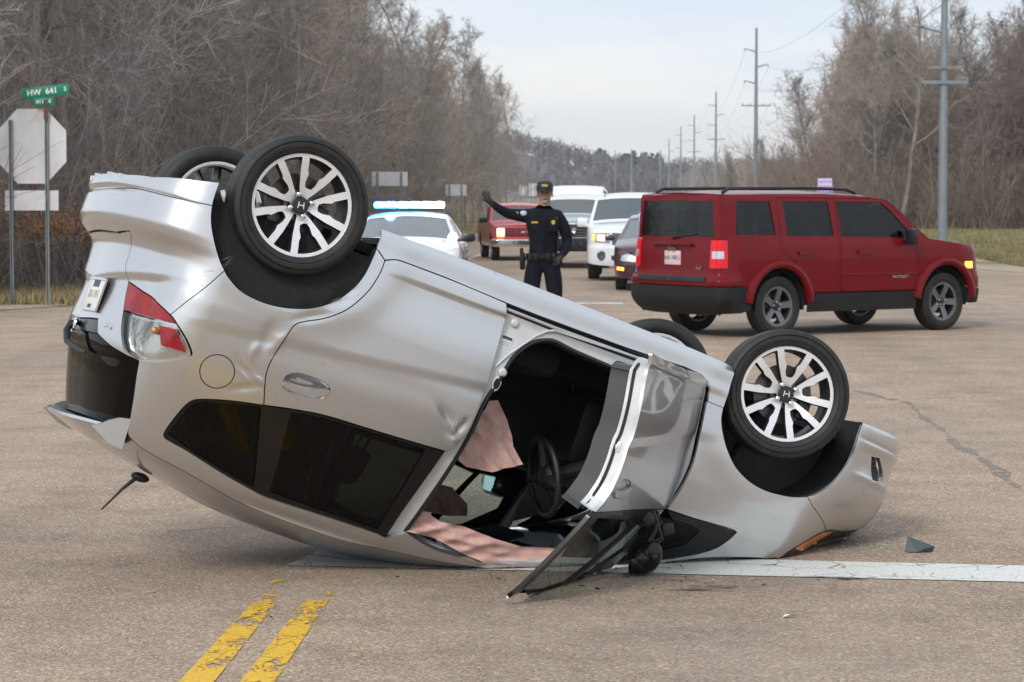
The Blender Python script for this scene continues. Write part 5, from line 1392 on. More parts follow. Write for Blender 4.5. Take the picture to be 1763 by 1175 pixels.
# ---- white sport utility car facing us
d = dict(W=1.90, Lr=.98, Lf=3.80, WB=2.87, cr=.22, cf=.30, br=.06, bf=.16, zb=.32, za=.37, ra=.42, rt=.37, wt=.235, rr=.225,
         side=[(0, .05), (.3, .02), (.5, .0), (.9, 0), (1.05, .012), (1.12, .035), (1.4, .10), (1.66, .17), (1.76, .24)],
         rear=[(0, .1), (.3, .04), (.5, 0), (.7, .03), (1.1, .06), (1.7, .22)],
         front=[(0, .10), (.25, .04), (.4, 0), (.62, 0), (.7, .03), (.95, .05), (1.03, .12), (1.1, .4), (1.7, 1.3)], blend=(-.8, -.4, 3.1, 3.6))
c = Car('sport_utility_car', 'white sport utility car with lit headlamps behind the dark sedan', QG, (2.62, 52.3, 0), ROADH, d, M_white)
c.rail = np.vstack([c.rr([(0, 1.66), (.5, 1.66)]), c.side([(-.55, 1.68), (.4, 1.70), (1.3, 1.68), (1.66, 1.62), (2.35, 1.13), (3.0, 1.09), (3.35, 1.04)]), c.fr([(.62, 1.02), (.3, 1.01), (0, 1.01)])])
ws = [c.side([(-.7, 1.15), (-.2, 1.14), (-.25, 1.58), (-.6, 1.58)]), c.side([(0, 1.14), (.75, 1.13), (.72, 1.58), (0, 1.58)]), c.side([(.9, 1.13), (2.1, 1.11), (1.68, 1.52), (1.55, 1.56), (.88, 1.58)])]
body = np.vstack([[(0, .40)], c.side([(-.5, .36)]), c.arch(0, d['za'], d['ra'], .36), c.side([(.9, .33), (1.9, .33)]), c.arch(d['WB'], d['za'], d['ra'], .36), c.side([(3.4, .34)]), c.fr([(.7, .30), (.4, .28), (0, .28)]), c.rail[::-1]])
hlp = c.fr([(.50, .74), (.80, .76), (.86, .80), (.84, .93), (.52, .94)]); grl = c.fr([(0, .70), (.44, .70), (.46, .95), (0, .96)])
c.P('body_panel', body, M_white, ws + [hlp], h=.07)
for w in ws: c.P('side_window', w, M_carglass, off=.012, lip=0, gap=-.002)
for s in (1, -1):
    [hl_] = c.P('headlight', hlp, M_lampglass, sides=(s,), off=-.004, lip=.02)
    c.P('lamp', c.fr([(.60, .79), (.74, .80), (.74, .90), (.60, .90)]), M_lit, parent=hl_, sides=(s,), off=-.012, lip=.01, gap=0)
    c.P('indicator', c.fr([(.80, .78), (.86, .81), (.84, .92), (.79, .92)]), M_litamber, parent=hl_, sides=(s,), off=-.010, lip=.01, gap=0)
    p = c.sh.pos(np.array([c.SF(.64)]), np.array([.50]), -.012)[0]*[1, s, 1]; m = MB(); m.lathe([(0, .085), (.02, .09), (.03, .07), (.02, 0)], 16, 'x', p); m.build('fog_lamp', M_greymesh, c.root)
    m = MB(); m.box((2.08, s*1.06, 1.14), (.13, .24, .19), bev=.05); m.box((2.1, s*.95, 1.08), (.08, .12, .06), bev=.01); m.build('door_mirror', M_white, c.root)
    m = MB(); m.tube([(-.4, s*.62, 1.75), (.5, s*.64, 1.79), (1.4, s*.62, 1.75)], .022, 6); m.build('roof_rail', M_greymesh, c.root)
c.B('grille', grl, M_greymesh, off=-.006); c.B('bumper_intake', c.fr([(0, .40), (.45, .40), (.45, .50), (0, .50)]), M_grille, off=-.004)
c.top([('roof', M_white, -1, 1.66, 0), ('windscreen', M_screen, 1.66, 2.35, 1), ('bonnet', M_white, 2.35, 3.9, 0)],
      lambda x, y: (np.interp(x, [-.9, -.6, 1.5, 2.35, 3.3, 3.8], [-.03, 0, .03, .16, .14, 0]), np.interp(x, [-.9, -.4, 1.7, 2.35, 3.4, 3.8], [.02, .06, .05, .06, .05, 0])))
c.wheels('five', M_wheelsil)

# ---- dark maroon saloon nearest in the line
d = dict(W=1.76, Lr=.98, Lf=3.70, WB=2.74, cr=.3, cf=.42, br=.1, bf=.2, zb=.22, za=.31, ra=.36, rt=.315, wt=.20, rr=.20,
         side=[(0, .06), (.3, .02), (.5, 0), (.75, .004), (.86, .03), (.95, .07), (1.2, .20), (1.36, .29), (1.42, .36)],
         rear=[(0, .1), (.3, .02), (.5, 0), (.8, .06), (.95, .2), (1.4, .9)],
         front=[(0, .1), (.2, .03), (.35, 0), (.5, .0), (.6, .06), (.7, .16), (.8, .4), (1.0, .9), (1.4, 1.5)], blend=(-.8, -.3, 2.9, 3.5))
c = Car('saloon_car', 'dark maroon sedan half hidden behind the red sport utility car', QG, (2.86, 46.6, 0), ROADH, d, M_maroon); c.root.scale = (1, 1, .955)
c.rail = np.vstack([c.rr([(0, .92), (.5, .93)]), c.side([(-.45, .97), (-.1, 1.15), (.4, 1.33), (1.0, 1.38), (1.5, 1.32), (2.35, .93), (2.9, .83), (3.2, .76)]), c.fr([(.62, .70), (.3, .67), (0, .66)])])
ws = [c.side([(-.05, .98), (.72, .95), (.72, 1.29), (.35, 1.24)]), c.side([(.8, .95), (2.0, .92), (1.45, 1.23), (1.3, 1.28), (.8, 1.29)])]
body = np.vstack([[(0, .30)], c.side([(-.5, .26)]), c.arch(0, d['za'], d['ra'], .26), c.side([(.9, .23), (1.9, .23)]), c.arch(d['WB'], d['za'], d['ra'], .26), c.side([(3.3, .24)]), c.fr([(.6, .22), (.3, .2), (0, .2)]), c.rail[::-1]])
hlp = c.fr([(.44, .53), (.78, .56), (.80, .66), (.70, .70), (.46, .64)])
c.P('body_panel', body, M_maroon, ws + [hlp], h=.07)
for w in ws: c.P('side_window', w, M_carglass, off=.012, lip=0, gap=-.002)
for s in (1, -1):
    [hl_] = c.P('headlight', hlp, M_lampglass, sides=(s,), off=-.004, lip=.02)
    c.P('lamp', c.fr([(.52, .57), (.64, .58), (.64, .65), (.54, .64)]), M_lit if s < 0 else M_lampglass, parent=hl_, sides=(s,), off=-.010, lip=.01, gap=0)
    c.P('indicator', c.fr([(.70, .38), (.82, .39), (.82, .45), (.70, .44)]), M_litamber, sides=(s,), off=-.008, lip=.01, gap=0)
    m = MB(); m.box((2.05, s*.97, .97), (.10, .18, .12), bev=.04); m.build('door_mirror', M_maroon, c.root)
c.B('grille', c.fr([(0, .50), (.36, .51), (.38, .62), (0, .63)]), M_grille, off=-.004)
c.top([('boot_lid', M_maroon, -1, -.44, 0), ('rear_screen', M_screen, -.44, .4, 1), ('roof', M_maroon, .4, 1.5, 0), ('windscreen', M_screen, 1.5, 2.35, 1), ('bonnet', M_maroon, 2.35, 3.8, 0)],
      lambda x, y: (np.interp(x, [-.9, -.4, .4, 1.5, 2.35, 3.2, 3.7], [-.05, -.10, 0, .03, .18, .14, 0]), np.interp(x, [-.9, -.4, .6, 1.5, 2.35, 3.2, 3.7], [.02, .05, .06, .06, .06, .05, 0])))
c.wheels('ten', M_wheelsil)

# ---- pale pickup with a tall white canopy
d = dict(W=2.03, Lr=1.25, Lf=4.85, WB=3.90, cr=.12, cf=.18, br=.02, bf=.10, zb=.46, za=.45, ra=.47, rt=.40, wt=.26, rr=.23,
         side=[(0, .05), (.4, .02), (.6, 0), (1.2, 0), (1.3, .02), (1.4, .06), (1.9, .17), (2.0, .26)],
         rear=[(0, .05), (.4, 0), (1.3, .0), (1.9, .1)], front=[(0, .1), (.4, .02), (.55, 0), (.75, 0), (.82, .05), (1.22, .06), (1.3, .15), (1.45, .6), (2.0, 1.6)], blend=(-1.1, -.8, 4.3, 4.7))
c = Car('pickup_truck', 'pale silver pickup truck with a dark grille and tall white canopy behind the officer', QG, (1.84, 70.9, gz(70)), R(-92), d, M_steelblue)
c.rail = np.vstack([c.rr([(0, 1.28), (.8, 1.28)]), c.side([(-1.0, 1.28), (.7, 1.29), (.95, 1.90), (1.3, 1.93), (2.1, 1.92), (2.45, 1.86), (3.15, 1.40), (3.9, 1.36), (4.4, 1.30)]), c.fr([(.8, 1.28), (.4, 1.27), (0, 1.27)])])
ws = [c.side([(1.1, 1.42), (1.75, 1.41), (1.75, 1.82), (1.12, 1.82)]), c.side([(1.88, 1.41), (2.95, 1.39), (2.45, 1.75), (2.3, 1.81), (1.88, 1.82)])]
hlp = c.fr([(.70, .90), (.98, .90), (.98, 1.17), (.70, 1.17)])
body = np.vstack([[(0, .55)], c.side([(-.55, .52)]), c.arch(0, d['za'], d['ra'], .52), c.side([(.9, .48), (2.9, .48)]), c.arch(d['WB'], d['za'], d['ra'], .52), c.side([(4.42, .56)]), c.fr([(.8, .58), (.4, .58), (0, .58)]), c.rail[::-1]])
c.P('body_panel', body, M_steelblue, ws + [hlp], h=.08)
for w in ws: c.P('side_window', w, M_carglass, off=.012, lip=0, gap=-.002)
for s in (1, -1):
    c.P('headlight', hlp, M_lampglass, sides=(s,), off=-.004, lip=.02)
    m = MB(); m.box((2.95, s*1.2, 1.50), (.12, .22, .30), bev=.04); m.build('door_mirror', M_blacktrim, c.root)
g_ = c.B('grille', c.fr([(0, .86), (.68, .86), (.68, 1.20), (0, 1.20)]), M_grille, off=-.03)
for z_ in (.90, .975, 1.05, 1.125, 1.19):
    m = MB(); q = c.fr([(0, z_), (.35, z_), (.67, z_)]); Pq = c.sh.pos(q[:, 0], q[:, 1], -.04); Pq = np.vstack([(Pq*[1, -1, 1])[::-1], Pq[1:]]); m.tube(Pq, .02, 6); m.build('grille_bar', M_greymesh, g_)
m = MB(); m.lathe([(0, .0), (.02, .06), (0, .075)], 20, 'x', (4.90, 0, 1.03)); e_ = m.build('oval_badge', M_chrome, g_)
c.B('front_bumper', np.vstack([c.side([(4.44, .56), (4.44, .82)]), c.fr([(.8, .84), (0, .84), (0, .50), (.8, .50)])]), M_clad, off=-.08, lip=.06)
m = MB()
for y in (-.2, .0, .2): m.box((4.93, y, .66), (.05, .10, .14), bev=.01)
m.build('tow_openings', M_grille, c.root)
c.top([('bed_cover', M_whitecap, -1.3, .7, 0), ('roof', M_white, .72, 2.45, 0), ('windscreen', M_screen, 2.45, 3.15, 1), ('bonnet', M_steelblue, 3.15, 4.95, 0)],
      lambda x, y: (np.interp(x, [-1.2, .7, .95, 2.3, 3.15, 4.4, 4.8], [0, 0, -.03, .03, .14, .12, 0]), np.interp(x, [-1.2, .9, 2.4, 3.15, 4.4, 4.8], [.02, .05, .05, .07, .06, 0])))
m = MB(); sec = []
for x, w_, z_ in ((-1.22, .86, 2.06), (-1.15, .90, 2.20), (-.4, .92, 2.24), (.5, .92, 2.24), (.72, .88, 2.18), (.82, .80, 2.0)):
    sec.append([(x, -.99, 1.27), (x, -w_, z_-.12), (x, -w_+.12, z_), (x, -.3, z_+.03), (x, .3, z_+.03), (x, w_-.12, z_), (x, w_, z_-.12), (x, .99, 1.27)])
m.grid(np.array(sec)); m._add(sec[0], [tuple(range(8))]); m._add(sec[-1], [tuple(range(8))[::-1]]); m.build('canopy', M_whitecap, c.root, angle=50)
c.wheels('five', M_wheelsil)

# ---- red pickup at the back of the line
d = dict(W=1.95, Lr=1.2, Lf=4.2, WB=3.35, cr=.12, cf=.16, br=.02, bf=.06, zb=.42, za=.39, ra=.43, rt=.36, wt=.235, rr=.20,
         side=[(0, .05), (.4, .02), (.6, 0), (1.0, 0), (1.1, .02), (1.18, .05), (1.7, .18), (1.78, .26)],
         rear=[(0, .05), (.4, 0), (1.2, .0), (1.7, .1)], front=[(0, .05), (.4, .02), (.5, 0), (.62, 0), (.68, .08), (1.0, .10), (1.06, .16), (1.12, .5), (1.8, 1.6)], blend=(-1.1, -.8, 3.75, 4.05))
c = Car('pickup_truck', 'red pickup truck with one bright amber headlamp left of the officer', QG, (-.04, 78.2, gz(78)), R(-84), d, M_red)
c.rail = np.vstack([c.rr([(0, 1.14), (.8, 1.14)]), c.side([(-1.0, 1.14), (.9, 1.15), (1.0, 1.62), (1.2, 1.70), (1.75, 1.69), (2.0, 1.64), (2.6, 1.16), (3.2, 1.12), (3.75, 1.08)]), c.fr([(.8, 1.07), (.4, 1.06), (0, 1.06)])])
ws = [c.side([(1.15, 1.20), (2.35, 1.17), (1.98, 1.53), (1.85, 1.58), (1.15, 1.60)])]
hlp = c.fr([(.62, .72), (.90, .72), (.90, 1.0), (.62, 1.0)])
body = np.vstack([[(0, .50)], c.side([(-.5, .46)]), c.arch(0, d['za'], d['ra'], .46), c.side([(.9, .42), (2.5, .42)]), c.arch(d['WB'], d['za'], d['ra'], .46), c.side([(3.78, .50)]), c.fr([(.8, .66), (.4, .66), (0, .66)]), c.rail[::-1]])
c.P('body_panel', body, M_red, ws + [hlp], h=.08)
for w in ws: c.P('side_window', w, M_carglass, off=.012, lip=0, gap=-.002)
for s in (1, -1):
    [hl_] = c.P('headlight', hlp, M_lampglass, sides=(s,), off=-.004, lip=.02)
    if s < 0:
        c.P('lamp', c.fr([(.64, .79), (.88, .79), (.88, .98), (.64, .98)]), M_lit, parent=hl_, sides=(s,), off=-.012, lip=.01, gap=0)
        c.P('indicator', c.fr([(.64, .73), (.89, .73), (.89, .78), (.64, .78)]), M_litamber, parent=hl_, sides=(s,), off=-.010, lip=.01, gap=0)
    m = MB(); m.box((2.3, s*1.10, 1.22), (.10, .26, .17), bev=.03); m.build('door_mirror', M_blacktrim, c.root)
g_ = c.B('grille', c.fr([(0, .73), (.60, .73), (.60, 1.0), (0, 1.0)]), M_grille, off=-.006)
for z_ in (.80, .865, .93):
    m = MB(); q = c.fr([(0, z_), (.59, z_)]); Pq = c.sh.pos(q[:, 0], q[:, 1], -.014); Pq = np.vstack([(Pq*[1, -1, 1])[::-1], Pq[1:]]); m.tube(Pq, .014, 6); m.build('grille_bar', M_red, g_)
for y_ in (-.3, 0, .3): m = MB(); m.box((4.135, y_, .865), (.03, .02, .26)); m.build('grille_post', M_red, g_)
m = MB(); m.box((4.135, 0, .865), (.02, .22, .06), bev=.005); m.build('maker_badge', M_chrome, g_)
c.B('front_bumper', np.vstack([c.side([(3.85, .46), (3.85, .65)]), c.fr([(.8, .66), (0, .66), (0, .42), (.8, .42)])]), M_chrome, off=-.09, lip=.08)
c.top([('bed_cover', M_under, -1.3, .9, 0), ('roof', M_red, .92, 2.0, 0), ('windscreen', M_screen, 2.0, 2.6, 1), ('bonnet', M_red, 2.6, 4.25, 0)],
      lambda x, y: (np.interp(x, [-1.2, .9, 1.0, 1.9, 2.6, 3.8, 4.2], [0, 0, -.02, .02, .12, .08, 0]), np.interp(x, [-1.2, .85, 1.0, 1.9, 2.6, 3.8, 4.2], [-.02, -.02, .05, .05, .05, .05, 0])))
c.wheels('ten', M_wheelsil)

# ---- white police car with the light bar on
M_blue = simple('blue_beacon', (.05, .2, 1), .2, emit=(.03, .26, 1.0), es=22)
M_bluewhite = simple('white_beacon', (1, 1, 1), .2, emit=(.80, .95, 1.0), es=22)
M_bluepale = simple('pale_blue_beacon', (.5, .8, 1), .2, emit=(.22, .68, 1.0), es=18)
d = dict(W=1.90, Lr=1.15, Lf=3.85, WB=2.90, cr=.32, cf=.42, br=.08, bf=.2, zb=.22, za=.33, ra=.37, rt=.335, wt=.235, rr=.22,
         side=[(0, .06), (.3, .02), (.5, 0), (.8, .004), (.93, .03), (1.0, .07), (1.3, .22), (1.43, .30), (1.5, .38)],
         rear=[(0, .1), (.3, .02), (.5, 0), (.9, .06), (1.05, .2), (1.5, .9)],
         front=[(0, .1), (.2, .03), (.35, 0), (.55, .0), (.68, .05), (.8, .14), (.9, .4), (1.1, .9), (1.5, 1.5)], blend=(-.9, -.4, 3.0, 3.6))
c = Car('police_car', 'white police car with its blue roof light bar flashing', None, (-1.74, 42.8, -.07), R(-91), d, M_white)
c.rail = np.vstack([c.rr([(0, 1.02), (.5, 1.03)]), c.side([(-.5, 1.06), (.1, 1.27), (.6, 1.40), (1.0, 1.44), (1.55, 1.38), (2.45, 1.01), (3.0, .93), (3.35, .86)]), c.fr([(.62, .80), (.3, .78), (0, .77)])])
ws = [c.side([(.05, 1.06), (.8, 1.03), (.8, 1.35), (.45, 1.31)]), c.side([(.9, 1.03), (2.1, 1.0), (1.5, 1.29), (1.35, 1.34), (.9, 1.36)])]
body = np.vstack([[(0, .30)], c.side([(-.5, .26)]), c.arch(0, d['za'], d['ra'], .26), c.side([(.9, .23), (2.0, .23)]), c.arch(d['WB'], d['za'], d['ra'], .26), c.side([(3.42, .24)]), c.fr([(.6, .22), (.3, .2), (0, .2)]), c.rail[::-1]])
hlp = c.fr([(.50, .60), (.84, .64), (.86, .76), (.76, .80), (.52, .70)])
c.P('body_panel', body, M_white, ws + [hlp], h=.06)
for w in ws: c.P('side_window', w, M_carglass, off=.012, lip=0, gap=-.002)
for s in (1, -1):
    [hl_] = c.P('headlight', hlp, M_lampglass, sides=(s,), off=-.004, lip=.02)
    c.P('lamp', c.fr([(.60, .65), (.74, .67), (.74, .74), (.62, .72)]), M_litw, parent=hl_, sides=(s,), off=-.010, lip=.01, gap=0)
    m = MB(); m.box((2.08, s*1.05, 1.07), (.12, .24, .15), bev=.05); m.box((2.1, s*.93, 1.03), (.07, .12, .05), bev=.01); m.build('door_mirror', M_blacktrim, c.root)
c.B('grille', c.fr([(0, .50), (.42, .50), (.44, .66), (0, .68)]), M_grille, off=-.004)
m = MB(); m.box((3.88, 0, .40), (.06, .5, .30), bev=.02); m.tube([(3.93, -.25, .3), (3.93, -.25, .72), (3.93, .25, .72), (3.93, .25, .3)], .03, 8); m.build('push_bar', M_blacktrim, c.root)
m = MB(); m.lathe([(0, .07), (.05, .075), (.08, .05), (.085, 0)], 14, 'x', (2.30, .80, 1.08)); m.build('spot_lamp', M_litw, c.root)
c.top([('boot_lid', M_white, -1.2, -.5, 0), ('rear_screen', M_screen, -.5, .6, 1), ('roof', M_white, .6, 1.55, 0), ('windscreen', M_screen, 1.55, 2.45, 1), ('bonnet', M_white, 2.45, 3.9, 0)],
      lambda x, y: (np.interp(x, [-1.1, -.5, .6, 1.55, 2.45, 3.3, 3.85], [-.05, -.10, 0, .03, .18, .14, 0]), np.interp(x, [-1.1, -.5, .8, 1.55, 2.45, 3.3, 3.85], [.02, .05, .06, .06, .06, .06, 0])))
m = MB(); m.box((1.0, 0, 1.535), (.22, 1.16, .05), bev=.02); lb = m.build('light_bar', M_blacktrim, c.root)
for k in range(6):
    y = -.50 + .2*k
    m = MB(); m.box((1.0, y, 1.605), (.24, .195, .105), bev=.035); m.build('beacon', (M_blue, M_blue, M_bluepale, M_bluepale, M_bluewhite, M_bluewhite)[k], lb)
bl_ = bpy.data.lights.new('beacon_light', 'POINT'); bl_.energy = 130; bl_.color = (.05, .32, 1.0); bl_.shadow_soft_size = .12
bo_ = bpy.data.objects.new('beacon_light', bl_); COL.objects.link(bo_); bo_.parent = lb; bo_.location = (1.05, -.35, 1.78)
m = MB(); m.box((1.9, .55, 1.09), (.06, .12, .10), bev=.02); m.build('dash_lamp', M_blacktrim, c.root)
c.wheels('five', M_wheelsil)

# ------------------------------------------------------------------ the police officer
M_navy = simple('navy_uniform', (.009, .010, .017), .9, spec=.15, noise=.25, nscale=14, bump=.5, bscale=22)
M_skin = simple('skin', (.36, .20, .14), .5, noise=.08, nscale=30)
M_glove = simple('black_glove', (.010, .010, .011), .6)
M_beard = simple('grey_beard', (.26, .24, .23), .9, noise=.3, nscale=160)
M_gold = simple('gold_badge', (.50, .32, .05), .4, .4)
M_patch = simple('pale_patch', (.45, .55, .66), .7)
M_leather = simple('belt_leather', (.008, .008, .008), .5, spec=.3)
M_mouth = simple('mouth', (.16, .05, .045), .6)
M_eye = simple('eye', (.03, .025, .02), .2)
of = empty('person', (.355, 28.0, gz(28)), 0)
tag(of, 'police officer in navy uniform and black cap holding one arm out to stop the traffic', 'person')


def skinned(name, nodes, edges, root, mats, pick, parent, sub=2):
    """grow a body over a stick skeleton: nodes = {key: (x, y, z, rx, ry)}"""
    keys = list(nodes); ix = {k: i for i, k in enumerate(keys)}
    me = bpy.data.meshes.new('sk'); me.from_pydata([nodes[k][:3] for k in keys], [(ix[a], ix[b]) for a, b in edges], [])
    o = bpy.data.objects.new('sk', me); COL.objects.link(o)
    md = o.modifiers.new('skin', 'SKIN'); md.use_smooth_shade = True
    for k in keys:
        v = me.skin_vertices[0].data[ix[k]]; n = nodes[k]; v.radius = (n[3], n[4] if len(n) > 4 else n[3]); v.use_root = (k == root)
    sb = o.modifiers.new('sub', 'SUBSURF'); sb.levels = sub; sb.render_levels = sub
    dg = bpy.context.evaluated_depsgraph_get(); dg.update()
    nm = bpy.data.meshes.new_from_object(o.evaluated_get(dg)); nm.name = name
    bpy.data.objects.remove(o); bpy.data.meshes.remove(me)
    nm.materials.clear()
    for m in mats: nm.materials.append(m)
    for p in nm.polygons:
        p.material_index = pick(p.center); p.use_smooth = True
    return add(name, nm, parent)


# he faces us (-y); his right arm is on our left (-x)
N_ = {'pel': (0, 0, .98, .175, .130), 'waist': (.005, -.01, 1.10, .170, .132), 'chest': (.005, -.02, 1.32, .200, .145), 'uch': (.005, -.005, 1.45, .165, .11), 'neck': (.01, -.01, 1.55, .062, .062), 'neck2': (.015, -.02, 1.60, .060, .062),
      'jaw': (.02, -.035, 1.665, .066, .072), 'head': (.02, -.025, 1.735, .078, .096), 'crown': (.02, -.015, 1.80, .068, .085),
      'shR': (-.165, 0, 1.47, .088), 'upR': (-.27, -.02, 1.475, .078), 'elR': (-.40, -.09, 1.495, .064), 'foR': (-.50, -.16, 1.55, .053), 'wrR': (-.60, -.20, 1.625, .034), 'hdR': (-.635, -.21, 1.665, .034, .020),
      'shL': (.17, .01, 1.46, .088), 'upL': (.245, .02, 1.35, .078), 'elL': (.285, .05, 1.17, .064), 'foL': (.255, -.06, 1.07, .053), 'wrL': (.19, -.15, .995, .034), 'hdL': (.165, -.185, .96, .036, .026),
      'hpR': (-.09, 0, .93, .115), 'thR': (-.125, -.01, .72, .112), 'knR': (-.14, -.02, .50, .085), 'caR': (-.145, .02, .30, .062), 'anR': (-.15, .03, .10, .048), 'ftR': (-.165, -.06, .05, .045), 'toR': (-.18, -.15, .035, .036),
      'hpL': (.09, 0, .93, .115), 'thL': (.125, -.01, .72, .112), 'knL': (.145, -.02, .50, .085), 'caL': (.15, .02, .30, .062), 'anL': (.155, .03, .10, .048), 'ftL': (.17, -.06, .05, .045), 'toL': (.19, -.15, .035, .036)}
E_ = [('pel', 'waist'), ('waist', 'chest'), ('chest', 'uch'), ('uch', 'neck'), ('neck', 'neck2'), ('neck2', 'jaw'), ('jaw', 'head'), ('head', 'crown'),
      ('uch', 'shR'), ('shR', 'upR'), ('upR', 'elR'), ('elR', 'foR'), ('foR', 'wrR'), ('wrR', 'hdR'), ('uch', 'shL'), ('shL', 'upL'), ('upL', 'elL'), ('elL', 'foL'), ('foL', 'wrL'), ('wrL', 'hdL'),
      ('pel', 'hpR'), ('hpR', 'thR'), ('thR', 'knR'), ('knR', 'caR'), ('caR', 'anR'), ('anR', 'ftR'), ('ftR', 'toR'), ('pel', 'hpL'), ('hpL', 'thL'), ('thL', 'knL'), ('knL', 'caL'), ('caL', 'anL'), ('anL', 'ftL'), ('ftL', 'toL')]
# fingers as their own chains rooted in the palms
for s, h, fw, sd in (('R', Vector((-.635, -.21, 1.665)), Vector((-.30, -.12, .94)), Vector((.93, -.1, .30))), ('L', Vector((.165, -.185, .96)), Vector((-.35, -.45, -.82)), Vector((.75, -.62, -.1)))):
    fw.normalize(); sd.normalize(); up_ = fw.cross(sd)
    curl = .10 if s == 'R' else .55
    for i, ln in enumerate((.075, .085, .080, .062)):
        b = h + sd*(-.034 + .0235*i) + fw*.02; p1 = b + fw*ln*.55 + up_*curl*.02; p2 = b + fw*ln*(1.0 - curl*.35) + up_*curl*.075
        for j, q in enumerate((b, p1, p2)): N_['f%s%d%d' % (s, i, j)] = (q.x, q.y, q.z, .0105 - .0015*j)
        E_ += [('hd' + s, 'f%s%d0' % (s, i)), ('f%s%d0' % (s, i), 'f%s%d1' % (s, i)), ('f%s%d1' % (s, i), 'f%s%d2' % (s, i))]
    b = h - sd*.03 - fw*.015; p1 = b - sd*.035 + fw*.03; N_['t%s0' % s] = (b.x, b.y, b.z, .013); N_['t%s1' % s] = (p1.x, p1.y, p1.z, .010); E_ += [('hd' + s, 't%s0' % s), ('t%s0' % s, 't%s1' % s)]


def pick_(c):
    if c.z > 1.585 and abs(c.x) < .13: return 1
    if c.x < -.575 or (c.z < 1.02 and c.x > .10 and c.y < -.125): return 2
    if c.z < .085: return 3
    return 0


body = skinned('body', N_, E_, 'pel', [M_navy, M_skin, M_glove, M_leather], pick_, of)
# shape the face a little: brow, nose bridge, cheeks
for v in body.data.vertices:
    c = v.co
    if c.z > 1.6 and c.y < -.06 and abs(c.x - .02) < .08:
        k = math.exp(-((c.x-.02)/.014)**2 - ((c.z-1.70)/.022)**2); c.y -= .022*k
        c.y += .010*math.exp(-((abs(c.x-.02)-.030)/.014)**2 - ((c.z-1.728)/.010)**2)
m = MB(); m.ball((.02, -.125, 1.700), (.013, .016, .020), 10, 8); m.build('nose', M_skin, of)
for s in (-1, 1):
    m = MB(); m.ball((.02 + s*.086, -.02, 1.712), (.010, .020, .032), 10, 8); m.build('ear', M_skin, of)
    m = MB(); m.ball((.02 + s*.030, -.108, 1.729), (.012, .008, .006), 8, 6); m.build('eye', M_eye, of)
    m = MB(); m.tube([(.02 + s*.014, -.117, 1.745), (.02 + s*.032, -.115, 1.748), (.02 + s*.046, -.103, 1.743)], .005, 6); m.build('eyebrow', M_beard, of)
m = MB(); m.tube([(-.012, -.105, 1.640), (-.014, -.112, 1.662), (.0, -.122, 1.678), (.02, -.125, 1.680), (.04, -.122, 1.678), (.054, -.112, 1.662), (.052, -.105, 1.640)], .009, 6)
m.ball((.02, -.105, 1.632), (.034, .022, .026), 12, 8); m.build('beard', M_beard, of)
m = MB(); m.ball((.02, -.118, 1.660), (.022, .010, .012), 10, 6); m.build('mouth', M_mouth, of)
# cap
m = MB(); m.lathe([(1.752, .103), (1.80, .105), (1.835, .098), (1.862, .072), (1.872, .02), (1.872, 0)], 24, 'z', (.02, -.022, 0))
for i, v in enumerate(m.V): m.V[i] = (.02 + (v[0]-.02)*.93, -.022 + (v[1]+.022)*1.08, v[2])
m.grid(np.array([[(.02 + .092*math.sin(a), -.03 - .098*math.cos(a), 1.765), (.02 + .096*math.sin(a), -.06 - .150*math.cos(a), 1.752 - .012*math.sin(a)**2), (.02 + .094*math.sin(a), -.06 - .150*math.cos(a), 1.747 - .012*math.sin(a)**2), (.02 + .090*math.sin(a), -.03 - .098*math.cos(a), 1.757)] for a in np.linspace(-1.3, 1.3, 13)]))
cap = m.build('cap', M_glove, of)
text_mesh('cap_letters', 'PPD', .034, M_gold, cap, frame_at((.02, -.137, 1.812), (1, 0, 0), (0, .35, 1)), .004, bold=.0015, sx=1.15)
# collar, tie front, belt and kit
m = MB(); m.tube([(-.05, -.075, 1.535), (-.02, -.10, 1.50), (.01, -.115, 1.475)], [.02, .018, .01], 6, flat=.5); m.tube([(.07, -.075, 1.535), (.04, -.10, 1.50), (.01, -.115, 1.475)], [.02, .018, .01], 6, flat=.5); m.build('collar', M_navy, of)
m = MB(); m.box((.01, -.152, 1.28), (.028, .02, .40), bev=.006); m.box((-.085, -.152, 1.345), (.10, .018, .11), bev=.008); m.box((.10, -.152, 1.345), (.10, .018, .11), bev=.008); m.build('shirt_front', M_navy, of)
m = MB(); m.lathe([(.985, .192), (.985, .200), (1.04, .200), (1.04, .192)], 28, 'z')
for i, v in enumerate(m.V): m.V[i] = (v[0]*.98, v[1]*.78 - .005, v[2])
belt = m.build('duty_belt', M_leather, of)
m = MB()
for a in (-2.4, -2.0, -1.25, -.9): m.box((.195*math.cos(a), .160*math.sin(a) - .005, 1.0), (.055, .045, .085), bev=.01)
m.build('belt_pouch', M_leather, belt)
m = MB(); m.box((-.235, -.01, .95), (.06, .09, .20), bev=.02, taper=(1.1, 1.1)); m.box((-.245, -.03, 1.07), (.04, .06, .07), bev=.012); m.build('holster', M_leather, of)
m = MB(); m.box((.20, .03, .97), (.05, .07, .16), bev=.012); m.tube([(.20, .04, 1.03), (.205, .05, 1.14)], .006, 6); m.build('radio', M_leather, of)
m = MB(); m.box((.155, -.085, 1.43), (.045, .035, .065), bev=.008); m.tube([(.155, -.10, 1.40), (.17, -.13, 1.28), (.19, -.08, 1.10), (.20, .0, 1.03)], .006, 6); m.build('shoulder_microphone', M_leather, of)
m = MB(); m.prism([(0, .028), (.022, .018), (.02, -.01), (0, -.028), (-.02, -.01), (-.022, .018)], 0, .008, frame_at((.115, -.168, 1.395), (1, 0, 0), (0, .1, 1))); m.build('badge', M_gold, of)
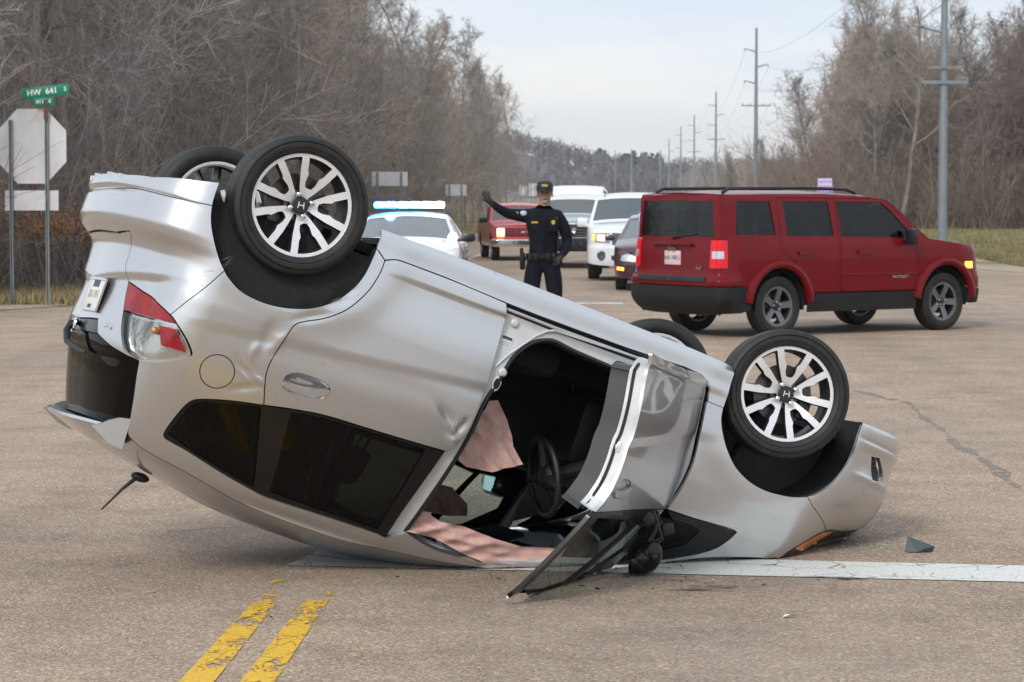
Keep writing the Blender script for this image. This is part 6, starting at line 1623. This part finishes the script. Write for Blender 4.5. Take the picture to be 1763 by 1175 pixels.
m = MB(); m.box((-.095, -.166, 1.395), (.075, .008, .022), bev=.003); m.build('name_plate', M_gold, of)
m = MB(); m.ball((-.225, -.085, 1.50), (.040, .016, .030), 12, 8); m.build('sleeve_patch', M_patch, of)
m = MB(); m.box((-.30, -.100, 1.505), (.034, .012, .026), bev=.004); m.build('sleeve_stripe', M_gold, of)

# ------------------------------------------------------------------ leafless woods
def bark(name, a, b, sc=3.0):
    m, t, p = nmat(name); tc = t.nodes.new('ShaderNodeTexCoord'); oi = t.nodes.new('ShaderNodeObjectInfo')
    n = node_noise(t, tc.outputs['Object'], sc, 5, .6); r = node_ramp(t, [(.35, a), (.65, b)], n.outputs['Fac'])
    k = node_ramp(t, [(0, (.80, .82, .84)), (.5, (1, .98, .96)), (1, (1.15, 1.06, .98))], oi.outputs['Random'])
    t.links.new(node_mix(t, 1.0, r.outputs['Color'], k.outputs['Color'], 'MULTIPLY'), p.inputs['Base Color']); p.inputs['Roughness'].default_value = .9; p.inputs['Specular IOR Level'].default_value = .15
    return m


M_bark = bark('grey_bark', (.19, .165, .145), (.33, .295, .26))
M_twig = bark('twigs', (.29, .262, .238), (.44, .405, .37))
M_twig_r = bark('reddish_twigs', (.23, .19, .17), (.35, .30, .275))
M_brush = bark('brushwood', (.17, .145, .125), (.33, .285, .25), .8)
M_hilltwig = bark('far_twigs', (.20, .18, .18), (.30, .27, .27), .05)
M_pine = simple('pine_needles', (.045, .062, .038), .8, noise=.4, nscale=.6)


def tubes_mesh(segs, thick):
    """segments (p0, p1, r0, r1) to prisms; returns V, F arrays"""
    if not len(segs): return np.zeros((0, 3)), np.zeros((0, 4), int)
    A = np.array([s[0] for s in segs]); B = np.array([s[1] for s in segs]); r0 = np.array([s[2] for s in segs]); r1 = np.array([s[3] for s in segs])
    d = B - A; d /= np.maximum(np.linalg.norm(d, axis=1), 1e-9)[:, None]
    ref = np.where(np.abs(d[:, 2:3]) < .9, [[0, 0, 1.]], [[1., 0, 0]]); u = np.cross(d, ref); u /= np.linalg.norm(u, axis=1)[:, None]; w = np.cross(d, u)
    n = thick; V = []
    for P, r in ((A, r0), (B, r1)):
        for k in range(n):
            a = 2*PI*k/n; V.append(P + u*(math.cos(a)*r)[:, None] + w*(math.sin(a)*r)[:, None] if False else P + u*(np.cos(a)*r)[:, None] + w*(np.sin(a)*r)[:, None])
    V = np.stack(V, 1).reshape(-1, 3); b = np.arange(len(segs))[:, None]*2*n
    F = np.concatenate([b + np.array([[k, (k+1) % n, n+(k+1) % n, n+k]]) for k in range(n)])
    return V, F


def fast_mesh(name, V, F, mat):
    me = bpy.data.meshes.new(name); V = np.asarray(V, np.float32); F = np.asarray(F, np.int32); k = F.shape[1]
    me.vertices.add(len(V)); me.vertices.foreach_set('co', V.ravel()); me.loops.add(F.size); me.loops.foreach_set('vertex_index', F.ravel())
    me.polygons.add(len(F)); me.polygons.foreach_set('loop_start', np.arange(0, F.size, k, dtype=np.int32)); me.polygons.foreach_set('loop_total', np.full(len(F), k, np.int32))
    me.update(calc_edges=True); me.materials.append(mat); return me


def grow(seed, H, spread=.34, first=.22, limbs=15, subs=6, twigs=6, fine=3, lean=0.0, wig=.16, rbase=None, droop=0.0, el0=.35, el1=.95, lrad=.40):
    rng = np.random.default_rng(seed); thick = []; thin = []
    def branch(p, d, ln, r, lvl, nseg):
        pts = [p]; rr = [r]; q = p.copy()
        for i in range(nseg):
            d = d + rng.normal(0, wig*(.55 if lvl == 0 else 1), 3); d[2] += (.10 if lvl > 0 else .05) - droop*lvl*.12
            d /= np.linalg.norm(d); q = q + d*ln/nseg; pts.append(q.copy()); rr.append(r*(1 - .80*(i+1)/nseg) + (.004))
        for i in range(nseg): (thick if r > .035 else thin).append((pts[i], pts[i+1], rr[i], rr[i+1]))
        return np.array(pts), np.array(rr), d
    r0 = rbase or H*.0115
    tp, tr, _ = branch(np.zeros(3), np.array([lean*rng.uniform(-1, 1), lean*rng.uniform(-1, 1), 1.0]), H*.92, r0, 0, 9)
    for i in range(limbs):
        f = first + (1-first)*((i + rng.uniform(0, 1))/limbs); f = min(f, .98); k = f*9; a = int(k); a = min(a, 8); p = tp[a] + (tp[a+1]-tp[a])*(k-a); r = tr[a]*lrad
        az = i*2.4 + rng.uniform(-.6, .6); el = rng.uniform(el0, el1) + .25*f
        d = np.array([math.cos(az)*math.cos(el), math.sin(az)*math.cos(el), math.sin(el)]); ln = H*spread*(1.15 - .75*f)*rng.uniform(.75, 1.25)
        lp, lr, ld = branch(p, d, ln, r, 1, 5)
        for j in range(subs):
            g = .18 + .8*(j + rng.uniform(0, 1))/subs; g = min(g, .98); kk = g*5; b = min(int(kk), 4); p2 = lp[b] + (lp[b+1]-lp[b])*(kk-b)
            dd = (lp[b+1]-lp[b]); dd /= np.linalg.norm(dd); d2 = dd + rng.normal(0, .62, 3); d2 /= np.linalg.norm(d2); l2 = ln*.50*(1.1 - .5*g)*rng.uniform(.7, 1.3)
            sp, sr, sdir = branch(p2, d2, l2, max(lr[b]*.55, .010), 2, 3)
            for t in range(twigs):
                h = (t + rng.uniform(0, 1))/twigs; c = min(int(h*3), 2); p3 = sp[c] + (sp[c+1]-sp[c])*(h*3-c); dd3 = sp[c+1]-sp[c]; dd3 = dd3/np.linalg.norm(dd3)
                d3 = dd3 + rng.normal(0, .60, 3); d3 /= np.linalg.norm(d3); l3 = max(l2*.55*rng.uniform(.6, 1.2), .25)
                e = p3 + d3*l3; thin.append((p3, e, .0078, .0045))
                for q in range(fine):
                    o = p3 + d3*l3*(.3 + .7*rng.uniform()); d4 = d3 + rng.normal(0, .65, 3); d4 /= np.linalg.norm(d4); thin.append((o, o + d4*l3*rng.uniform(.35, .7), .0055, .0035))
    return thick, thin


def tree_proto(name, seed, H, twigmat, **k):
    th, tn = grow(seed, H, **k)
    V, F = tubes_mesh(th, 6); mt = fast_mesh('trunk', V, F, M_bark); mt.polygons.foreach_set('use_smooth', np.ones(len(F), bool))
    V, F = tubes_mesh(tn, 3); mc = fast_mesh('crown', V, F, twigmat)
    return mt, mc


LEFT_P = [tree_proto('a', 11 + i, (14.0, 12.5, 15.0, 13.2, 11.5)[i], M_twig, spread=(.25, .28, .24, .27, .30)[i], first=(.08, .05, .14, .07, .04)[i], limbs=(36, 36, 34, 36, 34)[i], droop=(.0, .10, .0, .05, .15)[i], subs=7, twigs=7, fine=5, lean=.08, el0=.45, el1=1.15, lrad=.27, rbase=(.10, .085, .11, .09, .08)[i]) for i in range(5)]
RIGHT_P = [tree_proto('b', 41 + i, (12.5, 11.5, 13.5, 12.2)[i], (M_twig_r, M_twig, M_twig, M_twig_r)[i], spread=(.32, .36, .30, .34)[i], first=(.22, .15, .30, .18)[i], limbs=34, subs=7, twigs=7, fine=5, lean=.08, rbase=.095, lrad=.30, el0=.45, el1=1.15) for i in range(4)]
NTREE = [0]


def place_tree(pr, x, y, z, rz, sc, label, group):
    t = empty('bare_tree', (x, y, z), rz); t.scale = (sc, sc, sc*random.Random(NTREE[0]).uniform(.92, 1.1)); NTREE[0] += 1
    tag(t, label, 'tree', group); add('trunk', pr[0], t); add('crown', pr[1], t)
    return t


rng = random.Random(20)
LG = 'leafless trees of the wood left of the road'
LLB = 'leafless grey-brown tree in the dense wood left of the road'
d = 37.0
while d < 212:
    rows = 6 if d < 70 else 5 if d < 140 else 3
    for k in range(rows):
        u = -10.8 - k*(2.6 + d*.008) + rng.uniform(-1.0, 1.0) - (1.5 if d < 42 else 0); y = d + rng.uniform(-1.6, 1.6)
        if u/y < -.33: continue
        place_tree(rng.choice(LEFT_P), ux(u - (.4 if d > 80 else 0), y), y, gz(y) - .05, rng.uniform(0, 6.28), rng.uniform(.82, 1.12)*(1 - .20*float(sstep(75, 150, y))), LLB, LG)
    d += 3.6 if d < 70 else 5.0 if d < 140 else 8.0
RG = 'leafless trees of the wood right of the road'
RLB = 'leafless brown tree at the edge of the wood right of the road'
for row, yy in enumerate((141, 147, 154, 162, 172, 184)):
    x = 19.0 + rng.uniform(0, 2) + (0 if row else 2) + row*.5
    while x < 48 + row*2:
        place_tree(rng.choice(RIGHT_P), x + rng.uniform(-1, 1), yy + rng.uniform(-2.5, 2.5), gz(yy) - .05, rng.uniform(0, 6.28), rng.uniform(.78, 1.14)*(.86 if x < 21 else 1), RLB, RG); x += 2.3 + row*.2
for yy in range(196, 520, 13):
    for k in range(2):
        place_tree(rng.choice(RIGHT_P), ux(13 + k*7 + rng.uniform(-1.5, 4.5), yy), yy + rng.uniform(-4, 4), gz(yy) - .05, rng.uniform(0, 6.28), rng.uniform(.36, .62), RLB, RG)
# the one tall tree that stands clear of the others
pr = tree_proto('c', 77, 14.5, M_twig, spread=.30, first=.36, limbs=15, lean=.02, wig=.10)
t = place_tree(pr, 22.2, 139.5, -.3, .4, .98, 'tall slender leafless tree standing above the wood right of the road', None)


def scatter_woods(name, pts, H, mat, seed, segs=60, r=.03, label=None, catg=None):
    """a mass of far bare trees as one object"""
    rg = np.random.default_rng(seed); S = []
    for (x, y, z), h in zip(pts, H):
        b = np.array([x, y, z]); S.append((b, b + [0, 0, h*.9], .014*h, .004*h))
        n = segs; f = rg.uniform(.12, .98, n); az = rg.uniform(0, 6.28, n); el = rg.uniform(.2, 1.2, n); ln = h*.34*(1.12 - .8*f)*rg.uniform(.5, 1.2, n)
        dr = np.stack([np.cos(az)*np.cos(el), np.sin(az)*np.cos(el), np.sin(el)], 1); p = b + np.stack([0*f, 0*f, f*h*.9], 1)
        off = rg.normal(0, .10*h, (n, 3))*np.array([1, 1, .4])
        for i in range(n): S.append((p[i] + off[i]*f[i], p[i] + off[i]*f[i] + dr[i]*ln[i], r*1.0, r*.5))
    V, F = tubes_mesh(S, 3); o = add(name, fast_mesh(name, V, F, mat)); o['kind'] = 'stuff'; return o


rg = np.random.default_rng(5); pts = []; H = []
for i in range(420):                                   # both sides of the road far ahead
    y = rg.uniform(300, 870); s = -1 if i % 3 else 1
    u = -95 - rg.exponential(30) if s < 0 else 12 + rg.exponential(22)
    pts.append((ux(u, y), y, 0)); H.append(rg.uniform(7, 11))
tag(scatter_woods('far_woods', pts, H, M_twig, 3, 55, .035), 'grey bare woods along both sides of the road far ahead', 'woods')
pts = []; H = []
for i in range(1500):
    x = rg.uniform(-130, 230); y = rg.uniform(890, 1060); pts.append((x, y, float(hill_h(np.array(x), np.array(y))) - .5)); H.append(rg.uniform(7, 11))
tag(scatter_woods('hill_woods', pts, H, M_hilltwig, 4, 34, .19), 'bare woods covering the low hill at the end of the road', 'woods')
S = []; V = []; F = []
for i in range(20):                                    # dark pines on the ridge
    x = rg.uniform(36, 66) if i < 34 else rg.uniform(10, 110); y = rg.uniform(1010, 1060); z = float(hill_h(np.array(x), np.array(y))) - .5; h = rg.uniform(7.5, 10.5)
    for k in range(70):
        f = rg.uniform(.25, 1); a = rg.uniform(0, 6.28); rad = h*.22*(1.12 - f)*rg.uniform(.4, 1.1); c = np.array([x + rad*math.cos(a), y + rad*math.sin(a), z + h*f]); b = len(V)
        s_ = .5 + rg.uniform(0, .6); V += [c + rg.normal(0, s_, 3) for _ in range(3)]; F.append((b, b+1, b+2))
o = add('pine_woods', fast_mesh('pine_woods', np.array(V), np.array(F), M_pine)); tag(o, 'dark green pines on the ridge at the end of the road', 'woods', kind='stuff')

# tangled brush under and in front of the trees
def brush(name, pts, hs, mat, seed, n1=9, n2=7, r=.007):
    rg = np.random.default_rng(seed); S = []
    for (x, y, z), h in zip(pts, hs):
        for i in range(n1):
            b = np.array([x, y, z]) + np.append(rg.normal(0, .35, 2), 0); d = np.append(rg.normal(0, .38, 2), 1.0); d /= np.linalg.norm(d); l = h*rg.uniform(.5, 1.1); m1 = b + d*l*.5; d2 = d + rg.normal(0, .3, 3); d2 /= np.linalg.norm(d2); e = m1 + d2*l*.5
            S += [(b, m1, r*1.3, r), (m1, e, r, r*.5)]
            for j in range(n2):
                f = rg.uniform(.25, 1); p = b + (m1-b)*f*2 if f < .5 else m1 + (e-m1)*(f*2-1); q = d + rg.normal(0, .75, 3); q /= np.linalg.norm(q); S.append((p, p + q*l*rg.uniform(.15, .4), r*.7, r*.35))
    V, F = tubes_mesh(S, 3); o = add(name, fast_mesh(name, V, F, mat)); o['kind'] = 'stuff'; return o


pts = []; hs = []
for i in range(620):
    y = 36.5 + rg.exponential(32); 
    if y > 190: continue
    u = -9.6 - rg.exponential(3.2); pts.append((ux(u, y) - (1.2 if y < 41 else 0), y, float(gz(y)))); hs.append(rg.uniform(1.2, 4.2))
tag(brush('undergrowth', pts, hs, M_brush, 6), 'tangled bare undergrowth along the edge of the left wood', 'undergrowth')
pts = []; hs = []
for i in range(620):
    y = 139 + abs(rg.normal(0, 14)); x = rg.uniform(16.5, 52); pts.append((x, y, float(gz(y)))); hs.append(rg.uniform(1.5, 7.5))
for i in range(160):
    y = rg.uniform(190, 420); pts.append((ux(11 + rg.exponential(5), y), y, float(gz(y)))); hs.append(rg.uniform(1, 4))
tag(brush('undergrowth', pts, hs, M_brush, 7, r=.012), 'bare brown undergrowth along the edge of the right wood', 'undergrowth')


def blades(name, pts, h, mat, seed):
    rg = np.random.default_rng(seed); n = len(pts); b = np.array(pts); a = rg.uniform(0, 6.28, n); w = .012 + .01*rg.uniform(0, 1, n); hh = h*rg.uniform(.4, 1.2, n)
    sx = np.stack([np.cos(a)*w, np.sin(a)*w, 0*a], 1); lean = np.append(rg.normal(0, .4, (n, 2)), np.ones((n, 1)), 1)*hh[:, None]
    V = np.stack([b - sx, b + sx, b + lean], 1).reshape(-1, 3); F = np.arange(3*n).reshape(-1, 3)
    o = add(name, fast_mesh(name, V, F, mat)); o['kind'] = 'stuff'; return o


M_straw = simple('straw_grass', (.36, .27, .14), .9, noise=.35, nscale=.7, ncol=(.46, .37, .20))
M_green = simple('winter_grass', (.17, .17, .07), .9, noise=.4, nscale=.5, ncol=(.36, .31, .15))
P_ = []
for i in range(26000):
    y = rg.uniform(35.2, 44) if i < 15000 else rg.uniform(44, 150); u = -8.4 - abs(rg.normal(0, 1.5))
    x = ux(u, y) if y > 38 else rg.uniform(-16, -8.0)
    P_.append((x, y + (0 if y > 38 else rg.uniform(0, 2)), float(gz(y)) - .02))
tag(blades('dry_grass', P_, .22, M_straw, 8), 'dry straw-coloured grass along the left verge', 'grass')
P_ = []
for i in range(26000):
    y = 54.5 + rg.uniform(0, 1)**1.6*85; x = rg.uniform(ux(10.6, y), max(ux(12, y), .23*y)); P_.append((x, y, float(gz(y)) - .02))
tag(blades('winter_grass', P_, .20, M_green, 9), 'patchy green and straw grass in front of the right wood', 'grass')
# dead leaves still hanging in the brush, and lying below it
M_leaf = simple('dead_leaves', (.30, .135, .05), .9, noise=.4, nscale=3, ncol=(.42, .22, .09))
V = []; F = []
for i in range(3300):
    c = np.array([rg.normal(-7.4, .55), rg.normal(39.8, .5), 1.25 + rg.normal(0, .16)]) if i < 1100 else np.array([-8.2 - rg.uniform(0, 8) + rg.uniform(0, 60)*.0, rg.uniform(38, 42), rg.uniform(0, .12)]) if i < 1700 else np.array([ux(-10 - rg.exponential(2), 46 + i % 50), 46 + i % 50, abs(rg.normal(0, .8))])
    s_ = .024; b = len(V); V += [c + rg.normal(0, s_, 3) for _ in range(3)]; F.append((b, b+1, b+2))
o = add('dead_leaves', fast_mesh('dead_leaves', np.array(V), np.array(F), M_leaf)); tag(o, 'rust-brown dead leaves in the brush behind the street sign', 'leaves', kind='stuff')

# ------------------------------------------------------------------ signs, poles, wires
M_galv = simple('galvanised_steel', (.27, .30, .32), .5, .55, noise=.15, nscale=3)
M_signback = simple('bare_sign_back', (.66, .65, .67), .45, .25, noise=.10, nscale=2.2)
M_signgreen = simple('green_sign', (.0, .20, .12), .4)
M_signwhite = simple('sign_white', (.78, .80, .80), .4)
M_rust = simple('rusted_post', (.12, .06, .035), .8, noise=.4, nscale=20)
M_polesteel = simple('grey_pole', (.23, .27, .30), .55, .35, noise=.12, nscale=.8)
M_signcast = simple('violet_lit_sign', (.66, .58, .86), .4, noise=.05, nscale=8)  # white sign face; violet cast of police lights put into its colour
M_inkcast = simple('violet_lit_print', (.25, .17, .52), .5)  # print colour carries the same painted police light


def channel_post(name, x, y, z0, z1, parent, mat=None, w=.055):
    m = MB(); p = [(-w/2, -.012), (-w/2 + .012, -.012), (-w*.22, .018), (w*.22, .018), (w/2 - .012, -.012), (w/2, -.012), (w*.27, .026), (-w*.27, .026)]
    m.prism(p, z0, z1, Matrix.Translation((x, y, 0))); o = m.build(name, mat or M_galv, parent, angle=20)
    return o


# stop sign seen from behind, on two posts, with a street-name post
g0 = Vector((-7.25, 38.0, 0))
st = empty('stop_sign', (-7.46, 38.0, 0), R(-14)); tag(st, 'back of an octagonal stop sign on two posts at the far left', 'road sign')
channel_post('post', -.34, -.03, -.2, 2.87, st); channel_post('post', .265, -.03, -.2, 3.02, st)
oc = [(.60*math.cos(PI/8 + k*PI/4)*1.045, .60*math.sin(PI/8 + k*PI/4)*1.045) for k in range(8)]
m = MB(); m.prism(oc, 0, .004, Matrix(((1, 0, 0, 0), (0, 0, 1, 0), (0, 1, 0, 2.46), (0, 0, 0, 1)))); sb_ = m.build('sign_plate', M_signback, st, smooth=False)
m = MB(); [m.lathe([(0, .013), (-.006, .013), (-.008, 0)], 8, 'y', (x_, -.002, z_)) for x_ in (-.34, .265) for z_ in (2.15, 2.8)]; m.build('bolt', M_galv, sb_)
m = MB(); m.box((-.01, 0, 1.62), (.90, .004, .31)); m.build('lower_plate', M_signback, st, smooth=False)
ns = empty('street_name_sign', (-7.21, 37.86, 0), R(-2)); tag(ns, 'green street name sign reading HW 641 above the stop sign', 'road sign')
m = MB(); m.box((0, 0, 3.02), (.05, .05, .30)); m.build('post_top', M_rust, ns, smooth=False)
m = MB(); m.box((0, 0, 0), (.74, .01, .17), bev=.004); pl = m.build('name_blade', M_signgreen, ns); pl.matrix_local = Matrix.Translation((.0, 0, 3.30)) @ Matrix.Rotation(R(-6), 4, 'Y')
text_mesh('blade_letters', 'HW  641', .125, M_signwhite, pl, frame_at((-.05, -.006, 0), (1, 0, 0), (0, 0, 1)), .002, bold=.003); text_mesh('blade_letters', 'S', .085, M_signwhite, pl, frame_at((.31, -.006, .01), (1, 0, 0), (0, 0, 1)), .002, bold=.002)
m = MB(); m.box((0, 0, 0), (.31, .01, .125), bev=.004); pl = m.build('name_blade', M_signgreen, ns); pl.matrix_local = Matrix.Translation((-.03, 0, 3.145)) @ Matrix.Rotation(R(-3), 4, 'Y')
text_mesh('blade_letters', 'IN DL E', .07, M_signwhite, pl, frame_at((0, -.006, 0), (1, 0, 0), (0, 0, 1)), .002, bold=.002)


def board(name, x, y, rz, w, h, z, posts, label, mat=M_signback):
    g = float(gz(y)); b = empty(name, (x, y, g), rz); tag(b, label, 'road sign')
    m = MB(); m.box((0, 0, z - g), (w, .006, h)); m.build('sign_plate', mat, b, smooth=False)
    for px_ in posts: channel_post('post', px_, -.03, -.2, z - g + h*.46, b, w=.07)
    return b


board('road_sign', -4.0, 80, R(4), 1.17, .46, 2.22, (-.41, .37), 'wide blank back of a sign above the police car')
board('road_sign', -2.52, 110, R(4), .93, .50, 1.90, (-.30, .25), 'small blank back of a two-post sign near the pointing hand')
for i, (x_, w_, h_, z_) in enumerate(((1.05, .75, 1.0, 2.1), (2.0, .8, 1.2, 2.15))):
    board('road_sign', x_, 230 + i*3, R(3), w_, h_, z_, (-.2, .2), ('narrow pale sign just left of the officer\'s face', 'taller pale sign half behind the officer\'s cap')[i])
g = float(gz(100)); nb = empty('route_marker', (12.80, 100, g), R(-4)); tag(nb, 'white NORTH route marker, police light painted in as lilac, showing above the red sport utility roof', 'road sign')
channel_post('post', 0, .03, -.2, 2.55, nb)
m = MB(); m.box((0, 0, 2.52), (.58, .006, .29)); a_ = m.build('direction_plate', M_signcast, nb, smooth=False); text_mesh('plate_letters', 'NORTH', .15, M_inkcast, a_, frame_at((0, -.005, 2.52), (1, 0, 0), (0, 0, 1)), .002, bold=.003)
m = MB(); m.box((0, 0, 2.08), (.62, .006, .56)); a_ = m.build('route_plate', M_signcast, nb, smooth=False)
m = MB(); m.box((0, -.004, 2.08), (.56, .006, .50)); m.build('route_field', M_inkcast, a_, smooth=False); text_mesh('plate_letters', '217', .26, M_signcast, a_, frame_at((.0, -.010, 2.14), (1, 0, 0), (0, 0, 1)), .002, bold=.004)

# steel transmission poles: the arms alternate, a cross-arm lower down
ATT = [[], [], [], []]
PG = 'grey steel power poles receding along the right of the road'
def power_pole(x, y, H, label, group=PG, arms=True, k=1.0):
    p = empty('power_pole', (x, y, float(gz(y)) if y < 400 else 0)); tag(p, label, 'power pole', group)
    m = MB(); m.tube([(0, 0, -.3), (0, 0, H*.4), (0, 0, H)], [.30*k, .23*k, .13*k], 12); m.build('pole', M_polesteel, p)
    if not arms: return p
    for i, (s, z) in enumerate(((-1, .875), (1, .79), (-1, .70))):
        m = MB(); m.tube([(0, 0, H*z - .1), (s*1.3, 0, H*z + .25)], [.09, .05], 8); m.tube([(s*1.3, 0, H*z + .25), (s*1.3, 0, H*z - .1)], [.05, .06], 8); m.build('davit_arm', M_polesteel, p); ATT[i].append((x + s*1.3, y, H*z - .1))
    m = MB(); m.box((0, -.15, H*.575), (3.2, .12, .14)); m.build('cross_arm', M_polesteel, p)
    for q in (-1.5, -.75, .75, 1.5):
        m = MB(); m.lathe([(0, .03), (.08, .07), (.12, .03), (.18, .06), (.22, .0)], 8, 'z', (q, -.15, H*.575 + .07)); m.build('insulator', M_galv, p)
    ATT[3].append((x + 1.5, y, H*.575 + .2)); return p
ATT[0].append((9.5, -30, 17.5)); ATT[1].append((12.1, -30, 15.8)); ATT[2].append((9.5, -30, 14.0)); ATT[3].append((12, -30, 11.5))
PL_ = 'grey steel power pole with staggered arms in the far row right of the road'
for i, (x_, y_) in enumerate(((26.8, 269), (36.4, 437), (42.0, 564), (45.2, 655), (51.2, 797))):
    power_pole(x_, y_, 20, 'tall grey power pole with three staggered arms behind the red sport utility car' if i == 0 else PL_, PG)
for x_, y_ in ((55, 905), (58, 960), (60, 1000), (43, 880), (38, 900), (31, 930)): power_pole(x_, y_, 18, PL_, PG, arms=False, k=1.3)
np_ = power_pole(17.02, 96.6, 15.5, 'nearest grey power pole rising above the bonnet of the red sport utility car', PG, arms=False, k=.66)
m = MB(); m.tube([(0, 0, 8.35), (-1.0, -.1, 8.6)], [.05, .03], 8); m.box((-1.05, -.1, 8.62), (.4, .14, .07), bev=.02); m.build('lamp_arm', M_polesteel, np_)
m = MB(); m.box((0, -.16, 7.0), (1.45, .09, .10)); m.build('cross_arm', M_bark, np_)
m = MB(); m.box((.02, -.16, 6.42), (1.80, .10, .12)); [m.box((q, -.16, 6.52), (.05, .05, .22)) for q in (-.88, .9)]; m.build('cross_arm', M_polesteel, np_)
M_cable = simple('power_cable', (.10, .11, .12), .6)
for i, a in enumerate(ATT):
    m = MB()
    for (p, q) in zip(a[:-1], a[1:]):
        L_ = math.dist(p, q); pts = [(p[0]+(q[0]-p[0])*t, p[1]+(q[1]-p[1])*t, p[2]+(q[2]-p[2])*t - L_*.018*4*t*(1-t)) for t in np.linspace(0, 1, 17)]; m.tube(pts, .009, 4, cap=False)
    tag(m.build('power_cable', M_cable), ('topmost power cable strung along the grey poles', 'power cable on the right-hand pole arms', 'power cable on the lower left pole arms', 'lowest power cable along the cross-arms')[i], 'power cable')

# ------------------------------------------------------------------ wreckage on the road
M_shard = simple('dark_shard', (.045, .065, .072), .25, coat=.5)
M_teal = simple('glass_crumbs', (.35, .62, .58), .15)
M_litter = simple('white_litter', (.78, .78, .76), .7)
m = MB(); m._add([(-.10, 0, .0), (.12, .02, .0), (.13, .0, .045), (-.085, .03, .125), (-.10, .05, .0), (.10, .07, .0), (-.02, -.03, .0), (.05, -.02, .03)], [(0, 6, 7, 2, 3), (6, 1, 2, 7), (0, 3, 4), (3, 2, 5, 4), (1, 5, 2), (0, 4, 5, 1, 6)])
o = m.build('plastic_shard', M_shard, None, smooth=False); o.scale = (.60, .62, .58); o.location = (1.95, 11.62, .004); tag(o, 'dark blue-grey plastic shard standing on the road right of the wreck', 'debris')
m = MB(); m._add([(-.09, 0, 0), (.11, 0, 0), (.09, .03, .02), (-.04, .04, .055), (-.08, .05, .03), (.0, .09, 0)], [(0, 1, 2, 3, 4), (1, 5, 2), (2, 5, 3), (3, 5, 4), (4, 5, 0), (0, 5, 1)])
o = m.build('plastic_shard', M_shard, None, smooth=False); o.scale = (.7, .7, .7); o.location = (-1.45, 13.15, .004); tag(o, 'flat dark plastic piece lying on the road under the wreck\'s raised tail', 'debris')
m = MB(); m._add([(-.035, 0, .0), (.0, .006, .012), (.035, .01, .004), (.02, .03, 0), (-.02, .03, .008)], [(0, 1, 4), (1, 2, 3, 4)])
o = m.build('litter', M_litter, None, smooth=False); o.location = (1.13, 9.80, .004); tag(o, 'small scrap of white litter on the road in front of the wreck', 'litter')
rg = np.random.default_rng(12); V = []; F = []
for i in range(150):
    c = np.array([rg.normal(1.72, .17), rg.normal(11.95, .14), .004]) if i < 110 else np.array([rg.normal(.9, .5), rg.normal(10.95, .12), .004]); s_ = rg.uniform(.003, .006); b = len(V)
    q = [c + np.append(rg.normal(0, s_, 2), 0) for _ in range(3)]; V += q + [c + np.array([0, 0, s_*1.3])]; F += [(b, b+1, b+3), (b+1, b+2, b+3), (b+2, b, b+3)]
o = add('glass_crumbs', fast_mesh('glass_crumbs', np.array(V), np.array(F), M_teal)); tag(o, 'pale green crumbs of broken glass beside the wreck\'s nose', 'debris', kind='stuff')
V = []; F = []
for i in range(110):
    c = np.array([rg.normal(.35, .45), rg.normal(10.75, .16), .005]) if i < 80 else np.array([rg.uniform(-3, 3), rg.uniform(9, 16), .005]); s_ = rg.uniform(.003, .009); b = len(V)
    q = [c + np.append(rg.normal(0, s_, 2), 0) for _ in range(3)]; V += q + [c + np.array([0, 0, s_*.8])]; F += [(b, b+1, b+3), (b+1, b+2, b+3), (b+2, b, b+3)]
o = add('plastic_crumbs', fast_mesh('plastic_crumbs', np.array(V), np.array(F), M_blacktrim)); tag(o, 'black crumbs of broken plastic under the open door', 'debris', kind='stuff')

M_scuff = worn_paint('road_scuff', (.07, .065, .062), .42, .56, 9)
rg_ = random.Random(31)
for k in range(9):
    x_, y_ = rg_.uniform(.55, 1.45), rg_.uniform(10.45, 10.85); a_ = rg_.uniform(-.2, .25); l_ = rg_.uniform(.12, .4)
    strip('road_scuff', [(x_ + l_*t*math.cos(a_), y_ + l_*t*math.sin(a_) + .01*math.sin(5*t)) for t in (0, .33, .66, 1)], [.006, .02, .016, .004], .0055 + .0003*k, M_scuff, .1)

# ------------------------------------------------------------------ thin winter haze
M_haze = bpy.data.materials.new('haze'); M_haze.use_nodes = True
_t = M_haze.node_tree; _t.nodes.remove(_t.nodes['Principled BSDF'])
_v = _t.nodes.new('ShaderNodeVolumePrincipled'); _v.inputs['Density'].default_value = .00022; _v.inputs['Color'].default_value = (.86, .91, 1.0, 1); _v.inputs['Anisotropy'].default_value = .3
_t.links.new(_v.outputs['Volume'], _t.nodes['Material Output'].inputs['Volume'])
m = MB(); m.box((100, 860, 22), (1700, 1900, 46.6)); hz_ = m.build('haze', M_haze, smooth=False); hz_['kind'] = 'stuff'; hz_['label'] = 'thin pale winter haze over the road and woods'
